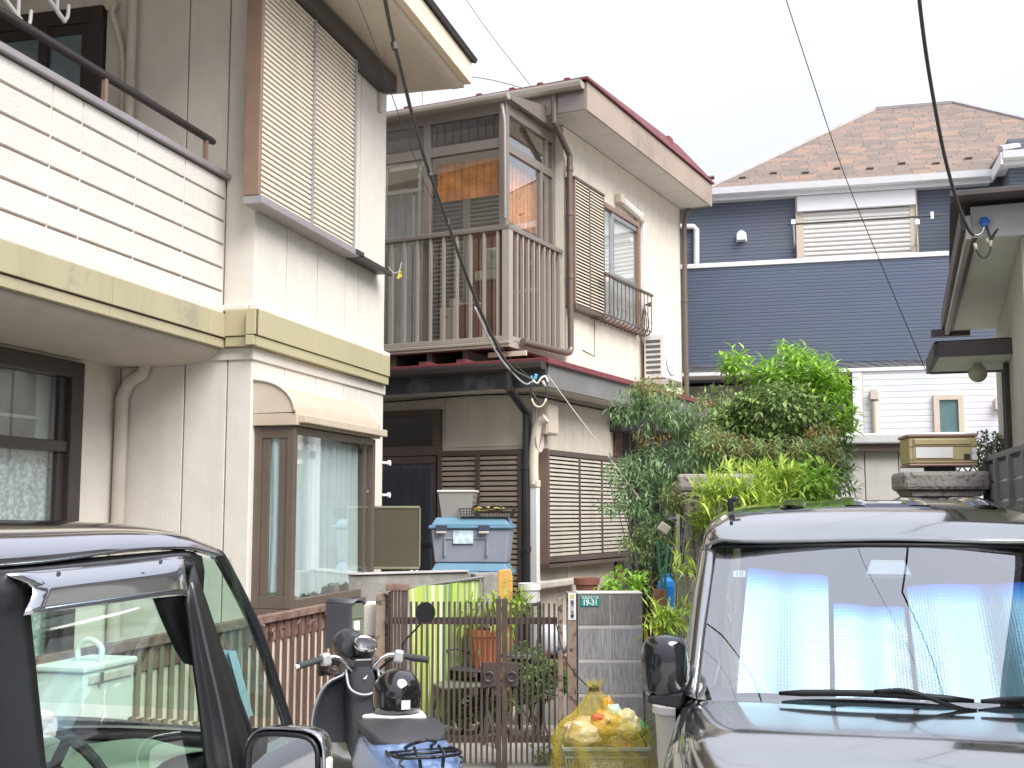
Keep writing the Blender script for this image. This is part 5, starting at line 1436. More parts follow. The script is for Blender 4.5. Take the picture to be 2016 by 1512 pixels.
while z > 0:
    for i in range(2):
        l, r = (xa, (xa+xb)/2 - .002) if i == 0 else ((xa+xb)/2 + .002, xb)
        z0_ = max(0, z - hh + .018)
        q = MB(); q.box(l, r, 0 + .001*((k + i) % 2), .195, z0_, z); q.build('block', M_blk2 if k == 0 else M_blk, t, bev=.004)
    z -= hh; k += 1
q = MB(); q.box(xa - .02, xb - .0, -.002, .2, zt_ - .004, zt_ + .004); q.build('cap_mortar', M_paraw, t, bev=.002)
zz_ = at(1160, 1183, GD).z
t = thing('address_plate', 'small green address plate with white number 19-31 on the block pillar', 'sign', (gx(1160.5), GD - .006, zz_))
q = MB(); q.box(-.062, .062, 0, .004, -.034, .034); pl = q.build('plate', mat('plate_green', (.012,.26,.21), .4), t, bev=.001)
MW = mat('plate_white', (.8,.82,.8), .5)
text('number', '19-31', .052, MW, pl, (0, -.0012, -.011), (pi/2, 0, 0), .0004, sx=.82, bold=.0016)
text('street_name', '大谷北五丁目', .0185, MW, pl, (0, -.0012, .021), (pi/2, 0, 0), .0004, bold=.0004)
# concrete slab right of the pillar
t = thing('concrete_post', 'pale concrete slab standing upright beside the block pillar', 'slab', (0, GD, 0))
q = MB(); q.box(xb + .01, gx(1300), .06, .2, 0, at(1280, 1300, GD).z); q.build('slab', M_conc, t, bev=.006)

# ================================================================ GARDEN WALL, BOXES
W1 = at(757, 1131, 9.4); W2 = at(982, 1129, 9.9)
GWf = Fr(W1.x, W1.y, atan2(W2.y - W1.y, W2.x - W1.x))
t = thing('garden_wall', 'low weathered concrete wall behind the striped towel', 'wall', fr=GWf)
L_ = (W2 - W1).length
q = MB(); q.box(-.3, L_*.75, 0, .12, 0, W1.z); q.box(L_*.75 + .004, L_, -.06, .12, 0, W1.z - .01); q.build('wall', mat('old_concrete', (.24,.23,.21), .9, var=.2, vs_=5, bump=.8, bs=30, streak=.4, stain=(.38,.37,.34), stain_amt=.6), t, bev=.012)
q = MB(); q.box(-.3, L_*.72, -.02, .14, W1.z + .002, W1.z + .015); q.build('wall_top', M_conc, t, bev=.004)
# storage trunks
SB = at(848, 1110, 10.6)
sbf = Fr(SB.x, SB.y, radians(-6))
def trunk(z0, label, full=True, gray=True):
    t = thing('storage_box', label, 'storage box', (SB.x, SB.y, z0), radians(-6), 'blue storage trunks')
    w_ = .70; d_ = .42; h_ = .30
    M_tb = mat('trunk_grey', (.30, .32, .38), .45, var=.05); M_tl = mat('trunk_blue', (.13, .26, .36), .45, var=.06)
    q = MB(); s = .03
    q.add([(s,s,0),(w_-s,s,0),(w_-s,d_-s,0),(s,d_-s,0),(0,0,h_),(w_,0,h_),(w_,d_,h_),(0,d_,h_)], [(3,2,1,0),(4,5,6,7),(0,1,5,4),(1,2,6,5),(2,3,7,6),(3,0,4,7)]); q.build('tub', M_tb, t, bev=.012)
    q = MB(); q.box(.12, .13, -.004, .02, .06, .22); q.box(.5, .51, -.004, .02, .06, .22); q.box(.13, .5, .0, .02, .21, .22); q.build('rib', M_tb, t)
    q = MB(); q.box(-.02, w_ + .02, -.02, d_ + .02, h_ + .001, h_ + .03); q.add([(0,0,h_+.031),(w_,0,h_+.031),(w_,d_,h_+.031),(0,d_,h_+.031),(.04,.03,h_+.10),(w_-.04,.03,h_+.10),(w_-.04,d_-.03,h_+.10),(.04,d_-.03,h_+.10)], [(3,2,1,0),(4,5,6,7),(0,1,5,4),(1,2,6,5),(2,3,7,6),(3,0,4,7)]); q.build('lid', M_tl, t, bev=.008)
    for x in (.06, .44):
        q = MB(); q.box(x - .01, x + .09, -.035, -.021, h_ - .02, h_ + .035); lt = q.build('latch', mat('latch_navy', (.05,.06,.10), .45), t, bev=.004); q = MB(); q.box(x - .005, x + .085, -.045, -.03, h_ - .04, h_ - .021); q.build('latch_grip', M_pipe, lt, bev=.003)
    q = MB(); q.box(.2, .38, -.003, .018, .17, .285); q.build('label_print', mat('sticker_print', (.55,.66,.72), .5, var=.35, vs_=16), t)
    return t
zu = at(930, 1108, 10.6).z
trunk(zu, 'grey storage trunk with blue lid and two latches, upper one of the pair')
trunk(zu - .405, 'storage trunk under the other one, only its blue lid above the wall')
t = thing('plinth_table', 'dark low bench holding up the storage trunks behind the wall', 'bench', (SB.x, SB.y, 0), radians(-6))
q = MB(); q.box(-.05, .75, -.02, .44, zu - .46, zu - .41); q.build('top', M_dbrown, t)
for x in (0, .7):
    for y in (0, .38):
        q = MB(); q.box(x, x + .04, y, y + .04, 0, zu - .46); q.build('leg', M_dbrown, t)
zlid = zu + .402
t = thing('clear_bin', 'cloudy clear plastic bin on the left of the trunk lid', 'bin', (SB.x + .06, SB.y + .03, zlid), radians(-6))
M_cb = glass('cloudy_plastic', (.85,.85,.83), .05, .1, .45, (.6,.58,.55))
def tub(w0, d0, w1, d1, h, m, t, th=.004, name='body', off=(0, 0)):
    q = MB(); a, b = (w1 - w0)/2, (d1 - d0)/2; ox, oy = off
    q.add([(ox+a,oy+b,0),(ox+a+w0,oy+b,0),(ox+a+w0,oy+b+d0,0),(ox+a,oy+b+d0,0),(ox,oy,h),(ox+w1,oy,h),(ox+w1,oy+d1,h),(ox,oy+d1,h)], [(3,2,1,0),(0,1,5,4),(1,2,6,5),(2,3,7,6),(3,0,4,7)])
    return q.build(name, m, t, solid=th)
tub(.26, .22, .32, .28, .22, M_cb, t)
q = MB(); q.box(-.01, .33, -.01, .29, .222, .242); q.build('lid', mat('cloudy_lid', (.66,.63,.58), .4), t, bev=.006)
q = MB(); q.box(.05, .15, .05, .2, .005, .16); q.build('contents', mat('pink_red', (.45,.2,.2), .8, var=.4, vs_=12), t, bev=.02); q = MB(); q.box(.16, .26, .06, .22, .005, .12); q.build('contents', M_white, t, bev=.02)
t = thing('black_basket', 'black mesh basket with yellow hose coils on the trunk lid', 'basket', (SB.x + .27, SB.y - .02, zlid), radians(-6))
q = MB(); w_, d_, h_ = .44, .26, .075
for z in (.004, .03, .052, h_):
    g = .02*z/h_
    for A_, B_ in (((-g,-g),(w_+g,-g)),((w_+g,-g),(w_+g,d_+g)),((w_+g,d_+g),(-g,d_+g)),((-g,d_+g),(-g,-g))):
        q.tube([(A_[0],A_[1],z),(B_[0],B_[1],z)], .006 if z == h_ else .0035, 4)
for k in range(19):
    x = w_*k/18; q.tube([(x,0,0),(x,-.02,h_)], .0035, 4)
for k in range(11):
    y = d_*k/10; q.tube([(w_,y,0),(w_+.02,y,h_)], .0035, 4)
q.box(0, w_, 0, d_, 0, .003)
q.build('mesh', M_black, t)
t = thing('yellow_hose', 'coiled yellow and black hose lying in the black basket', 'hose', (SB.x + .27, SB.y - .02, zlid + .05), radians(-6))
rh_ = random.Random(2); P = []
for i in range(70):
    a = i*.55; P.append((.2 + (.15 + .02*sin(i*.7))*cos(a), .13 + (.08 + .02*cos(i*.9))*sin(a), .012 + .045*i/70 + .01*sin(i*1.3)))
q = MB(); q.tube(curve(P[:38], 3), .009, 7); q.build('hose', mat('hose_yellow', (.55,.42,.08), .4, var=.25, vs_=20), t, smooth=True)
q = MB(); q.tube(curve([(.1,.05,.04),(.16,.0,.055),(.24,.04,.03),(.3,.0,.05),(.36,.06,.04)], 5), .011, 7); q.build('hose_end', M_black, t, smooth=True)
# olive board panel and its feet
a, b = at(757, 1116, 9.75), at(825, 1001, 9.75)
t = thing('olive_panel', 'olive green folding screen panel leaning behind the wall', 'panel', (0, 9.75, 0))
q = MB(); q.box(a.x - .1, b.x, 0, .025, a.z, b.z); q.build('board', mat('olive_cloth', (.08,.07,.042), .8, var=.08, bump=.3, bs=200), t)
q = MB(); q.box(a.x - .1, b.x + .005, -.006, .03, b.z, b.z + .02); q.box(b.x, b.x + .012, -.006, .03, a.z, b.z); q.box(a.x - .1, b.x + .005, -.006, .03, a.z - .02, a.z); q.build('frame', mat('olive_metal', (.22,.21,.13), .4), t, bev=.003)
q = MB(); q.tube([(at(795, 1120, 9.75).x, .0, a.z - .02), (at(795, 1120, 9.75).x, .0, .0)], .012, 6); q.build('leg', M_black, t)
for px in (806, 816):
    p = at(px, 1120, 9.7).x; q = MB(); q.tube(curve([(p, -.05, a.z - .05), (p + .015, -.05, a.z - .03), (p + .035, -.05, a.z - .06), (p + .04, -.05, a.z - .3)], 4), .005, 5); q.build('wire_foot', M_white, t)
# yellow plastic crate edge
a = at(985, 1120, 9.3)
t = thing('orange_board', 'pale orange plastic board standing at the wall end', 'board', (a.x - .02, 9.3, 0))
q = MB(); q.prism([(0, .12), (.12, .12), (.115, a.z - .06), (.10, a.z + .0), (.02, a.z - .01), (0, a.z - .02)], 0, .035, 'y'); q.build('board', mat('orange_plastic', (.68,.38,.10), .5, var=.08), t, bev=.008)

# ================================================================ TOWEL
def stripe_mat():
    m = bpy.data.materials.new('striped_towel'); m.use_nodes = True
    t = m.node_tree; N = t.nodes; Lk = t.links.new; b = N['Principled BSDF']; b.inputs['Roughness'].default_value = .95
    at_ = N.new('ShaderNodeAttribute'); at_.attribute_name = 'su'
    cr_ = N.new('ShaderNodeValToRGB'); cr_.color_ramp.interpolation = 'CONSTANT'
    rr = random.Random(6); x = 0; first = True; cols = [(.40,.50,.09), (.60,.66,.44), (.17,.27,.13), (.44,.50,.18), (.29,.38,.17), (.56,.61,.40)]
    e = cr_.color_ramp.elements; i = 0
    e[0].color = cols[0] + (1,); e[1].position = .03; e[1].color = cols[1] + (1,)
    x = .055; i = 2
    while x < 1 and len(e) < 31:
        k = e.new(x); k.color = cols[rr.choice([0,0,1,2,3,4,5,0])] + (1,); x += rr.choice([.02, .03, .05, .025])
    Lk(at_.outputs['Fac'], cr_.inputs[0])
    n = N.new('ShaderNodeTexNoise'); n.inputs['Scale'].default_value = 300
    bu = N.new('ShaderNodeBump'); bu.inputs['Strength'].default_value = .5; bu.inputs['Distance'].default_value = .002; Lk(n.outputs['Fac'], bu.inputs['Height']); Lk(bu.outputs[0], b.inputs['Normal'])
    Lk(cr_.outputs[0], b.inputs['Base Color'])
    return m
M_tow = stripe_mat()
tw = MB(); rows = []; us = []
TA, TB = at(806, 1160, 8.35), at(945, 1136, 9.0)
n = 90
for j in range(26):
    v_ = j/25; row = []
    for i in range(n + 1):
        u_ = i/n
        top = TA.lerp(TB, u_); top.z += .01*sin(u_*9)
        length = .98 - .12*u_
        f = .018*sin(u_*34 + .6*sin(u_*11))*(.3 + v_) + .03*sin(u_*9 + 2*v_)*v_
        sag = (u_ - .5)*-.12*v_
        row.append((top.x + sag + .25*f, top.y + f - .04, top.z - length*v_)); us.append((u_ + .02*sin(v_*3 + u_*5)*v_) % 1)
    rows.append(row)
tw.grid(rows)
to = tw.build('striped_towel', M_tow, None, smooth=True)
av = to.data.attributes.new('su', 'FLOAT', 'POINT'); av.data.foreach_set('value', us)
tag(to, 'lime green and white striped towel hung over a bar behind the gate', 'towel')
t = thing('towel_bar', 'slim bar carrying the striped towel behind the gate', 'bar')
q = MB(); q.tube([TA + V((-.05, -.03, .0)), TB + V((.03, -.03, .0))], .011, 8); q.build('bar', M_steel, t)
for p in (TA + V((-.04, -.03, 0)), TB + V((.02, -.03, 0))):
    q = MB(); q.tube([p, V((p.x, p.y, 0))], .012, 8); q.build('post', M_steel, t)
# garden table, chair, pots
def pot(name, label, cat, p, r, h, m, z0=0, rim=.018):
    t = thing(name, label, cat, (p.x, p.y, z0))
    q = MB(); q.lathe([(r*.70, 0), (r*.92, h - .05), (r*1.02, h - .05), (r*1.06, h), (r*.93, h), (r*.88, h - .04), (0, h - .045)], (0,0,0), 20); q.build('pot', m, t, smooth='auto')
    q = MB(); q.lathe([(0, h - .04), (r*.86, h - .038)], (0,0,0), 16); q.build('soil', M_dbrown, t)
    return t
tbl = at(955, 1335, 8.75)
tz = at(955, 1312, 8.75).z
t = thing('metal_table', 'round dark metal garden table behind the gate', 'table', (tbl.x, 8.75, 0))
M_iron = mat('dark_iron', (.05, .055, .06), .5, var=.1)
q = MB(); q.lathe([(0, tz - .012), (.27, tz - .012), (.275, tz - .004), (.27, tz), (0, tz)], (0,0,0), 32); q.build('table_top', M_iron, t, smooth='auto')
for k in range(3):
    a = k*2.1 + .5; q = MB(); q.tube([(.06*cos(a), .06*sin(a), tz - .013), (.04*cos(a), .04*sin(a), tz*.5), (.24*cos(a), .24*sin(a), .0)], .012, 8); q.build('leg', M_iron, t)
pt = pot('orange_flowerpot', 'tall ribbed orange flowerpot on the dark metal table', 'flowerpot', V((tbl.x - .0, 8.72, 0)), .115, .27, mat('orange_terracotta', (.52,.15,.05), .5, var=.1), tz + .001)
q = MB()
for k in range(16):
    a = k*2*pi/16; q.tube([(.084*cos(a), .084*sin(a), .01), (.108*cos(a), .108*sin(a), .21)], .006, 5)
q.build('rib', MATS['orange_terracotta'], pt)
# bar stool / round side table right of the stile
tb2 = at(1020, 1290, 8.9); tz2 = at(1022, 1287, 8.9).z
t = thing('round_side_table', 'small grey round side table with iron legs right of the gate stile', 'table', (tb2.x, 8.9, 0))
q = MB(); q.lathe([(0, tz2 - .02), (.13, tz2 - .02), (.135, tz2), (0, tz2)], (0,0,0), 24); q.build('table_top', mat('grey_stone', (.28,.28,.28), .5), t, smooth='auto')
for k in range(3):
    a = k*2.1; q = MB(); q.tube([(.09*cos(a), .09*sin(a), tz2 - .021), (.11*cos(a), .11*sin(a), 0)], .009, 6); q.build('leg', M_iron, t)
# folding chair behind
ch = at(905, 1300, 8.5)
t = thing('garden_chair', 'dark folding garden chair with a curved metal back behind the towel', 'chair', (ch.x, 8.55, 0), radians(20))
q = MB(); q.box(-.2, .2, -.2, .2, .44, .46); q.build('seat', mat('chair_seat', (.16,.17,.13), .6, var=.1), t, bev=.008)
for sx_ in (-.2, .2):
    q = MB(); q.tube([(sx_, .26, 0), (sx_, -.18, .44), (sx_, -.2, .46)], .011, 6); q.build('leg', M_iron, t); q = MB(); q.tube([(sx_, -.26, 0), (sx_, .16, .44)], .011, 6); q.build('leg', M_iron, t)
    q = MB(); q.tube(curve([(sx_, .16, .44), (sx_, .24, .7), (sx_*.9, .27, .88)], 4), .011, 6); q.build('back_post', M_iron, t)
q = MB(); q.tube(curve([(-.18, .27, .88), (0, .29, .93), (.18, .27, .88)], 5), .011, 6); q.tube(curve([(-.2, .2, .6), (0, .1, .68), (.2, .2, .6)], 5), .009, 6); q.build('backrest', M_iron, t)
# white pot on a stand, terracotta bowl, planters with soil bag
wp = at(1043, 1170, 9.2)
t = thing('black_plant_stand', 'tall black stand under the white flowerpot', 'stand', (wp.x, wp.y, 0))
zz_ = at(1043, 1186, 9.2).z
q = MB(); q.box(-.085, .085, -.085, .085, zz_ - .02, zz_); q.build('shelf', M_black, t)
for a, b in ((-.08,-.08),(.08,-.08),(.08,.08),(-.08,.08)):
    q = MB(); q.box(a - .008, a + .008, b - .008, b + .008, 0, zz_ - .02); q.build('leg', M_black, t)
pot('white_flowerpot', 'white round flowerpot on the black stand', 'flowerpot', V((wp.x, wp.y, 0)), .085, .145, M_white, zz_ + .001)
tp = at(1155, 1160, 9.6)
pot('terracotta_bowl', 'brown terracotta bowl behind the top of the block pillar', 'flowerpot', V((tp.x, tp.y, 0)), .10, .16, mat('terracotta', (.30,.12,.085), .7, var=.1), at(1155, 1170, 9.6).z - .03)
t = thing('bowl_stand', 'dark stand under the terracotta bowl', 'stand', (tp.x, tp.y, 0)); q = MB(); q.box(-.1, .1, -.1, .1, 0, at(1155, 1170, 9.6).z - .032); q.build('block', M_dbrown, t)
sp = at(1090, 1262, 9.4)
t = thing('soil_bag', 'white and blue plastic bag slumped on the planter', 'bag', (sp.x, sp.y, sp.z - .12))
me = MB()
rows = []
for i in range(9):
    a = i/8*pi
    rows.append([(.0 + (.14*sin(a)**.6)*cos(b_*pi/8)*(1 + .12*sin(5*a + b_)), .09*sin(a)**.6*sin(b_*pi/8), .12 - .12*cos(a) + .02*sin(b_*1.7 + a*3)) for b_ in range(16)])
me.grid(rows, closed=True); me.build('bag', mat('bag_print', (.70,.74,.80), .35, var=.05, stain=(.06,.18,.60), stain_amt=1, stain_scale=5), t, smooth=True)
t = thing('brown_planter', 'long brown planter under the white and blue bag', 'planter', (sp.x - .1, sp.y - .12, 0))
q = MB(); q.box(-.22, .4, 0, .24, sp.z - .27, sp.z - .13); q.build('trough', mat('planter_brown', (.22,.10,.075), .6, var=.1), t, bev=.01)
q = MB(); q.box(-.2, .38, .02, .22, 0, sp.z - .272); q.build('block_base', M_conc, t)
# ================================================================ THINGS BEHIND THE PILLAR
bw_ = at(1297, 1163, 7.95)
t = thing('wooden_plank', 'weathered brown wooden plank leaning upright right of the block pillar', 'plank', (bw_.x, 8.0, 0))
hz = bw_.z
q = MB(); q.add([(-.05,0,0),(.045,0,0),(.062,.02,hz),(-.028,.02,hz+.008),(-.05,.03,0),(.045,.03,0),(.062,.05,hz),(-.028,.05,hz+.008)], [(0,1,2,3),(7,6,5,4),(1,5,6,2),(0,3,7,4),(3,2,6,7)]); q.build('plank', mat('old_wood', (.34,.18,.10), .8, var=.3, vs_=7, bump=.5, bs=20, streak=.6), t)
bt = at(1312, 1128, 8.25)
t = thing('blue_bottle', 'bright blue plastic sprayer bottle standing behind the wooden plank', 'bottle', (bt.x, bt.y, bt.z - .24))
q = MB(); q.lathe([(0,0),(.055,0),(.062,.012),(.062,.15),(.052,.185),(.03,.205),(.022,.21),(.022,.235),(0,.235)], (0,0,0), 8); q.build('bottle', mat('bright_blue', (.02,.26,.75), .35, var=.05), t, bev=.004)
q = MB(); q.box(-.055, .055, -.064, -.06, -.012, .012); q.build('label_band', M_white, t)
t = thing('turquoise_bucket', 'pale turquoise bin under the blue bottle', 'bin', (bt.x, bt.y, 0))
q = MB(); q.lathe([(0,0),(.07,0),(.085,bt.z - .245),(0,bt.z - .243)], (0,0,0), 18); q.build('bin', mat('turquoise', (.36,.66,.62), .45), t, smooth='auto')
for i, (pt_, pb_) in enumerate((((1294, 1065), (1303, 1150)), ((1315, 1070), (1306, 1190)))):
    a, b = at(*pt_, 8.1 + .05*i), at(*pb_, 8.1 + .05*i)
    o = MB().tube([a, b, V((b.x + (b.x-a.x)*1.5, b.y, .0))], .009, 7).build('garden_cane', mat('cane_green', (.04,.22,.13), .5, var=.1))
    tag(o, ('green garden cane leaning left beside the blue bottle', 'taller green garden cane crossing in front of the blue bottle')[i], 'cane', 'green garden canes')
sp1 = at(1334, 1013, 8.0)
t = thing('sensor_light_post', 'thin steel post with a small cream floodlight at its top', 'light post', (sp1.x, 8.0, 0))
q = MB(); q.box(-.012, .012, -.012, .012, 0, sp1.z); q.build('post', mat('galvanised', (.35,.33,.30), .5, metal=.3), t)
q = MB(); q.tube([(-.012, 0, sp1.z - .03), (-.07, -.01, sp1.z - .035)], .018, 8); q.build('arm', M_black, t)
q = MB(); q.obox((-.095, -.02, sp1.z - .09), (.075, .05, .06), (0, radians(35), 0)); q.build('lamp_head', mat('lamp_cream', (.45,.42,.30), .4), t, bev=.006)
q = MB(); q.tube(curve([(-.09, 0, sp1.z - .12), (-.03, 0, sp1.z - .25), (.02, 0, sp1.z - .13), (.05, 0, sp1.z - .05)], 5), .004, 5); q.build('cable', M_black, t)
# yellow and black coil hanging behind the pillar
t = thing('tool_coil', 'black and yellow coiled strap hanging just behind the block pillar', 'strap', (at(1273, 1260, 8.05).x, 8.05, at(1273, 1260, 8.05).z))
q = MB(); q.tube(curve([(-.03,.0,-.13),(.02,0,-.05),(.035,0,.05),(.01,0,.10),(-.02,0,.08),(-.03,0,-.1)], 5), .012, 7); q.build('strap', M_black, t, smooth=True)
q = MB(); q.tube(curve([(-.02,-.01,-.08),(.0,-.01,.0),(-.01,-.01,.07)], 5), .012, 7); q.build('insert', mat('strap_yellow', (.60,.52,.05), .5), t, smooth=True)
# lidded bucket
bk = at(1322, 1385, 6.6)
t = thing('lidded_bucket', 'cream plastic bucket with snap lid between slab and van', 'bucket', (bk.x + .02, bk.y, 0))
hz = bk.z
q = MB(); q.lathe([(0,.0),(.085,.0),(.11,hz-.05),(.115,hz-.05),(.115,hz-.03),(0,hz-.03)], (0,0,0), 28); q.build('bucket', mat('cream_plastic', (.68,.65,.57), .4, var=.05), t, smooth='auto')
q = MB(); q.lathe([(.118,hz-.05),(.124,hz-.045),(.124,hz-.01),(.11,hz),(.10,hz-.003),(0,hz+.004)], (0,0,0), 28); q.build('lid', mat('lid_white', (.74,.71,.68), .4, var=.05), t, smooth='auto')
q = MB(); q.obox((-.03, -.09, hz + .003), (.07, .02, .012)); q.build('lid_clip', mat('lid_white', ()), t, bev=.004)
# ================================================================ CARS
def paint(name, col, metal=.45, rough=.28):
    m = mat(name, col, rough, metal, var=.03, coat=1)
    return m
M_vp = paint('van_paint', (.33, .335, .325), .92, .13)
M_cp = paint('car_paint', (.40, .40, .43), .92, .07)
M_trim = mat('black_trim', (.014, .014, .016), .35, var=.05)
M_gtrim = mat('satin_trim', (.09, .09, .10), .3, metal=.4)
M_ws = glass('windscreen_glass', (.86,.95,.97), .26)
M_cg = glass('car_glass', (.82,.95,.88), .11)
M_mir = mat('mirror_glass', (.7,.72,.72), .02, metal=1, var=0)
M_plush = mat('cabin_dark', (.035,.035,.04), .8)
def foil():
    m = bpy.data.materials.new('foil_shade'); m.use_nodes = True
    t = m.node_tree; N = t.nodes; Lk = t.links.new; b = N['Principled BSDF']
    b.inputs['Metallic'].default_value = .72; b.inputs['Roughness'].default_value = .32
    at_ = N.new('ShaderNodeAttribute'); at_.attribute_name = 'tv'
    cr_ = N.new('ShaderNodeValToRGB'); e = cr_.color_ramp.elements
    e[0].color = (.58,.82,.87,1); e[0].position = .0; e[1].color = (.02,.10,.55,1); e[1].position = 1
    k = e.new(.80); k.color = (.52,.80,.90,1); k = e.new(.90); k.color = (.12,.48,.95,1)  # light tinted by the glass painted into the foil: cyan, blue at top
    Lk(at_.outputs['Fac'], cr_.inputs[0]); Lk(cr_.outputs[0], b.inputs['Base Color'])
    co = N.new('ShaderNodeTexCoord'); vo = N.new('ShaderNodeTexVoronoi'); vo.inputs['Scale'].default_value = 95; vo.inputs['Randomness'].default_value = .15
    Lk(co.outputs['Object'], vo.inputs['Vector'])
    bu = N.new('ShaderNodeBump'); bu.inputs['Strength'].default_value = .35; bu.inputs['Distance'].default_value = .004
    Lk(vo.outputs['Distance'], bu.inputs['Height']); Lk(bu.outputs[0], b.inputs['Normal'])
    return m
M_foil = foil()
def wheel(name, x, y, par, m=M_trim):
    t = MB().lathe([(.0,-.08),(.24,-.085),(.275,-.06),(.275,.06),(.24,.085),(0,.08)], (x, y, .275), 28, 'x').build(name, mat('tyre', (.02,.02,.02), .8), par, smooth='auto')
    MB().lathe([(0,-.09),(.17,-.09),(.18,-.07),(.18,.07),(.17,.09),(0,.09)], (x, y, .275), 20, 'x').build('rim', M_gtrim, t, smooth='auto')
# ---------------- grey van facing the street
VC = Fr(1.225, 3.7, radians(-14.43))
van = thing('parked_van', 'dark grey metallic box van with silver foil sunshades behind its windscreen', 'van', fr=VC)
def mirror_rows(half):
    """rows of points for x<=0 become full rows"""
    out = []
    for r in half:
        out.append([V(p) for p in r] + [V((-p[0], p[1], p[2])) for p in reversed(r[:-1])])
    return out
# roof
half = []
for y, ze, zc, hw in ((.60,1.535,1.555,.655), (.63,1.56,1.585,.66), (.72,1.595,1.63,.665), (.92,1.625,1.672,.67), (1.25,1.645,1.70,.675), (1.8,1.65,1.712,.68), (2.4,1.63,1.70,.675), (2.72,1.59,1.66,.66)):
    half.append([(-hw - .035, y + .08, ze - .06), (-hw - .02, y + .05, ze - .015), (-hw + .03, y + .03, ze + .015), (-hw + .12, y + .015, ze + .6*(zc - ze)), (-.3, y, zc - .006), (0, y, zc)])
q = MB(); q.surf(mirror_rows(half), 4); q.build('roof', M_vp, van, smooth=True, solid=.02)
# roof ribs
for x in (-.36, -.12, .12, .36):
    P = [(x, y, z) for y, z in ((.98,1.672),(1.3,1.700),(1.8,1.712),(2.4,1.70))]
    q = MB(); c = curve(P, 5); rows = [[p + V((dx, 0, dz_)) for dx, dz_ in ((-.05,-.002),(-.035,.009),(.035,.009),(.05,-.002))] for p in c]; q.grid(rows); q.build('roof_rib', M_vp, van, smooth=True)
for s in (-1, 1):
    q = MB(); q.tube(curve([(s*.585, .72, 1.612), (s*.60, 1.1, 1.648), (s*.605, 1.8, 1.672), (s*.6, 2.5, 1.64)], 5), .007, 6); q.build('roof_seam', M_trim, van)
# windscreen
def wsp(s, t):
    """point of the windscreen, s across -1..1, t up 0..1"""
    hw = .675 + (.645 - .675)*t
    y = 0 + .60*t + .13*s*s*(1 - .4*t) - .03*sin(pi*t)
    z = 1.05 + (1.535 - 1.05)*t - .012*s*s
    return V((s*hw, y, z))
rows = [[wsp(-1 + 2*i/20, j/8) for i in range(21)] for j in range(9)]
q = MB(); q.grid(rows); q.build('windscreen', M_ws, van, smooth=True)
fr_ = [wsp(-1, j/10) for j in range(11)] + [wsp(-1 + 2*i/20, 1) for i in range(1, 21)] + [wsp(1, 1 - j/10) for j in range(1, 11)]
q = MB(); q.tube(fr_, .009, 6); q.build('windscreen_seal', M_trim, van, smooth=True)
for s in (-1, 1):
    rows = []
    for j in range(9):
        t_ = j/8; a = wsp(s, t_); rows.append([a + V((-s*.004, -.004, .0)), a + V((s*.018, .006, .004)), a + V((s*.040, .035, .004)), a + V((s*.052, .10, -.0)), a + V((s*.05, .17, -.0))])
    q = MB(); q.surf(rows, 2); q.build('front_pillar', M_vp, van, smooth=True, solid=.01)
    q = MB(); q.grid([[wsp(s, j/8) + V((s*.004, -.008, .002)), wsp(s, j/8) + V((s*.016, .002, .006))] for j in range(9)]); q.build('pillar_trim', M_gtrim, van, smooth=True, solid=.004)
# rear pillars and side glass
for s in (-1, 1):
    rows = [[V((s*.728, y, 1.0)), V((s*.722, y, 1.2)), V((s*.70, y, 1.45)), V((s*.695, y, 1.56))] for y in (.30 + .0, .9, 1.6, 2.3, 2.75)]
    rows[0] = [V((s*.728, .26, 1.0)), V((s*.722, .42, 1.2)), V((s*.70, .66, 1.45)), V((s*.695, .74, 1.56))]
    q = MB(); q.surf(rows, 3); q.build('side_window', M_cg, van, smooth=True)
    for y in (1.0, 1.95, 2.72):
        q = MB(); q.grid([[V((s*.731, y, 1.0)), V((s*.731, y + .08, 1.0))], [V((s*.704, y + .03, 1.45)), V((s*.704, y + .11, 1.45))], [V((s*.697, y + .04, 1.58)), V((s*.697, y + .12, 1.58))]])
        q.build('side_pillar', M_trim, van, solid=.01)
    rows = [[V((s*.735, y, 1.01)), V((s*.7375, y, .85)), V((s*.735, y, .6)), V((s*.715, y, .32)), V((s*.68, y, .22))] for y in (.1, .9, 1.8, 2.6, 2.78)]
    q = MB(); q.surf(rows, 3); q.build('side_panel', M_vp, van, smooth=True)
rows = [[V((-.68, 2.78, z)), V((0, 2.84, z)), V((.68, 2.78, z))] for z in (.22, .6, 1.0, 1.64)]
q = MB(); q.surf(rows, 4); q.build('tailgate', M_vp, van, smooth=True)
# bonnet and nose
half = []
for y, zc, ze, hw in ((.03,1.045,1.03,.70), (-.10,1.045,1.025,.70), (-.32,1.03,1.005,.69), (-.46,1.005,.98,.675), (-.54,.965,.94,.66), (-.575,.90,.88,.655), (-.585,.80,.80,.655)):
    half.append([(-hw + .0, y + .16 + .03, ze - .03), (-hw + .06, y + .07, ze), (-hw + .2, y + .03, ze + .6*(zc - ze)), (-.25, y + .005, zc - .003), (0, y, zc)])
q = MB(); q.surf(mirror_rows(half), 5); q.build('bonnet', M_vp, van, smooth=True, solid=.01)
half = []
for y, z, hw in ((-.585,.795,.665), (-.60,.7,.68), (-.62,.55,.69), (-.63,.4,.69), (-.60,.26,.68)):
    half.append([(-hw - .05, y + .45, z), (-hw - .02, y + .2, z), (-hw + .1, y + .06, z), (-.3, y + .01, z), (0, y, z)])
q = MB(); q.surf(mirror_rows(half), 4); q.build('nose', M_vp, van, smooth=True)
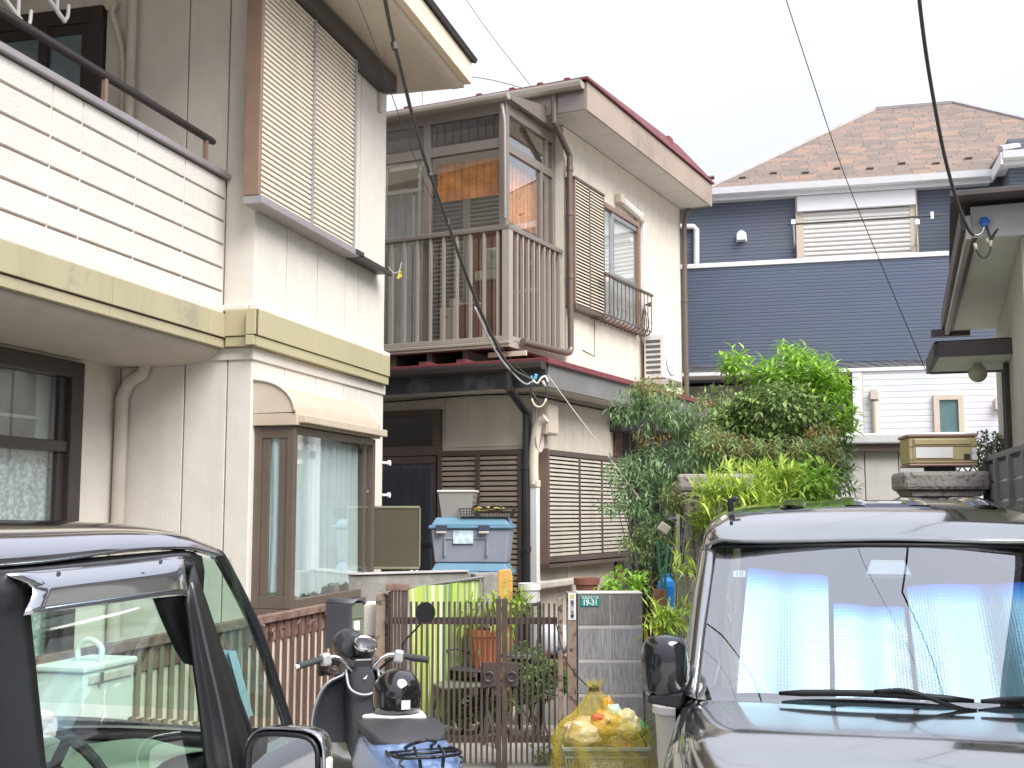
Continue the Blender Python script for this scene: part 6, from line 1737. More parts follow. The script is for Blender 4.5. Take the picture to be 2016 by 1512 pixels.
for s in (-1, 1):
    rows = []
    for y, zt in ((.30,1.02), (.12,1.03), (-.02,1.01), (-.15,.985), (-.28,.95), (-.38,.88)):
        rows.append([V((s*.66, y - .03, zt + .01)), V((s*.70, y, zt - .005)), V((s*.730, y + .02, zt - .05)), V((s*.737, y + .03, zt - .2)), V((s*.735, y + .04, .5))])
    q = MB(); q.surf(rows, 3); q.build('front_wing', M_vp, van, smooth=True)
    q = MB(); q.lathe([(0,-.03),(.10,-.02),(.12,.02),(0,.03)], (s*.56, -.50, .78), 24, 'y'); q.build('headlight', mat('headlamp', (.5,.52,.55), .1, var=.1, coat=1), van, smooth=True)
    for y in (-.1, 2.2): wheel('wheel', s*.63, y, van)
q = MB(); q.box(-.45, .45, -.632, -.61, .62, .72); q.build('grille', M_trim, van, bev=.01)
q = MB(); q.box(-.165, .165, -.66, -.645, .42, .585); q.build('number_plate', mat('plate_yellow', (.62,.5,.05), .5), van, bev=.003)
q = MB(); q.box(-.66, .66, -.3, 2.7, .24, .34); q.build('floor_pan', M_trim, van)
# cowl, wipers
half = [[(-.70, .16, 1.035), (-.45, .07, 1.043), (0, .035, 1.047)], [(-.68, .17, 1.052), (-.45, .09, 1.056), (0, .05, 1.058)]]
q = MB(); q.surf(mirror_rows(half), 3); q.build('cowl', M_trim, van, smooth=True)
for xa, xb, xs in ((-.40, .18, -.25), (.20, .66, .42)):
    P = [wsp(x/.675, .045 + .02*sin((x - xa)/(xb - xa)*pi)) + V((0, -.022, .012)) for x in [xa + (xb - xa)*k/8 for k in range(9)]]
    q = MB(); q.tube(P, [.006] + [.011]*7 + [.006], 7); wb = q.build('wiper_blade', M_trim, van, smooth=True)
    mid = P[4] + V((0, -.012, .01)); q = MB(); q.tube(curve([P[4] + V((0,-.004,.006)), P[4] + V((.1,-.02,.014)), V((xs + .38, -.0, 1.062)), V((xs + .45, .03, 1.05))], 4), .008, 6); q.build('wiper_arm', M_trim, van, smooth=True)
# washer and small parts
q = MB(); q.tube(curve([(-.60, .93, 1.655), (-.60, .93, 1.70), (-.57, .93, 1.705)], 3), .012, 7); q.build('aerial_base', M_trim, van, smooth=True)
# mirrors
for s in (-1, 1):
    c = V((s*.775, .17, 1.135)); rows = []
    for i in range(9):
        a = -pi/2 + pi*i/8; z = c.z + .105*sin(a); k = max(.001, cos(a))**.35
        rows.append([c + V((.083*k*cos(b)*(1.0), .065*k*sin(b) - .0, 0)) + V((0, 0, z - c.z)) if True else None for b in [2*pi*j/16 for j in range(16)]])
    q = MB(); q.grid(rows, closed=True); mo = q.build('door_mirror', paint('mirror_black', (.018,.018,.02), .2, .15), van, smooth=True)
    q = MB(); q.add([c + V(p) for p in ((-.06,.068,-.08),(.06,.068,-.08),(.06,.068,.08),(-.06,.068,.08))], [(3,2,1,0)]); q.build('mirror_glass', M_mir, mo)
    q = MB(); q.prism([(s*.72, 1.005), (s*.83, 1.02), (s*.83, 1.045), (s*.71, 1.06)], .12, .22, 'y'); q.build('mirror_foot', M_trim, mo, bev=.008)
# quarter window trim seen through the glass, cabin
for s in (-1, 1):
    q = MB(); P = [wsp(s*a_, b_) + V((0, .03, -.01)) for a_, b_ in ((.985, .50), (.90, .22), (.915, .10), (.985, .03))]; q.add(P, [(0,1,2,3)]); q.tube(P + [P[0]], .008, 6); q.build('quarter_frame', M_trim, van)
q = MB(); q.box(-.66, .66, .32, .7, .80, 1.0); q.build('dashboard', M_plush, van, bev=.03)
for x in (-.34, .34):
    q = MB(); q.box(x - .24, x + .24, 1.25, 1.4, .55, 1.2); q.build('seat_back', M_plush, van, bev=.05); q = MB(); q.box(x - .11, x + .11, 1.29, 1.36, 1.24, 1.42); q.build('head_rest', M_plush, van, bev=.03)
q = MB(); q.box(-.66, .66, 2.6, 2.62, .5, 1.55); q.build('cabin_back', M_plush, van)
q = MB(); q.prism([(-.075, 0), (.075, 0), (.055, .07), (-.055, .07)], 0, .02, 'y'); o = q.build('sensor_cover', mat('sensor_grey', (.45,.5,.52), .3), van); p = wsp(0, .80); o.location = p + V((-.03, .012, 0)); o.rotation_euler = (-radians(48), 0, 0)
q = MB(); p = wsp(.62, .93); q.tube([p + V((-.09,.04,.0)), p + V((-.0,.06,-.05)), p + V((.09,.04,.0))], .014, 6); q.build('visor_hook', M_trim, van, smooth=True)
# sticker with the number 10
p = wsp(-.84, .80)
q = MB(); q.box(-.022, .022, -.001, .001, -.016, .016); st_ = q.build('inspection_sticker', mat('sticker_pale', (.45,.52,.55), .4), van); st_.location = p + V((0, .008, 0)); st_.rotation_euler = (-radians(48), 0, 0)
text('sticker_number', '10', .03, mat('dark_ink', (.03,.03,.04), .6), st_, (0, -.0015, 0), (pi/2, 0, 0), .0003)
# foil sunshades: folded panels standing behind the windscreen
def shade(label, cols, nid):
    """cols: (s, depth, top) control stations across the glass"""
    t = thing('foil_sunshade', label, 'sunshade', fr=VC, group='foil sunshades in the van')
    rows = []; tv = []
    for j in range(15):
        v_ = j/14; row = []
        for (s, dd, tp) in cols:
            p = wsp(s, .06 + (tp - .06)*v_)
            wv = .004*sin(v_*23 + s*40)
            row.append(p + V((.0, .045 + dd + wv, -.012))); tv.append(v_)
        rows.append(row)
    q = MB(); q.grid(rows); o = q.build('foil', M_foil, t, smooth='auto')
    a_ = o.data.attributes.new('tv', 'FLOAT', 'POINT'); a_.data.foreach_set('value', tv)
def stations(s0, s1, n, tops, amp, seed):
    rr = random.Random(seed); out = []
    for i in range(n*3 + 1):
        f = i/(n*3); s = s0 + (s1 - s0)*f
        k = (i//3) % 2; g = (i % 3)/3
        d = amp*(g if k == 0 else 1 - g)
        tp = tops[0]*(1 - f) + tops[1]*f + .005*sin(f*9)
        out.append((s, d + .004*rr.random(), tp))
    return out
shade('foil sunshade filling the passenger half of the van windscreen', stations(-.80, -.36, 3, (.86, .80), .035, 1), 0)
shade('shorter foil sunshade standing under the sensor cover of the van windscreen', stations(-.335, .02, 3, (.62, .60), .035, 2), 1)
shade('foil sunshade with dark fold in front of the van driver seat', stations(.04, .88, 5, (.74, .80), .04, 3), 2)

# ---------------- black car seen from behind its right door
LC = Fr(-.809, 2.9, radians(-14.43))
car = thing('parked_car', 'glossy black box car with door visor and green tinted windows, fender mirror folded out', 'car', fr=LC)
car['label'] = 'glossy black small car with a door visor, parked under the balcony'
W_ = 1.42
def lc(px, py, x=-.05): return LC.X(px, py, x)
# roof: rows along the car, columns across
rail = [( -2.9, 1.545), (-1.6, 1.55), (-.55, lc(0, 1120, -.09).z), (lc(355, 1088, -.09).y, lc(355, 1088, -.09).z), (lc(425, 1090, -.10).y + .0, lc(425, 1092, -.10).z - .008)]
half = []
zt_ = 1.632
ry = rail[3][0]
for y, zr_, ztop in ((-2.95,1.50,1.56), (-2.6,1.53,1.60), (-1.6,rail[1][1],zt_ + .01), (-.55,rail[2][1],zt_), (-.1,rail[3][1] + .006,zt_ - .008), (ry,rail[3][1] + .004,1.612), (ry + .11,rail[4][1] + .012,1.588), (rail[4][0],rail[4][1] - .004,1.560)):
    half.append([(.085 - .0, y - .01, zr_ + .002), (.094, y, zr_ + .3*(ztop - zr_)), (.118, y, zr_ + .55*(ztop - zr_)), (.17, y + .01, zr_ + .72*(ztop - zr_)), (.30, y + .02, zr_ + .9*(ztop - zr_)), (.5, y + .03, ztop - .004), (W_/2, y + .04, ztop)])
rows = []
for r in half:
    rows.append([V((-p[0], p[1], p[2])) for p in r] + [V((-(W_ - p[0]), p[1], p[2])) for p in reversed(r[:-1])])
q = MB(); q.surf(rows, 4); q.build('roof', M_cp, car, smooth=True, solid=.015)
q = MB(); q.tube(curve([(-.155, -2.9, 1.578), (-.155, -1.6, 1.602), (-.155, -.55, rail[2][1] + .045), (-.16, ry - .08, rail[3][1] + .044), (-.13, ry + .02, rail[3][1] + .035), (-.10, ry + .10, rail[4][1] + .008)], 5), .006, 6); q.build('roof_seam', M_trim, car)
q = MB(); q.tube(curve([(-.082, -2.9, 1.535), (-.082, -1.6, 1.545), (-.082, -.55, rail[2][1] - .008), (-.084, rail[3][0], rail[3][1] - .007), (-.09, .05, rail[3][1] - .02)], 5), .009, 6); q.build('drip_rail', M_gtrim, car, smooth=True)
# side frame of the front door
P = curve([(-2.9, 1.545), (-1.6, 1.55), (-.55, rail[2][1] - .004), (ry, rail[3][1] - .004), (ry + .08, rail[3][1] - .02)], 5, ) if False else [(-2.9, 1.545), (-1.6, 1.552), (-.55, rail[2][1]), (ry, rail[3][1]), (ry + .10, rail[4][1] - .0)]
q = MB(); q.grid([[V((-.083, y, z + .008)), V((-.074, y, z - .03)), V((-.076, y, z - .085))] for y, z in P]); q.build('cant_rail', M_trim, car, smooth=True, solid=.01)
dz0 = 1.0
top_f = lc(372, 1096, -.075); bot_f = lc(520, 1512, -.02)
def sidestrip(name, P, wd, m, x_t=-.075, x_b=-.015, par=car, solid=.02):
    rows = []
    for (y, z, w_) in P:
        x = x_b + (x_t - x_b)*max(0, min(1, (z - .95)/.55))
        rows.append([V((x, y, z)), V((x + .004, y + w_*.5, z)), V((x, y + w_, z))])
    q = MB(); q.surf(rows, 3); return q.build(name, m, par, smooth=True, solid=solid)
bp_t, bp_b = lc(0, 1135, -.07), lc(0, 1500, -.02)
bt = [lc(8, 1135, -.075).y, lc(8, 1500, -.02).y]
sidestrip('centre_pillar', [(bt[0] - .16, 1.53, .20), (bt[0] - .13, 1.35, .19), (lc(95, 1500,-.02).y - .16, 1.0, .15), (lc(95,1500,-.02).y - .16, .6, .15)], 0, M_trim)
dfy = lc(372, 1110, -.07).y
q = MB(); P = [V((-.078, lc(30, 1130, -.075).y, rail[2][1] - .03)), V((-.078, -.2, rail[3][1] - .032)), V((-.078, dfy - .05, rail[3][1] - .034)), V((-.076, dfy + .02, rail[3][1] - .07)), V((-.055, lc(430, 1290, -.05).y, lc(430, 1290, -.05).z)), V((-.02, lc(500, 1500, -.02).y, lc(500, 1500, -.02).z)), V((-.015, .36, .93))]
q.tube(curve(P, 5), .020, 8); q.build('door_frame', M_trim, car, smooth=True)
q = MB(); q.tube(curve([p + V((.012, -.035 if i > 2 else 0, -.03 if i < 4 else 0)) for i, p in enumerate(P)], 5), .012, 8); q.build('window_channel', mat('rubber', (.015,.015,.016), .7), car, smooth=True)
# door glass
A_, B_ = lc(60, 1160, -.07), lc(350, 1150, -.07)
rows = [[V((-.020, -.75, .95)), V((-.020, -.1, .95)), V((-.020, .30, .95))], [V((-.045, -.72, 1.25)), V((-.045, -.1, 1.25)), V((-.045, .14, 1.25))], [V((-.075, -.70, 1.50)), V((-.075, -.1, 1.50)), V((-.075, -.0, 1.50))]]
q = MB(); q.surf(rows, 4); q.build('door_glass', M_cg, car, smooth=True)
la = [lc(362, 1175, -.03), lc(376, 1290, -.02), lc(390, 1400, -.012), lc(405, 1530, -.008)]
lb = [lc(374, 1112, -.06), lc(425, 1275, -.035), lc(470, 1420, -.02), lc(498, 1530, -.012)]
q = MB(); q.grid([[a.lerp(b, k/4) for k in range(5)] for a, b in zip(curve(la, 4), curve(lb, 4))]); q.build('door_front_panel', M_trim, car, smooth=True, solid=.012)
q = MB(); q.tube(curve([a.lerp(b, .45) + V((.012, 0, 0)) for a, b in zip(la, lb)], 5), .006, 6); q.build('panel_seam', M_gtrim, car, smooth=True)
# visor along the window top
vt = [lc(10, 1140, -.03), lc(355, 1100, -.03)]; 
v1 = [lc(8, 1132, -.055), lc(200, 1114, -.055), lc(345, 1098, -.055), lc(362, 1100, -.06)]
v2 = [lc(62, 1158, -.030), lc(200, 1143, -.030), lc(345, 1125, -.030), lc(362, 1122, -.04)]
v3 = [lc(44, 1212, -.018), lc(200, 1191, -.018), lc(352, 1171, -.018), lc(370, 1190, -.03)]
q = MB(); q.surf([v1, v2, v3], 4); q.build('door_visor', mat('visor_smoke', (.42,.43,.46), .06, metal=.9, coat=1, var=0), car, smooth=True, solid=.004)
for px, py in ((114, 1130), (315, 1106)):
    p = lc(px, py, -.012); q = MB(); q.lathe([(0,0),(.006,0),(.005,.004),(0,.004)], p, 10, 'x'); q.build('visor_clip', M_gtrim, car)
# quarter window and windscreen pillar
qa = [lc(376, 1108, -.085), lc(430, 1105, -.085), lc(520, 1290, -.06), lc(555, 1430, -.04)]
qb = [lc(372, 1130, -.085), lc(405, 1240, -.07), lc(440, 1340, -.055), lc(478, 1435, -.04)]
q = MB(); q.grid([[a.lerp(b, k/4) for k in range(5)] for a, b in zip(curve(qa, 5), curve(qb, 5))]); q.build('quarter_glass', M_cg, car, smooth=True)
pil = curve([lc(423, 1090, -.10), lc(440, 1110, -.09), lc(505, 1240, -.075), lc(548, 1370, -.06), lc(568, 1432, -.05)], 5)
q = MB(); q.tube(pil, .017, 8); q.build('windscreen_pillar', M_trim, car, smooth=True)
q = MB(); q.tube(curve([p + V((.01,-.01,-.0)) for p in qb], 5), .014, 8); q.tube([qa[0], qb[0]], .012, 8); q.build('quarter_frame', M_trim, car, smooth=True)
# far side: frame and glass, windscreen
xl = -(W_ - .05)
q = MB(); q.tube(curve([(xl, -2.8, 1.53), (xl, -.5, 1.53), (xl, .05, 1.52), (xl + .0, .2, 1.5), (xl - .01, .4, 1.25), (xl - .03, .6, 1.02)], 5), .03, 8); q.tube([(xl - .02, -2.8, .99), (xl - .03, .6, .99)], .025, 8); q.tube([(xl, -.75, 1.52), (xl - .03, -.72, .98)], .04, 8); q.build('far_side_frame', M_trim, car, smooth=True)
q = MB(); q.add([(xl - .01, -2.7, 1.0), (xl - .01, .5, 1.0), (xl, .1, 1.52), (xl, -2.7, 1.52)], [(0,1,2,3)]); q.build('far_side_glass', M_cg, car)
def cws(s, t): return V((-.06 - s*(W_ - .12), .66 - .28*t + .10*(1 - (2*s - 1)**2), 1.05 + .475*t))
q = MB(); q.grid([[cws(i/12, j/6) for i in range(13)] for j in range(7)]); q.build('windscreen', M_cg, car, smooth=True)
# bonnet, wing, doors, tail
half = []
rows = []
for y, zc, ze in ((.62,1.02,1.0), (.85,.985,.955), (1.05,.94,.905), (1.20,.88,.84), (1.27,.78,.74)):
    rows.append([V((-.0, y - .10, ze - .12)), V((-.04, y - .05, ze - .02)), V((-.15, y, ze + .02)), V((-.4, y + .04, zc)), V((-W_/2, y + .06, zc + .005)), V((-W_ + .4, y + .04, zc)), V((-W_ + .15, y, ze + .02)), V((-W_ + .04, y - .05, ze - .02)), V((-W_, y - .1, ze - .12))])
q = MB(); q.surf(rows, 4); q.build('bonnet', M_cp, car, smooth=True)
rows = [[V((-.03, y, 1.0 - .08*max(0, y)**2)), V((.0, y, .88 - .06*max(0, y)**2)), V((.005, y, .6)), V((-.02, y, .3))] for y in (-2.9, -1.9, -.9, 0, .6, .95, 1.15)]
q = MB(); q.surf(rows, 3); q.build('side_panel', M_cp, car, smooth=True)
q = MB(); q.surf([[V((-W_ - p.x, p.y, p.z)) for p in r] for r in rows], 3); q.build('side_panel', M_cp, car, smooth=True)
q = MB(); q.surf([[V((-.03, -2.92, z)), V((-W_/2, -3.0, z)), V((-W_ + .03, -2.92, z))] for z in (.25, .7, 1.05, 1.5)], 4); q.build('tailgate', M_cp, car, smooth=True)
q = MB(); q.surf([[V((-.02, 1.15, z)), V((-.2, 1.27, z)), V((-W_/2, 1.32, z)), V((-W_ + .2, 1.27, z)), V((-W_ + .02, 1.15, z))] for z in (.25, .45, .6, .76)], 4); q.build('nose', M_cp, car, smooth=True)
for y in (-2.3, .75):
    for x in (-.08, -W_ + .08): wheel('wheel', x, y, car)
q = MB(); q.box(-W_ + .06, -.06, -2.85, 1.1, .24, .34); q.build('floor_pan', M_trim, car)
# cabin
q = MB(); q.box(-W_ + .08, -.07, .22, .56, .80, .985); q.build('dashboard', mat('dash_grey', (.07,.08,.08), .7), car, bev=.03)
rows = [[V((-.15 - .1*i, .12 + .09*j, 1.0 + .012*sin(i*1.7 + j) - .015*(j == 0))) for i in range(10)] for j in range(5)]
q = MB(); q.surf(rows, 2); o = q.build('dash_cloth', mat('pale_green_cloth', (.48,.60,.45), .9, var=.08), car, smooth=True)
sw = V((-.36, .02, .985))
mS = Matrix.Rotation(radians(-62), 3, 'X')
q = MB(); q.tube([sw + mS @ V((.18*cos(a*pi/14), .18*sin(a*pi/14), 0)) for a in range(29)], .014, 8); 
for a in (0, 2.2, 4.1): q.tube([sw, sw + mS @ V((.17*cos(a + pi), .17*sin(a + pi), 0))], .014, 6)
q.lathe([(0,-.02),(.05,-.015),(.05,.02),(0,.02)], sw, 16, 'y'); q.build('steering_wheel', M_plush, car, smooth='auto')
for x in (-.36, -W_ + .36):
    q = MB(); q.box(x - .22, x + .22, -.85, -.72, .45, 1.08); q.build('seat_back', M_plush, car, bev=.05); q = MB(); q.box(x - .22, x + .22, -.75, -.25, .45, .58); q.build('seat_base', M_plush, car, bev=.05)
q = MB(); rows = [[lc(300, 1178, -.12), lc(352, 1172, -.12)], [lc(315, 1215, -.12), lc(380, 1210, -.12)], [lc(345, 1280, -.12), lc(398, 1275, -.11)], [lc(362, 1306, -.12), lc(398, 1308, -.11)]]
q.surf(rows, 4); q.build('pillar_lining', M_plush, car, smooth=True, solid=.03)
# foil shade against the windscreen
t = thing('foil_sunshade', 'half folded foil sunshade standing inside the black car windscreen', 'sunshade', fr=LC)
rows = []; tv = []
for j in range(9):
    v_ = j/8; row = []
    for i in range(13):
        s = .03 + .09*i/12; p = cws(s, .03 + .42*v_); row.append(p + V((0, -.05 - .03*(i % 2), 0))); tv.append(v_*.9)
    rows.append(row)
q = MB(); q.grid(rows); o = q.build('foil', mat('foil_pale', (.48,.66,.80), .4, var=.08, vs_=30), t, smooth='auto'); a_ = o.data.attributes.new('tv', 'FLOAT', 'POINT'); a_.data.foreach_set('value', tv)
# door mirror, seen from behind
mc = V((.135, .34, .995)); mo = None
mw, mh_ = .115, .095
rows = []
def rr2(a, w_, h_, n_=.55): 
    c_, s_ = cos(a), sin(a); return V(((abs(c_)**n_)*(1 if c_ >= 0 else -1)*w_, 0, (abs(s_)**n_)*(1 if s_ >= 0 else -1)*h_))
for k, (dy, sc) in enumerate(((-.012, .93), (-.02, .985), (0, 1.0), (.05, .96), (.09, .8), (.11, .45), (.113, .02))):
    rows.append([mc + V((0, dy, 0)) + rr2(2*pi*j/24, mw*sc, mh_*sc) for j in range(24)])
q = MB(); q.grid(rows, closed=True); mo = q.build('door_mirror', M_cp, car, smooth=True)
q = MB(); P = [mc + V((-.006, -.006, -.006)) + rr2(2*pi*j/24, mw*.84, mh_*.84) for j in range(24)]; q.add(P, [tuple(range(24))]); q.build('mirror_glass', M_mir, mo)
q = MB(); q.tube([mc + V((-.006,-.012,-.006)) + rr2(2*pi*j/24, mw*.88, mh_*.88) for j in range(25)], .008, 6); q.build('mirror_bezel', M_trim, mo, smooth=True)
q = MB(); q.box(mc.x + .085, mc.x + .122, mc.y - .005, mc.y + .03, mc.z - .05, mc.z + .02); q.build('turn_lamp', mat('clear_lens', (.72,.74,.74), .12, var=.15, vs_=30, coat=1), mo, bev=.008)
q = MB(); q.box(-.03, .04, mc.y - .0, mc.y + .06, mc.z - .11, mc.z - .04); q.build('mirror_foot', M_trim, mo, bev=.01)
q = MB(); q.add([lc(478, 1435, -.035), lc(560, 1430, -.03), lc(500, 1530, -.02), lc(470, 1530,-.02)], [(0,1,2,3)]); q.build('mirror_sail', M_trim, car, solid=.015)

# storage bin with hasp between car and fence
bn = FN.L(at(68, 1290, 4.75))
bp = at(166, 1312, 4.95)
t = thing('storage_bin', 'tall mint white storage bin with loop handle and hasp, seen through the car window', 'bin', (bp.x, bp.y, 0), radians(-14.43))
M_bin = mat('mint_white', (.70,.74,.68), .45, var=.04)
hz = bp.z
q = MB(); q.box(-.24, 0, 0, .37, 0, hz - .03); q.build('body', M_bin, t, bev=.006)
q = MB(); q.box(-.25, .012, -.012, .38, hz - .028, hz); q.build('lid', M_bin, t, bev=.008)
q = MB(); q.box(.001, .012, .03, .34, hz - .075, hz - .045); hs = q.build('hasp_bar', M_pipe, t); q = MB(); q.box(.012, .02, .09, .115, hz - .085, hz - .035); q.build('hasp', M_steel, hs, bev=.003)
q = MB(); q.tube(curve([(-.14, .16, hz), (-.14, .16, hz + .06), (-.09, .16, hz + .09), (-.03, .16, hz + .06), (-.03, .16, hz)], 5), .013, 8); q.build('handle', M_bin, t, smooth=True)

# ================================================================ SCOOTER
SC = Fr(-.79, 6.3, radians(21))
sc = thing('scooter', 'blue scooter with black leg shield, round mirror and rear rack, parked facing the gate', 'scooter', fr=SC)
M_sblk = mat('scooter_black', (.035,.037,.042), .35, var=.1, coat=.4); M_sblue = paint('scooter_blue', (.22,.34,.62), .35, .3)
M_chr = mat('chrome', (.75,.72,.70), .15, metal=1, var=0); M_alu = mat('switch_grey', (.50,.50,.50), .4, metal=.3)
M_shield_edge = mat('shield_edge', (.30,.31,.33), .35, metal=.3)
# leg shield (hollow towards the rider)
rows = []
for z, w_, d_ in ((.84,.09,.02),(.80,.17,.0),(.70,.215,-.005),(.58,.23,-.01),(.45,.225,-.03),(.33,.20,-.08),(.28,.19,-.16)):
    rows.append([V((w_*1.18*s, .06 + d_ - .13*abs(s)**2.2, z - .02*abs(s)**3)) for s in (-1,-.8,-.5,-.2,0,.2,.5,.8,1)])
q = MB(); q.surf(rows, 3); q.build('leg_shield', M_sblk, sc, smooth=True, solid=.012)
g_ = smooth_grid(rows, 3); edge = [r[0] for r in reversed(g_)] + list(g_[0]) + [r[-1] for r in g_]
q = MB(); q.tube(edge, .006, 6); q.build('shield_edge', M_shield_edge, sc, smooth=True)
rows = [[V((x*s, y, z)) for s, y in ((-1, .03), (-.8, -.05), (0, -.08), (.8, -.05), (1, .03))] for z, x in ((.86,.045),(.80,.075),(.7,.08),(.55,.075),(.4,.085),(.32,.10))]
q = MB(); q.surf(rows, 3); q.build('column_cover', mat('column_black', (.06,.062,.068), .4, var=.08), sc, smooth=True)
q = MB(); q.tube(curve([(-.085, -.02, .84), (-.08, -.08, .76), (-.03, -.10, .725), (.03, -.10, .725), (.08, -.08, .76), (.085, -.02, .84)], 4), .008, 6); q.build('cover_trim', M_shield_edge, sc, smooth=True)
q = MB(); q.add([(-.012, -.094, .80), (.004, -.094, .80), (.014, -.093, .822), (.002, -.093, .812)], [(0,1,2,3)]); q.build('wing_emblem', M_white, sc)
q = MB(); q.lathe([(.028,.0),(.024,-.012),(.012,-.01),(0,-.004)], (.02, -.085, .58), 16, 'y'); q.build('key_lock', M_trim, sc, smooth=True)
q = MB(); q.tube([(0, .06, .75), (0, -.0, .88)], .035, 10); q.box(-.05, .05, -.06, .04, .84, .90); q.build('handlebar_clamp', M_sblk, sc, bev=.01)
# bars
for s in (-1, 1):
    P = [(s*.03, -.02, .80), (s*.07, -.02, .86), (s*.13, -.02, .905), (s*.2, -.03, .905), (s*.31, -.07, .885)]
    q = MB(); q.tube(curve(P, 5), .0115, 10); q.build('handlebar', M_chr, sc, smooth=True)
    q = MB(); q.tube([(s*.215, -.035, .903), (s*.345, -.085, .88)], [.017, .018], 12); q.build('grip', mat('grip_rubber', (.05,.05,.05), .8, bump=.6, bs=150), sc, smooth='auto')
    q = MB(); q.obox((s*.195, -.03, .90), (.05, .05, .065), (0, s*.15, -s*.35)); sb_ = q.build('switch_box', M_alu, sc, bev=.012)
    q = MB(); q.tube(curve([(s*.20, .02, .895), (s*.28, -.0, .87), (s*.35, -.03, .865)], 4), .006, 6); q.build('brake_lever', M_chr if s > 0 else M_trim, sc, smooth=True)
    q = MB(); q.tube(curve([(s*.18, .0, .89), (s*.12, .06, .83), (s*.05, .08, .74)], 4), .007, 6); q.build('cable', M_trim, sc)
q = MB(); rq = random.Random(9)
for k in range(16): q.obox((-.12 - rq.random()*.09, -.0 + rq.random()*.05, .82 + rq.random()*.08), (.035, .03, .03), (rq.random()*3, rq.random()*3, 0))
q.build('wrapped_bundle', mat('bundle', (.09,.07,.06), .8, var=.3, vs_=30), sc, bev=.006)
q = MB(); q.lathe([(0,.0),(.012,.0),(.010,.02),(0,.02)], (-.36, -.09, .878), 8, 'x'); q.build('bar_end', M_white, sc, smooth='auto')
# lamp and speedometer
q = MB(); q.lathe([(.02,-.05),(.055,-.045),(.078,-.01),(.085,.03),(.085,.06),(.078,.07),(0,.075)], (-.045, .06, .955), 24, 'y'); q.build('headlight', M_sblk, sc, smooth='auto')
mT = Matrix.Rotation(radians(28), 3, 'X')
def tilted(prof, c, n=24):
    q = MB(); q.lathe(prof, (0,0,0), n); q.v = [tuple(V(c) + mT @ V(p)) for p in q.v]; return q
sm = tilted([(.03,-.085),(.045,-.07),(.056,-.02),(.062,.0),(.062,.012),(.055,.014)], (.015, -.03, .965)).build('speedometer', M_sblk, sc, smooth='auto')
tilted([(0,.010),(.054,.012),(.054,.008)], (.015, -.03, .965)).build('dial_glass', mat('dial_face', (.35,.33,.25), .05, var=.5, vs_=25, coat=1), sm, smooth='auto')
tilted([(.053,.014),(.058,.018),(.063,.012),(.063,.0)], (.015, -.03, .965)).build('dial_ring', M_chr, sm, smooth='auto')
# mirror on its stem
mp = SC.L(at(837, 1206, 6.38))
q = MB(); q.tube(curve([(.225, .0, .92), (.23, .0, .965), (mp.x*.6 + .09, mp.y*.5, (mp.z + .95)/2), (mp.x - .02, mp.y + .01, mp.z - .055)], 5), .005, 6); q.build('mirror_stem', M_trim, sc, smooth=True)
q = MB(); q.lathe([(0,.03),(.03,.027),(.052,.008),(.056,-.004),(.054,-.010)], mp, 28, 'y'); m_ = q.build('mirror', M_trim, sc, smooth='auto')
q = MB(); q.lathe([(0,-.0085),(.051,-.009)], mp, 28, 'y'); q.build('mirror_glass', M_mir, m_)
# floor, front wheel, mudguard
q = MB(); q.box(-.16, .16, -.48, -.06, .24, .29); q.build('floor_board', M_sblk, sc, bev=.02)
def swheel(y):
    q = MB(); q.lathe([(.13,-.045),(.19,-.05),(.225,-.035),(.235,0),(.225,.035),(.19,.05),(.13,.045)], (0, y, .235), 32, 'x'); w_ = q.build('wheel', MATS['tyre'], sc, smooth='auto'); q = MB(); q.lathe([(0,-.03),(.13,-.025),(.135,.025),(0,.03)], (0, y, .235), 24, 'x'); q.build('rim', M_alu, w_, smooth='auto')
swheel(.26); swheel(-.93)
q = MB(); q.surf([[V((x, .26 + .25*cos(a), .235 + .25*sin(a) - abs(x)*.3)) for x in (-.07, -.04, 0, .04, .07)] for a in (.3, .9, 1.5, 2.1, 2.6)], 3); q.build('mudguard', M_sblue, sc, smooth=True, solid=.006)
for s in (-1, 1):
    q = MB(); q.tube([(s*.05, .06, .62), (s*.06, .24, .26)], .016, 8); q.build('fork_leg', M_alu, sc)
# front shell outside the shield
q = MB(); q.surf([[V((w_*s, .11 + d_ - .09*abs(s)**2, z)) for s in (-1,-.5,0,.5,1)] for z, w_, d_ in ((.83,.08,-.02),(.7,.2,.02),(.5,.21,.02),(.32,.17,-.03))], 4); q.build('front_shell', M_sblue, sc, smooth=True)
# body under the seat
rows = []
for y, w_, zt, zb in ((-.42,.10,.55,.28), (-.50,.15,.62,.30), (-.66,.20,.652,.33), (-.85,.21,.652,.38), (-1.05,.195,.635,.42), (-1.22,.15,.60,.46), (-1.31,.07,.57,.50)):
    zm_ = (zt + zb)/2
    rows.append([V((x*w_, y, z)) for x, z in ((0,zb),(-.75,zb+.01),(-1,zm_ - .03),(-.97,zm_ + .05),(-.75,zt - .01),(0,zt),(.75,zt - .01),(.97,zm_ + .05),(1,zm_ - .03),(.75,zb + .01),(0,zb))])
q = MB(); q.surf(rows, 3); q.build('rear_body', M_sblue, sc, smooth=True)
rows = []
for y, w_, zt, zb in ((-.44,.05,.60,.60), (-.48,.12,.655,.60), (-.62,.16,.70,.655), (-.76,.178,.700,.662), (-.88,.172,.69,.652), (-.97,.14,.665,.622), (-1.01,.07,.64,.625)):
    rows.append([V((x*w_, y, z)) for x, z in ((0,zb),(-.8,zb - .015),(-1.05,zb + .0),(-1.0,(zt + zb)/2 + .01),(-.75,zt - .008),(0,zt),(.75,zt - .008),(1.0,(zt+zb)/2 + .01),(1.05,zb),(.8,zb - .015),(0,zb))])
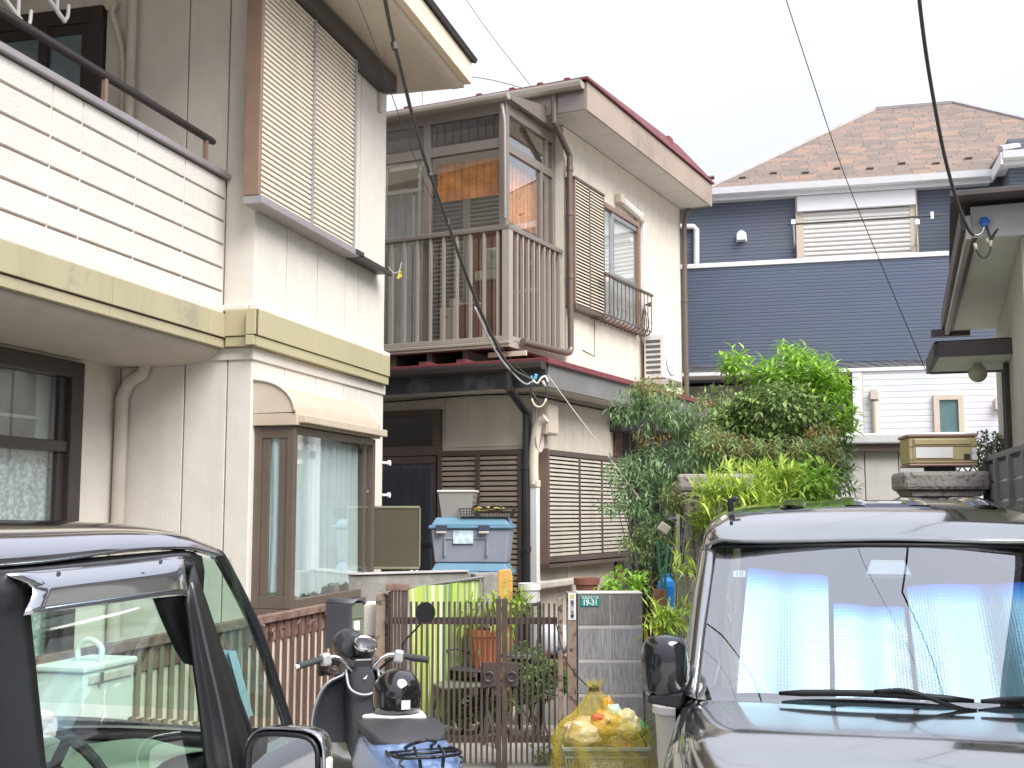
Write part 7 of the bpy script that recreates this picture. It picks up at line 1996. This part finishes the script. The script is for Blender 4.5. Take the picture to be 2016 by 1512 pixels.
q = MB(); q.surf(rows, 3); q.build('seat', mat('seat_black', (.045,.045,.048), .55, var=.12, bump=.3, bs=200), sc, smooth=True)
q = MB(); q.lathe([(.03,0),(.05,-.01),(.05,-.03),(0,-.035)], (0, -1.27, .5), 16, 'y'); q.build('tail_lamp', mat('red_lens', (.4,.02,.02), .2, coat=1), sc, smooth='auto')
# rear rack
q = MB(); r_ = .0075
for s in (-1, 1):
    q.tube(curve([(s*.13, -.98, .615), (s*.15, -1.12, .625), (s*.13, -1.24, .628), (0, -1.29, .63)], 5), r_, 6)
    q.tube(curve([(s*.06, -1.02, .62), (s*.055, -1.12, .655), (s*.04, -1.18, .675), (0, -1.19, .685)], 5), r_, 6)
    q.tube(curve([(s*.055, -1.25, .629), (s*.05, -1.26, .60), (s*.04, -1.27, .5)], 4), r_, 6)
    q.tube(curve([(s*.12, -1.24, .628), (s*.14, -1.26, .61), (s*.125, -1.27, .595)], 4), r_*.8, 5)
    q.tube([(s*.055, -1.18, .655), (s*.06, -1.26, .63)], r_, 6)
q.tube([(-.14, -1.10, .625), (.14, -1.10, .625)], r_, 6); q.tube([(-.135, -1.18, .628), (.135, -1.18, .628)], r_, 6)
q.build('rear_rack', M_trim, sc, smooth=True)
q = MB(); q.tube([(.12, -.75, .3), (.2, -.7, .02)], .012, 6); q.build('stand', M_trim, sc)
# helmet on the seat
hm = SC.W((.03, -.60, .80))
t = thing('helmet', 'glossy black open helmet with a white peak resting on the scooter seat', 'helmet', (hm.x, hm.y, hm.z), radians(10))
q = MB(); q.lathe([(.112,-.085),(.118,-.05),(.119,-.01),(.111,.035),(.092,.072),(.061,.098),(.03,.110),(0,.114)], (0,0,0), 32); q.build('shell', mat('helmet_black', (.012,.010,.012), .06, coat=1, var=0), t, smooth=True)
q = MB(); q.prism([(-.17, -.05), (-.04, -.125), (.13, -.11), (.125, .03), (-.05, .06)], -.112, -.09, 'z'); q.build('peak', M_white, t, bev=.008)
q = MB(); q.add([(.01, -.130, -.06), (.052, -.122, -.06), (.052, -.125, -.018), (.01, -.131, -.018)], [(0,1,2,3)]); q.build('sticker', M_white, t, solid=.002)
q = MB(); q.box(-.05, .1, -.09, .06, -.118, -.113); q.build('padding', M_plush, t)

# ================================================================ REFUSE: BASKET, BAGS, NET
gb = at(1190, 1500, 7.15)
GB = Fr(gb.x, gb.y, 0)
bk = thing('shopping_basket', 'grey plastic shopping basket with white lettering under the yellow net', 'basket', fr=GB)
M_bask = mat('basket_grey', (.30,.31,.22), .5, var=.06)
w0, w1, hB = .20, .245, .305
q = MB(); q.box(-w0, w0, -.13, .13, 0, .012); q.build('base', M_bask, bk)
def bw(z): return w0 + (w1 - w0)*z/hB
q = MB()
for z in (.03, .06, .10, .245, .27):
    a = bw(z); 
    for y in (-.13 - .03*z/hB, .13 + .03*z/hB): q.box(-a, a, y - .004, y + .004, z, z + .012)
    for x in (-a, a): q.box(x - .004, x + .004, -.14, .14, z, z + .012)
for k in range(25):
    u_ = -1 + 2*k/24
    for s in (-1, 1): q.add([(u_*w0 - .004, s*.13, .01), (u_*w0 + .004, s*.13, .01), (u_*w1 + .004, s*.16, hB), (u_*w1 - .004, s*.16, hB)], [(0,1,2,3)])
q.build('lattice', M_bask, bk, solid=.003, kind='stuff')
q = MB(); q.box(-w1 - .012, w1 + .012, -.172, -.158, hB - .02, hB + .005); q.box(-w1 - .012, w1 + .012, .158, .172, hB - .02, hB + .005); q.box(-w1 - .012, -w1 + .002, -.157, .157, hB - .02, hB + .005); q.box(w1 - .002, w1 + .012, -.157, .157, hB - .02, hB + .005); q.build('rim', M_bask, bk, bev=.004)
q = MB(); q.box(-.10, .10, -.160, -.153, .135, .235); pn = q.build('name_panel', M_bask, bk)
text('lettering', 'ÆON', .082, mat('letter_white', (.75,.74,.66), .5), pn, (-.01, -.1615, .192), (pi/2, 0, 0), .001, sx=1.0, bold=-.0022)
def crumple(name, c, r, m, label, seed, sc_=(1,1,1)):
    bm = bmesh.new(); bmesh.ops.create_icosphere(bm, subdivisions=4, radius=1)
    for v in bm.verts:
        p = v.co*1.7 + V((seed*3.1, 0, 0)); d = 1 + .22*noise.noise(p) + .16*noise.noise(p*2.3) - .12*abs(noise.noise(p*4.5))
        v.co = V((v.co.x*r*sc_[0]*d, v.co.y*r*sc_[1]*d, v.co.z*r*sc_[2]*d))
    me = bpy.data.meshes.new(name); bm.to_mesh(me); bm.free(); me.materials.append(m)
    o = bpy.data.objects.new(name, me); COL.objects.link(o); o.location = c
    me.polygons.foreach_set('use_smooth', [True]*len(me.polygons))
    return tag(o, label, 'bag', 'refuse bags in the basket')
def bagm(n_, c, rough=.35): return mat(n_, c, rough, var=.15, vs_=14, bump=.7, bs=30, bd=.02, spec=.6)
W = GB.W
crumple('refuse_bag', W((-.12, -.04, .37)), .12, bagm('bag_cream', (.80,.66,.44)), 'crumpled cream refuse bag in the basket under the net, fullest one', 1, (1.15,1,.75))
crumple('refuse_bag', W((.0, -.05, .42)), .09, bagm('bag_amber', (.82,.52,.16)), 'amber refuse bag at the middle of the netted heap', 2, (1,1,.9))
crumple('refuse_bag', W((.05, -.02, .475)), .06, bagm('bag_mint', (.62,.80,.66)), 'small mint green refuse bag near the top of the netted heap', 3)
crumple('refuse_bag', W((.13, -.04, .41)), .085, bagm('bag_yellow', (.82,.72,.38)), 'pale yellow refuse bag beside the mint one in the net', 4, (1,1,1.1))
crumple('refuse_bag', W((.19, .0, .38)), .06, bagm('bag_green', (.10,.42,.14)), 'bright green refuse bag at the basket edge in the net', 5)
crumple('refuse_bag', W((-.04, -.10, .465)), .033, bagm('bag_red', (.70,.15,.04)), 'small orange red wrapper in the netted heap', 6, (1.4,.6,.7))
crumple('refuse_bag', W((.02, .0, .50)), .055, bagm('bag_orange', (.72,.36,.06)), 'orange bag neck gathered under the knot of the net', 7, (.7,.7,1.3))
t = thing('snack_packet', 'brown printed snack packet lying on the basket rim under the net', 'packet', W((.08, -.165, .325)))
q = MB(); q.obox((0,0,0), (.13, .006, .05), (0, radians(22), 0)); q.build('packet', mat('packet_brown', (.45,.28,.12), .4, stain=(.12,.06,.03), stain_amt=1, stain_scale=45), t, bev=.002)
def netm():
    m = bpy.data.materials.new('yellow_net'); m.use_nodes = True
    t = m.node_tree; N = t.nodes; Lk = t.links.new; N.remove(N['Principled BSDF'])
    co = N.new('ShaderNodeTexCoord')
    wv = N.new('ShaderNodeTexWave'); wv.bands_direction = 'Z'; wv.inputs['Scale'].default_value = 38; wv.inputs['Distortion'].default_value = 3; wv.inputs['Detail'].default_value = 2; wv.inputs['Detail Scale'].default_value = .4
    Lk(co.outputs['Object'], wv.inputs['Vector'])
    n = N.new('ShaderNodeTexNoise'); n.inputs['Scale'].default_value = 9; Lk(co.outputs['Object'], n.inputs['Vector'])
    mr = N.new('ShaderNodeMapRange'); mr.inputs[3].default_value = .12; mr.inputs[4].default_value = .48; Lk(wv.outputs['Fac'], mr.inputs[0])
    m2 = N.new('ShaderNodeMath'); m2.operation = 'MULTIPLY_ADD'; m2.inputs[1].default_value = .5; Lk(n.outputs['Fac'], m2.inputs[0]); 
    ad = N.new('ShaderNodeMath'); ad.operation = 'ADD'; ad.inputs[1].default_value = -.22; Lk(m2.outputs[0], ad.inputs[0]); Lk(mr.outputs[0], m2.inputs[2])
    cl = N.new('ShaderNodeClamp'); Lk(ad.outputs[0], cl.inputs[0])
    tr = N.new('ShaderNodeBsdfTransparent'); df = N.new('ShaderNodeBsdfDiffuse'); df.inputs[0].default_value = (.80,.66,.08,1); tl = N.new('ShaderNodeBsdfTranslucent'); tl.inputs[0].default_value = (.80,.66,.08,1)
    a = N.new('ShaderNodeMixShader'); a.inputs[0].default_value = .45; Lk(df.outputs[0], a.inputs[1]); Lk(tl.outputs[0], a.inputs[2])
    x = N.new('ShaderNodeMixShader'); Lk(cl.outputs[0], x.inputs[0]); Lk(tr.outputs[0], x.inputs[1]); Lk(a.outputs[0], x.inputs[2])
    Lk(x.outputs[0], N['Material Output'].inputs[0]); return m
M_net = netm()
rows = []; rn = random.Random(12)
for h, rx_, ry_, ox in ((.0,.30,.21,.0), (.06,.315,.22,.01), (.14,.30,.215,.0), (.22,.29,.21,.0), (.28,.285,.20,-.0), (.34,.28,.19,-.01), (.40,.25,.17,-.01), (.44,.21,.14,-.02), (.48,.14,.10,-.03), (.53,.085,.07,-.045), (.58,.045,.04,-.055), (.605,.022,.02,-.06), (.63,.035,.03,-.06), (.66,.05,.045,-.055)):
    row = []
    for k in range(72):
        a = 2*pi*k/72
        pl = 1 + .07*sin(a*9 + h*9) + .05*sin(a*17 + h*23) + .05*noise.noise(V((cos(a)*2, sin(a)*2, h*7)))
        pl = pl if h < .5 else 1 + .18*sin(a*9 + h*9)
        row.append(V((ox + rx_*pl*cos(a), ry_*pl*sin(a), h + .012*sin(a*5)*(h > .02))))
    rows.append(row)
q = MB(); q.grid(smooth_grid([r + [r[0]] for r in rows], 2))
t = thing('yellow_net', 'yellow mesh net tied at the top over basket and refuse bags', 'net', fr=GB)
q.build('net', M_net, t, smooth=True)
q = MB(); q.tube([(-.06 + .028*cos(a*pi/5), .028*sin(a*pi/5), .60 + .004*a/3) for a in range(24)], .006, 6); q.build('knot_cord', mat('cord_dark', (.10,.08,.02), .8), t)
c0, c1, c2 = at(1092, 1215, 7.8), at(1110, 1290, 7.75), W((-.075, -.02, .61))
o = MB().tube(curve([c0, c1, (c1 + c2)/2 + V((-.01,0,-.01)), c2], 5), .004, 5).build('net_cord', M_black); tag(o, 'thin dark cord tying the yellow net to the gate', 'cord')
# ================================================================ PLANTS
def rvec(r):
    while True:
        v = V((r.uniform(-1,1), r.uniform(-1,1), r.uniform(-1,1)))
        if .05 < v.length < 1: return v.normalized()
def blob_px(px, py, Y, rx, ry):
    """a clump given by where its middle stands and its half sizes in metres"""
    return at(px, py, Y), rx, ry
def crown(q, blobs, L, W_, per, r, droop=.25, cl=6, up=.35, fill=.55, jit=.5):
    """clusters of leaves on short twigs through the volume of overlapping clumps"""
    for (c, rx, rz, n) in blobs:
        for i in range(n):
            d = rvec(r); k = fill + (1 - fill)*r.random()**.6
            b_ = 1 + .35*noise.noise(c + d*2.1)
            p = c + V((d.x*rx*k*b_, d.y*rx*.8*k*b_, d.z*rz*k*b_))
            out_ = (V((d.x, d.y, d.z*.6 + up)) + rvec(r)*jit).normalized()
            tl = L*1.5
            for j in range(cl):
                f = j/cl; a = j*2.4 + r.random()
                s_ = out_.orthogonal().normalized(); s2 = out_.cross(s_)
                ld = (out_*(.35 + .5*f) + (s_*cos(a) + s2*sin(a))*.9 + V((0,0,-droop*r.random()))).normalized()
                q.leaf(p + out_*tl*f, ld, V((0,0,1)), L*r.uniform(.7, 1.15), W_*r.uniform(.8, 1.1), r.uniform(.05, .35))
def stems(q, base, blobs, r, th=.02, n=2):
    for (c, rx, rz, m) in blobs:
        for k in range(n):
            b = V(base) + V((r.uniform(-.12,.12), r.uniform(-.1,.1), 0)); e = c + V((r.uniform(-.4,.4)*rx, r.uniform(-.3,.3)*rx, .3*rz))
            mid = b.lerp(e, .5) + V((r.uniform(-.1,.1), r.uniform(-.08,.08), 0))
            P = curve([b, mid, e], 4); q.tube(P, [th*(1 - .75*i/(len(P)-1)) for i in range(len(P))], 6)
M_bark = mat('bark', (.13,.10,.075), .9, var=.25, bump=.5)
def plant(name, label, cat, base, spec, seed, group=None, trunk=True, th=.018, nst=2):
    """spec: list of (material, blobs, L, W, keyword options)"""
    t = thing(name, label, cat, base, 0, group)
    r = random.Random(seed); B0 = V(base)
    if trunk:
        q = MB(); allb = [(c - B0, a, b, n) for s in spec for (c, a, b, n) in s[1]]
        stems(q, (0,0,0), allb, r, th, nst); q.build('stems', M_bark, t, smooth=True)
    for i, (m, blobs, L, W_, kw) in enumerate(spec):
        q = MB(); crown(q, [(c - B0, a, b, n) for (c, a, b, n) in blobs], L, W_, 0, r, **kw); q.build('foliage', m, t)
    return t
def bl(px, py, Y, rx, rz, n): return (at(px, py, Y), rx, rz, n)
L_nan = leafmat('nandina_leaf', (.16,.28,.12), (.40,.54,.29))
L_nan2 = leafmat('nandina_bronze', (.26,.17,.07), (.40,.27,.10))
L_yg = leafmat('young_green', (.14,.26,.05), (.24,.38,.08))
L_yg2 = leafmat('nandina_young', (.22,.32,.12), (.42,.48,.20))
L_cam = leafmat('glossy_leaf', (.08,.16,.035), (.34,.44,.15))
L_lime = leafmat('lime_leaf', (.24,.46,.05), (.40,.60,.10))
L_bam = leafmat('bamboo_leaf', (.36,.52,.06), (.56,.68,.14))
L_dk = leafmat('dark_leaf', (.09,.19,.05), (.22,.36,.11))
g1 = at(1290, 1100, 10.2)
plant('nandina_shrub', 'tall airy green nandina with fine leaves in front of the entrance, beside the granite gateposts', 'shrub', (g1.x, 10.2, 0), [
    (L_nan, [bl(1285,815,10.3,.25,.12,95), bl(1240,800,10.3,.14,.08,26), bl(1345,830,10.2,.14,.09,34), bl(1300,925,10.2,.32,.16,160), bl(1245,945,10.1,.18,.13,56), bl(1350,900,10.3,.18,.16,70), bl(1290,1000,10.0,.18,.16,84), bl(1228,1000,9.9,.14,.03,20), bl(1290,1075,9.9,.15,.18,70), bl(1285,1150,9.9,.15,.14,50)], .085, .020, dict(cl=8, droop=.45, up=.2, fill=.35)),
    (L_yg2, [bl(1290,780,10.2,.22,.09,60), bl(1375,850,10.2,.16,.12,60), bl(1262,1075,9.7,.13,.09,36), bl(1335,990,9.8,.11,.1,34)], .065, .018, dict(cl=8, up=.5, fill=.4)),
    (L_nan2, [bl(1270,765,10.2,.09,.04,14), bl(1290,868,10.1,.14,.04,16), bl(1345,975,9.8,.08,.07,16)], .055, .016, dict(cl=7, up=.5))], 21, th=.011, nst=3)
g2 = at(1530, 1000, 9.6)
plant('broadleaf_shrub', 'big round evergreen shrub with glossy leaves and lime green shoots on top', 'shrub', (g2.x, 9.9, 0), [
    (L_cam, [bl(1480,830,9.5,.22,.2,150), bl(1525,815,9.4,.28,.22,210), bl(1580,850,9.5,.22,.24,140), bl(1438,850,9.5,.14,.18,70), bl(1500,885,9.6,.32,.14,110)], .062, .038, dict(cl=6, droop=.35, up=.2, fill=.6)),
    (L_lime, [bl(1570,755,9.9,.24,.10,90), bl(1560,728,9.95,.09,.10,34), bl(1462,745,10.0,.13,.07,34), bl(1445,722,10.0,.04,.05,8), bl(1625,780,9.8,.14,.14,64), bl(1648,840,9.7,.07,.2,60), bl(1515,765,10.0,.16,.06,34)], .11, .030, dict(cl=7, droop=.0, up=1.2, jit=.3)),
    (L_dk, [bl(1625,900,9.7,.14,.22,100), bl(1635,955,9.6,.14,.12,64)], .085, .026, dict(cl=6, droop=.35)),
    (L_yg2, [bl(1405,790,9.9,.12,.10,34), bl(1420,820,9.8,.1,.1,26)], .06, .018, dict(cl=7, up=.5))], 22, th=.022, nst=2)
g3 = at(1520, 950, 8.9)
plant('bronze_nandina', 'nandina with bronze red tips growing under the big round shrub', 'shrub', (g3.x, 8.9, 0), [
    (L_nan2, [bl(1420,880,9.0,.14,.06,34), bl(1480,895,9.0,.16,.05,34), bl(1590,905,8.9,.2,.07,60), bl(1620,870,9.0,.09,.1,26)], .05, .016, dict(cl=8, up=.4)),
    (L_yg2, [bl(1440,890,8.95,.2,.08,80), bl(1540,895,8.9,.2,.07,70), bl(1610,900,8.9,.12,.12,60), bl(1390,880,9.1,.12,.1,40)], .06, .018, dict(cl=8, up=.4)),
    (L_nan, [bl(1400,900,9.1,.18,.1,60), bl(1560,950,8.95,.22,.1,90), bl(1615,935,8.95,.14,.16,80), bl(1450,930,9.0,.2,.1,70)], .08, .021, dict(cl=7, droop=.4)),
    (L_lime, [bl(1570,955,8.5,.17,.08,60), bl(1530,985,8.5,.16,.07,44), bl(1598,972,8.5,.1,.08,34)], .11, .030, dict(cl=7, droop=.2, up=.3))], 23, th=.01, nst=2)
def bamboo(name, label, base, tips, seed, L=.12, W_=.017, n=9):
    t = thing(name, label, 'bamboo', base, 0, 'yellow green bamboo clumps')
    r = random.Random(seed); B0 = V(base); q = MB(); qs = MB()
    for (c, rx, rz, m) in tips:
        for k in range(m):
            p = c - B0 + V((r.uniform(-1,1)*rx, r.uniform(-1,1)*rx*.7, r.uniform(-1,1)*rz))
            if k % 2 == 0:
                b = V((r.uniform(-.1,.1), r.uniform(-.1,.1), 0)); P = curve([b, b.lerp(p, .6) + V((0,0,.1)), p], 4); qs.tube(P, [.006*(1 - .7*i/(len(P)-1)) for i in range(len(P))], 5)
            ax = (V((r.uniform(-1,1), r.uniform(-.7,.5), r.uniform(-.1,.9)))).normalized()
            for j in range(n):
                d = (ax*.45 + rvec(r)).normalized()
                q.leaf(p - ax*.05*(j % 3), d, V((0,0,1)), L*r.uniform(.6,1.15), W_*r.uniform(.8,1.2), r.uniform(.02,.16))
    qs.build('canes', mat('bamboo_cane', (.25,.28,.07), .6), t, smooth=True); q.build('foliage', L_bam, t)
g4 = at(1460, 1000, 7.5)
bamboo('bamboo', 'yellow green dwarf bamboo spilling over the granite gatepost behind the van roof', (g4.x, 7.6, 0), [bl(1450,950,7.5,.16,.10,44), bl(1500,930,7.5,.13,.06,26), bl(1420,985,7.4,.11,.08,26), bl(1540,925,7.5,.1,.04,14), bl(1480,985,7.5,.2,.08,34), bl(1430,960,7.0,.10,.07,30), bl(1470,975,7.0,.12,.08,30), bl(1395,1030,7.3,.07,.07,14), bl(1380,1000,7.3,.06,.08,10)], 31)
g5 = at(1330, 1230, 7.2)
bamboo('bamboo', 'small yellow green bamboo spray between wooden plank and van mirror', (g5.x, 7.25, 0), [bl(1330,1210,7.1,.07,.06,16), bl(1310,1225,7.1,.06,.05,9), bl(1345,1090,7.2,.05,.1,7)], 32, L=.12)
plant('potted_shrub', 'lime green leafy plant growing in the orange flowerpot', 'plant', (tbl.x, 8.72, tz + .25), [(leafmat('pot_leaf', (.22,.36,.05), (.42,.50,.09)), [bl(980,1190,8.7,.13,.07,26), bl(960,1215,8.7,.1,.07,20), bl(1010,1205,8.7,.05,.05,8)], .10, .030, dict(cl=6, droop=.5, up=.3))], 41, th=.006)
p = at(1235, 1155, 9.2)
plant('leafy_plant', 'bright green leafy plant peeking over the block pillar', 'plant', (p.x, 9.2, 0), [(L_lime, [bl(1232,1155,9.2,.13,.06,34), bl(1210,1150,9.2,.06,.05,10)], .07, .035, dict(cl=6, up=.4))], 42, th=.008)
p = at(1060, 1350, 8.8)
plant('low_bush', 'low dark green bush at the path edge behind the right gate leaf', 'bush', (p.x, 8.8, 0), [(L_dk, [bl(1060,1335,8.8,.17,.12,120), bl(1035,1310,8.9,.12,.12,60), bl(1090,1345,8.9,.12,.1,60), bl(1020,1370,8.8,.12,.1,50)], .045, .032, dict(cl=6, up=.3))], 43, th=.008)
p = at(930, 1400, 8.6)
plant('ground_ivy', 'creeping green ivy on the ground behind the left gate leaf', 'plant', (p.x, 8.7, 0), [(L_cam, [bl(930,1405,8.9,.18,.05,60), bl(900,1415,8.8,.1,.06,40), bl(965,1395,8.9,.12,.07,40)], .05, .038, dict(cl=5, up=.5))], 44, th=.005)
p = at(1955, 880, 9.0)
plant('clipped_bush', 'small grey green bush behind the letterbox by the grey fence', 'bush', (p.x, 9.0, 0), [(leafmat('grey_leaf', (.12,.18,.08), (.24,.31,.16)), [bl(1950,885,9.0,.13,.11,110), bl(1985,890,9.0,.1,.1,60), bl(1930,905,9.0,.08,.1,50)], .035, .022, dict(cl=6, up=.3))], 45, th=.008)
# bare twiggy bush
p = at(1998, 860, 8.2); t = thing('bare_bush', 'bare brown twiggy bush in front of the porch door', 'bush', (p.x, 8.2, 0)); r = random.Random(51); q = MB()
q.tube([(0,0,0), (.02,0,p.z - .2)], .02, 6)
for k in range(60):
    c = V((.02, 0, p.z - .2)); d = V((r.uniform(-1,1), r.uniform(-.8,.8), r.uniform(-.1,1))).normalized(); P = [c]
    for j in range(5):
        d = (d + rvec(r)*.55).normalized(); c = c + d*.055; P.append(c)
    q.tube(P, [.007*(1 - j/7) for j in range(6)], 4)
q.build('twigs', mat('twig', (.27,.20,.15), .9, var=.2), t)
# dry stalks beside the bucket
p = at(1330, 1370, 7.0); t = thing('dry_stalks', 'dry pale stalks and leaves under the van mirror', 'plant', (p.x, 7.0, 0)); q = MB(); r = random.Random(5)
for k in range(14):
    b = V((r.uniform(-.08,.1), r.uniform(-.05,.05), 0)); h = r.uniform(.3,.62); q.tube([b, b + V((r.uniform(-.05,.05), 0, h*.6)), b + V((r.uniform(-.1,.1), 0, h))], .004, 4)
q.build('stalk', mat('dry_straw', (.48,.40,.28), .9), t)
q = MB(); crown(q, [(V((0,0,.5)), .1, .14, 30)], .06, .02, 0, r); q.build('foliage', L_dk, t)
# weeds at the foot of the gate
for px, py, lab in ((1075, 1500, 'small weed at the foot of the peeling post'), (1125, 1490, 'tuft of weed beside the yellow net')):
    p = atz(px, py, .02); plant('weed', lab, 'weed', (p.x, p.y, .01), [(L_yg, [(V((p.x, p.y, .05)), .07, .03, 14)], .05, .03, dict(cl=5, up=.5))], px, trunk=False)

# ================================================================ WIRES
def away(p, e=(-1.2, -25, 9.0), k=4):
    return [V(e).lerp(p, i/k) for i in range(k)]
def wire(name, label, pts, r, m, cat='cable', group=None, far=None):
    o = MB().tube((away(pts[0], far) if far else []) + curve(pts, 8), r, 7).build(name, m, smooth=True); tag(o, label, cat, group); return o
M_cable = mat('cable_grey', (.055,.052,.05), .6, var=.2, vs_=20)
tp = at(1047, 748, 10.9)
wire('service_cable', 'thick dark service cable hanging in front of the glazed balcony', [at(742, -120, 6.6), at(762, 20, 7.0), at(790, 140, 7.6), at(832, 300, 8.2), at(878, 430, 8.9), at(925, 560, 9.6), at(968, 660, 10.2), at(1005, 722, 10.7), tp], .0135, M_cable, far=(-1.2, -25, 9))
for px, py, Y in ((776, 90, 7.3), (846, 340, 8.4), (880, 437, 8.95), (940, 600, 9.85)):
    p = at(px, py, Y); o = MB().tube([p + V((-.006,0,.025)), p + V((.006,0,-.025))], .02, 8).build('cable_tie', M_cable, bpy.data.objects['service_cable'])
wire('twin_wire', 'pale twisted wire pair running down to the clamp under the red roof', [at(935, 605, 9.8), at(975, 690, 10.3), at(1010, 735, 10.8), at(1035, 756, 10.95), at(1052, 748, 11.0)], .009, mat('wire_pale', (.50,.50,.50), .5))
t = thing('cable_clamp', 'bundle of service cable clamps and looped wires under the eave corner', 'clamp', tuple(tp))
q = MB(); q.tube(curve([(0,0,0), (.05,0,-.03), (.09,0,.02), (.13,0,.03), (.15,0,-.02)], 4), .010, 7); q.build('pale_lead', M_white, t, smooth=True)
q = MB(); q.tube([(.065 + .075*cos(a*pi/10), .0, -.135 + .12*sin(a*pi/10)) for a in range(-16, 6)], .009, 7); q.build('dark_loop', M_black, t, smooth=True)
q = MB(); q.tube([(.065 + .07*cos(a*pi/10), -.01, -.14 + .115*sin(a*pi/10)) for a in range(-9, 0)], .010, 7); q.tube([(.10,-.01,-.01), (.125,-.01,-.065)], .014, 7); q.build('cream_sleeve', M_cream, t, smooth=True)
q = MB(); q.obox((.035, 0, .03), (.03,.03,.05), (0,.3,0)); q.obox((.0, 0, .02), (.02,.02,.04), (0,-.3,0)); q.build('blue_insulator', mat('insulator_blue', (.12,.36,.55), .3), t, bev=.005)
q = MB(); q.tube(curve([(.0,0,-.02), (-.005,0,-.1), (.04,0,-.18), (.06,.0,-.2)], 4), .012, 7); q.build('dark_tail', M_black, t, smooth=True)
wire('overhead_cable', 'dark overhead cable coming down to the blue insulator on the old house eave', [at(1800, -110, 4.6), at(1812, 20, 4.8), at(1830, 150, 5.1), at(1858, 300, 5.5), at(1885, 400, 5.85), at(1905, 448, 6.0), at(1916, 463, 6.05)], .009, M_cable, far=(3.5, -25, 9.5))
p = at(1938, 437, 6.12); t = thing('blue_insulator', 'bright blue cone insulator with looped wires on the old house eave', 'insulator', tuple(p))
q = MB(); q.lathe([(0,.028),(.012,.026),(.028,.008),(.03,.0),(.018,-.008),(.016,-.022),(0,-.026)], (0,0,0), 18); q.build('cone', mat('cone_blue', (.04,.16,.52), .3), t, smooth='auto')
q = MB(); q.tube(curve([(0,0,-.02), (-.012,0,-.05), (-.035,0,-.07), (-.055,0,-.068)], 4), .006, 7); q.build('link', M_steel, t, smooth=True)
q = MB(); q.tube(curve([(.01,0,-.015), (.024,0,-.07), (.03,0,-.10), (.025,0,-.15), (.0,0,-.19), (-.03,0,-.185), (-.05,0,-.15)], 4), .005, 6); q.tube(curve([(.03,0,-.10), (.06,0,-.05), (.11,0,-.02), (.25,0,-.005)], 4), .007, 6); q.build('lead', M_black, t, smooth=True)
q = MB(); q.tube([(.03,0,-.10), (.026,0,-.135)], .009, 7); q.tube([(-.055,0,-.115), (-.05,0,-.15)], .009, 7); q.tube([(.008,0,-.088), (.012,0,-.115)], .008, 7); q.build('sleeve', M_cream, t, smooth=True)
wire('thin_wire', 'thin wire crossing the sky down to the small canopy corner', [at(1535, -40, 6.0), at(1600, 160, 6.4), at(1665, 350, 6.9), at(1745, 545, 7.4), at(1822, 728, 8.0)], .0028, M_cable, 'wire', far=(3.3, -25, 9.7))
wire('thin_wire', 'thin pale wire slanting from the lower eave down to the nandina', [at(1078, 738, 11.0), at(1120, 795, 10.7), at(1175, 868, 10.35), at(1232, 945, 10.0), at(1262, 985, 9.85)], .0035, M_pipe, 'wire')
wire('thin_wire', 'thin dark wire crossing the beige eave and shutter end', [at(690, -30, 5.6), at(735, 80, 6.2), at(790, 240, 7.0), at(838, 365, 7.7), at(880, 440, 8.4)], .0025, M_cable, 'wire', far=(-2.4, -25, 10))
wire('thin_wire', 'thin dark wire beside the thick service cable at the balcony foot', [at(880, 440, 8.8), at(920, 545, 9.6), at(965, 650, 10.3), at(1010, 712, 10.8), at(1045, 745, 10.95)], .004, M_cable, 'wire')
wire('thin_wire', 'faint wire rising behind the cream roof ridge', [at(905, 148, 18), at(960, 156, 18), at(1010, 168, 17), at(1100, 195, 16)], .006, M_cable, 'wire')
wire('thin_wire', 'faint wire crossing the sky above the cream roof', [at(905, -20, 14), at(960, 60, 15), at(1030, 150, 16), at(1060, 190, 16.5)], .004, M_cable, 'wire')
# yellow peg on a string at the beige house corner
p = at(786, 542, 10.4); t = thing('yellow_peg', 'yellow clothes peg hanging from a string at the beige house corner', 'peg', tuple(p))
q = MB(); q.obox((0,0,0), (.022, .015, .07), (0, .35, 0)); q.obox((.012,0,.01), (.016, .015, .06), (0, -.1, 0)); q.build('peg', mat('peg_yellow', (.68,.48,.05), .5), t, bev=.003)
q = MB(); a = at(764, 525, 10.3) - p; q.tube([a, a*.5 + V((0,0,-.02)), V((0,0,.035)), V((.02,0,.12))], .0025, 4); q.build('string', M_white, t)

# ================================================================ NEAR WING OF THE OLD HOUSE, BESIDE THE VAN AND OUT OF FRAME
OW = Fr(2.8, 4.4, radians(75.57 + 180))
ow = thing('neighbour_wing', 'old grey wall and dark eave standing beside the parked van', 'building', fr=OW)
q = MB(); q.box(-.0, 3.2, 0, 3, 0, 3.0); q.build('wall', M_rwall, ow)
q = MB(); q.box(-.1, 3.3, -.45, 3, 3.0, 3.15); q.build('roof', M_rdark, ow)
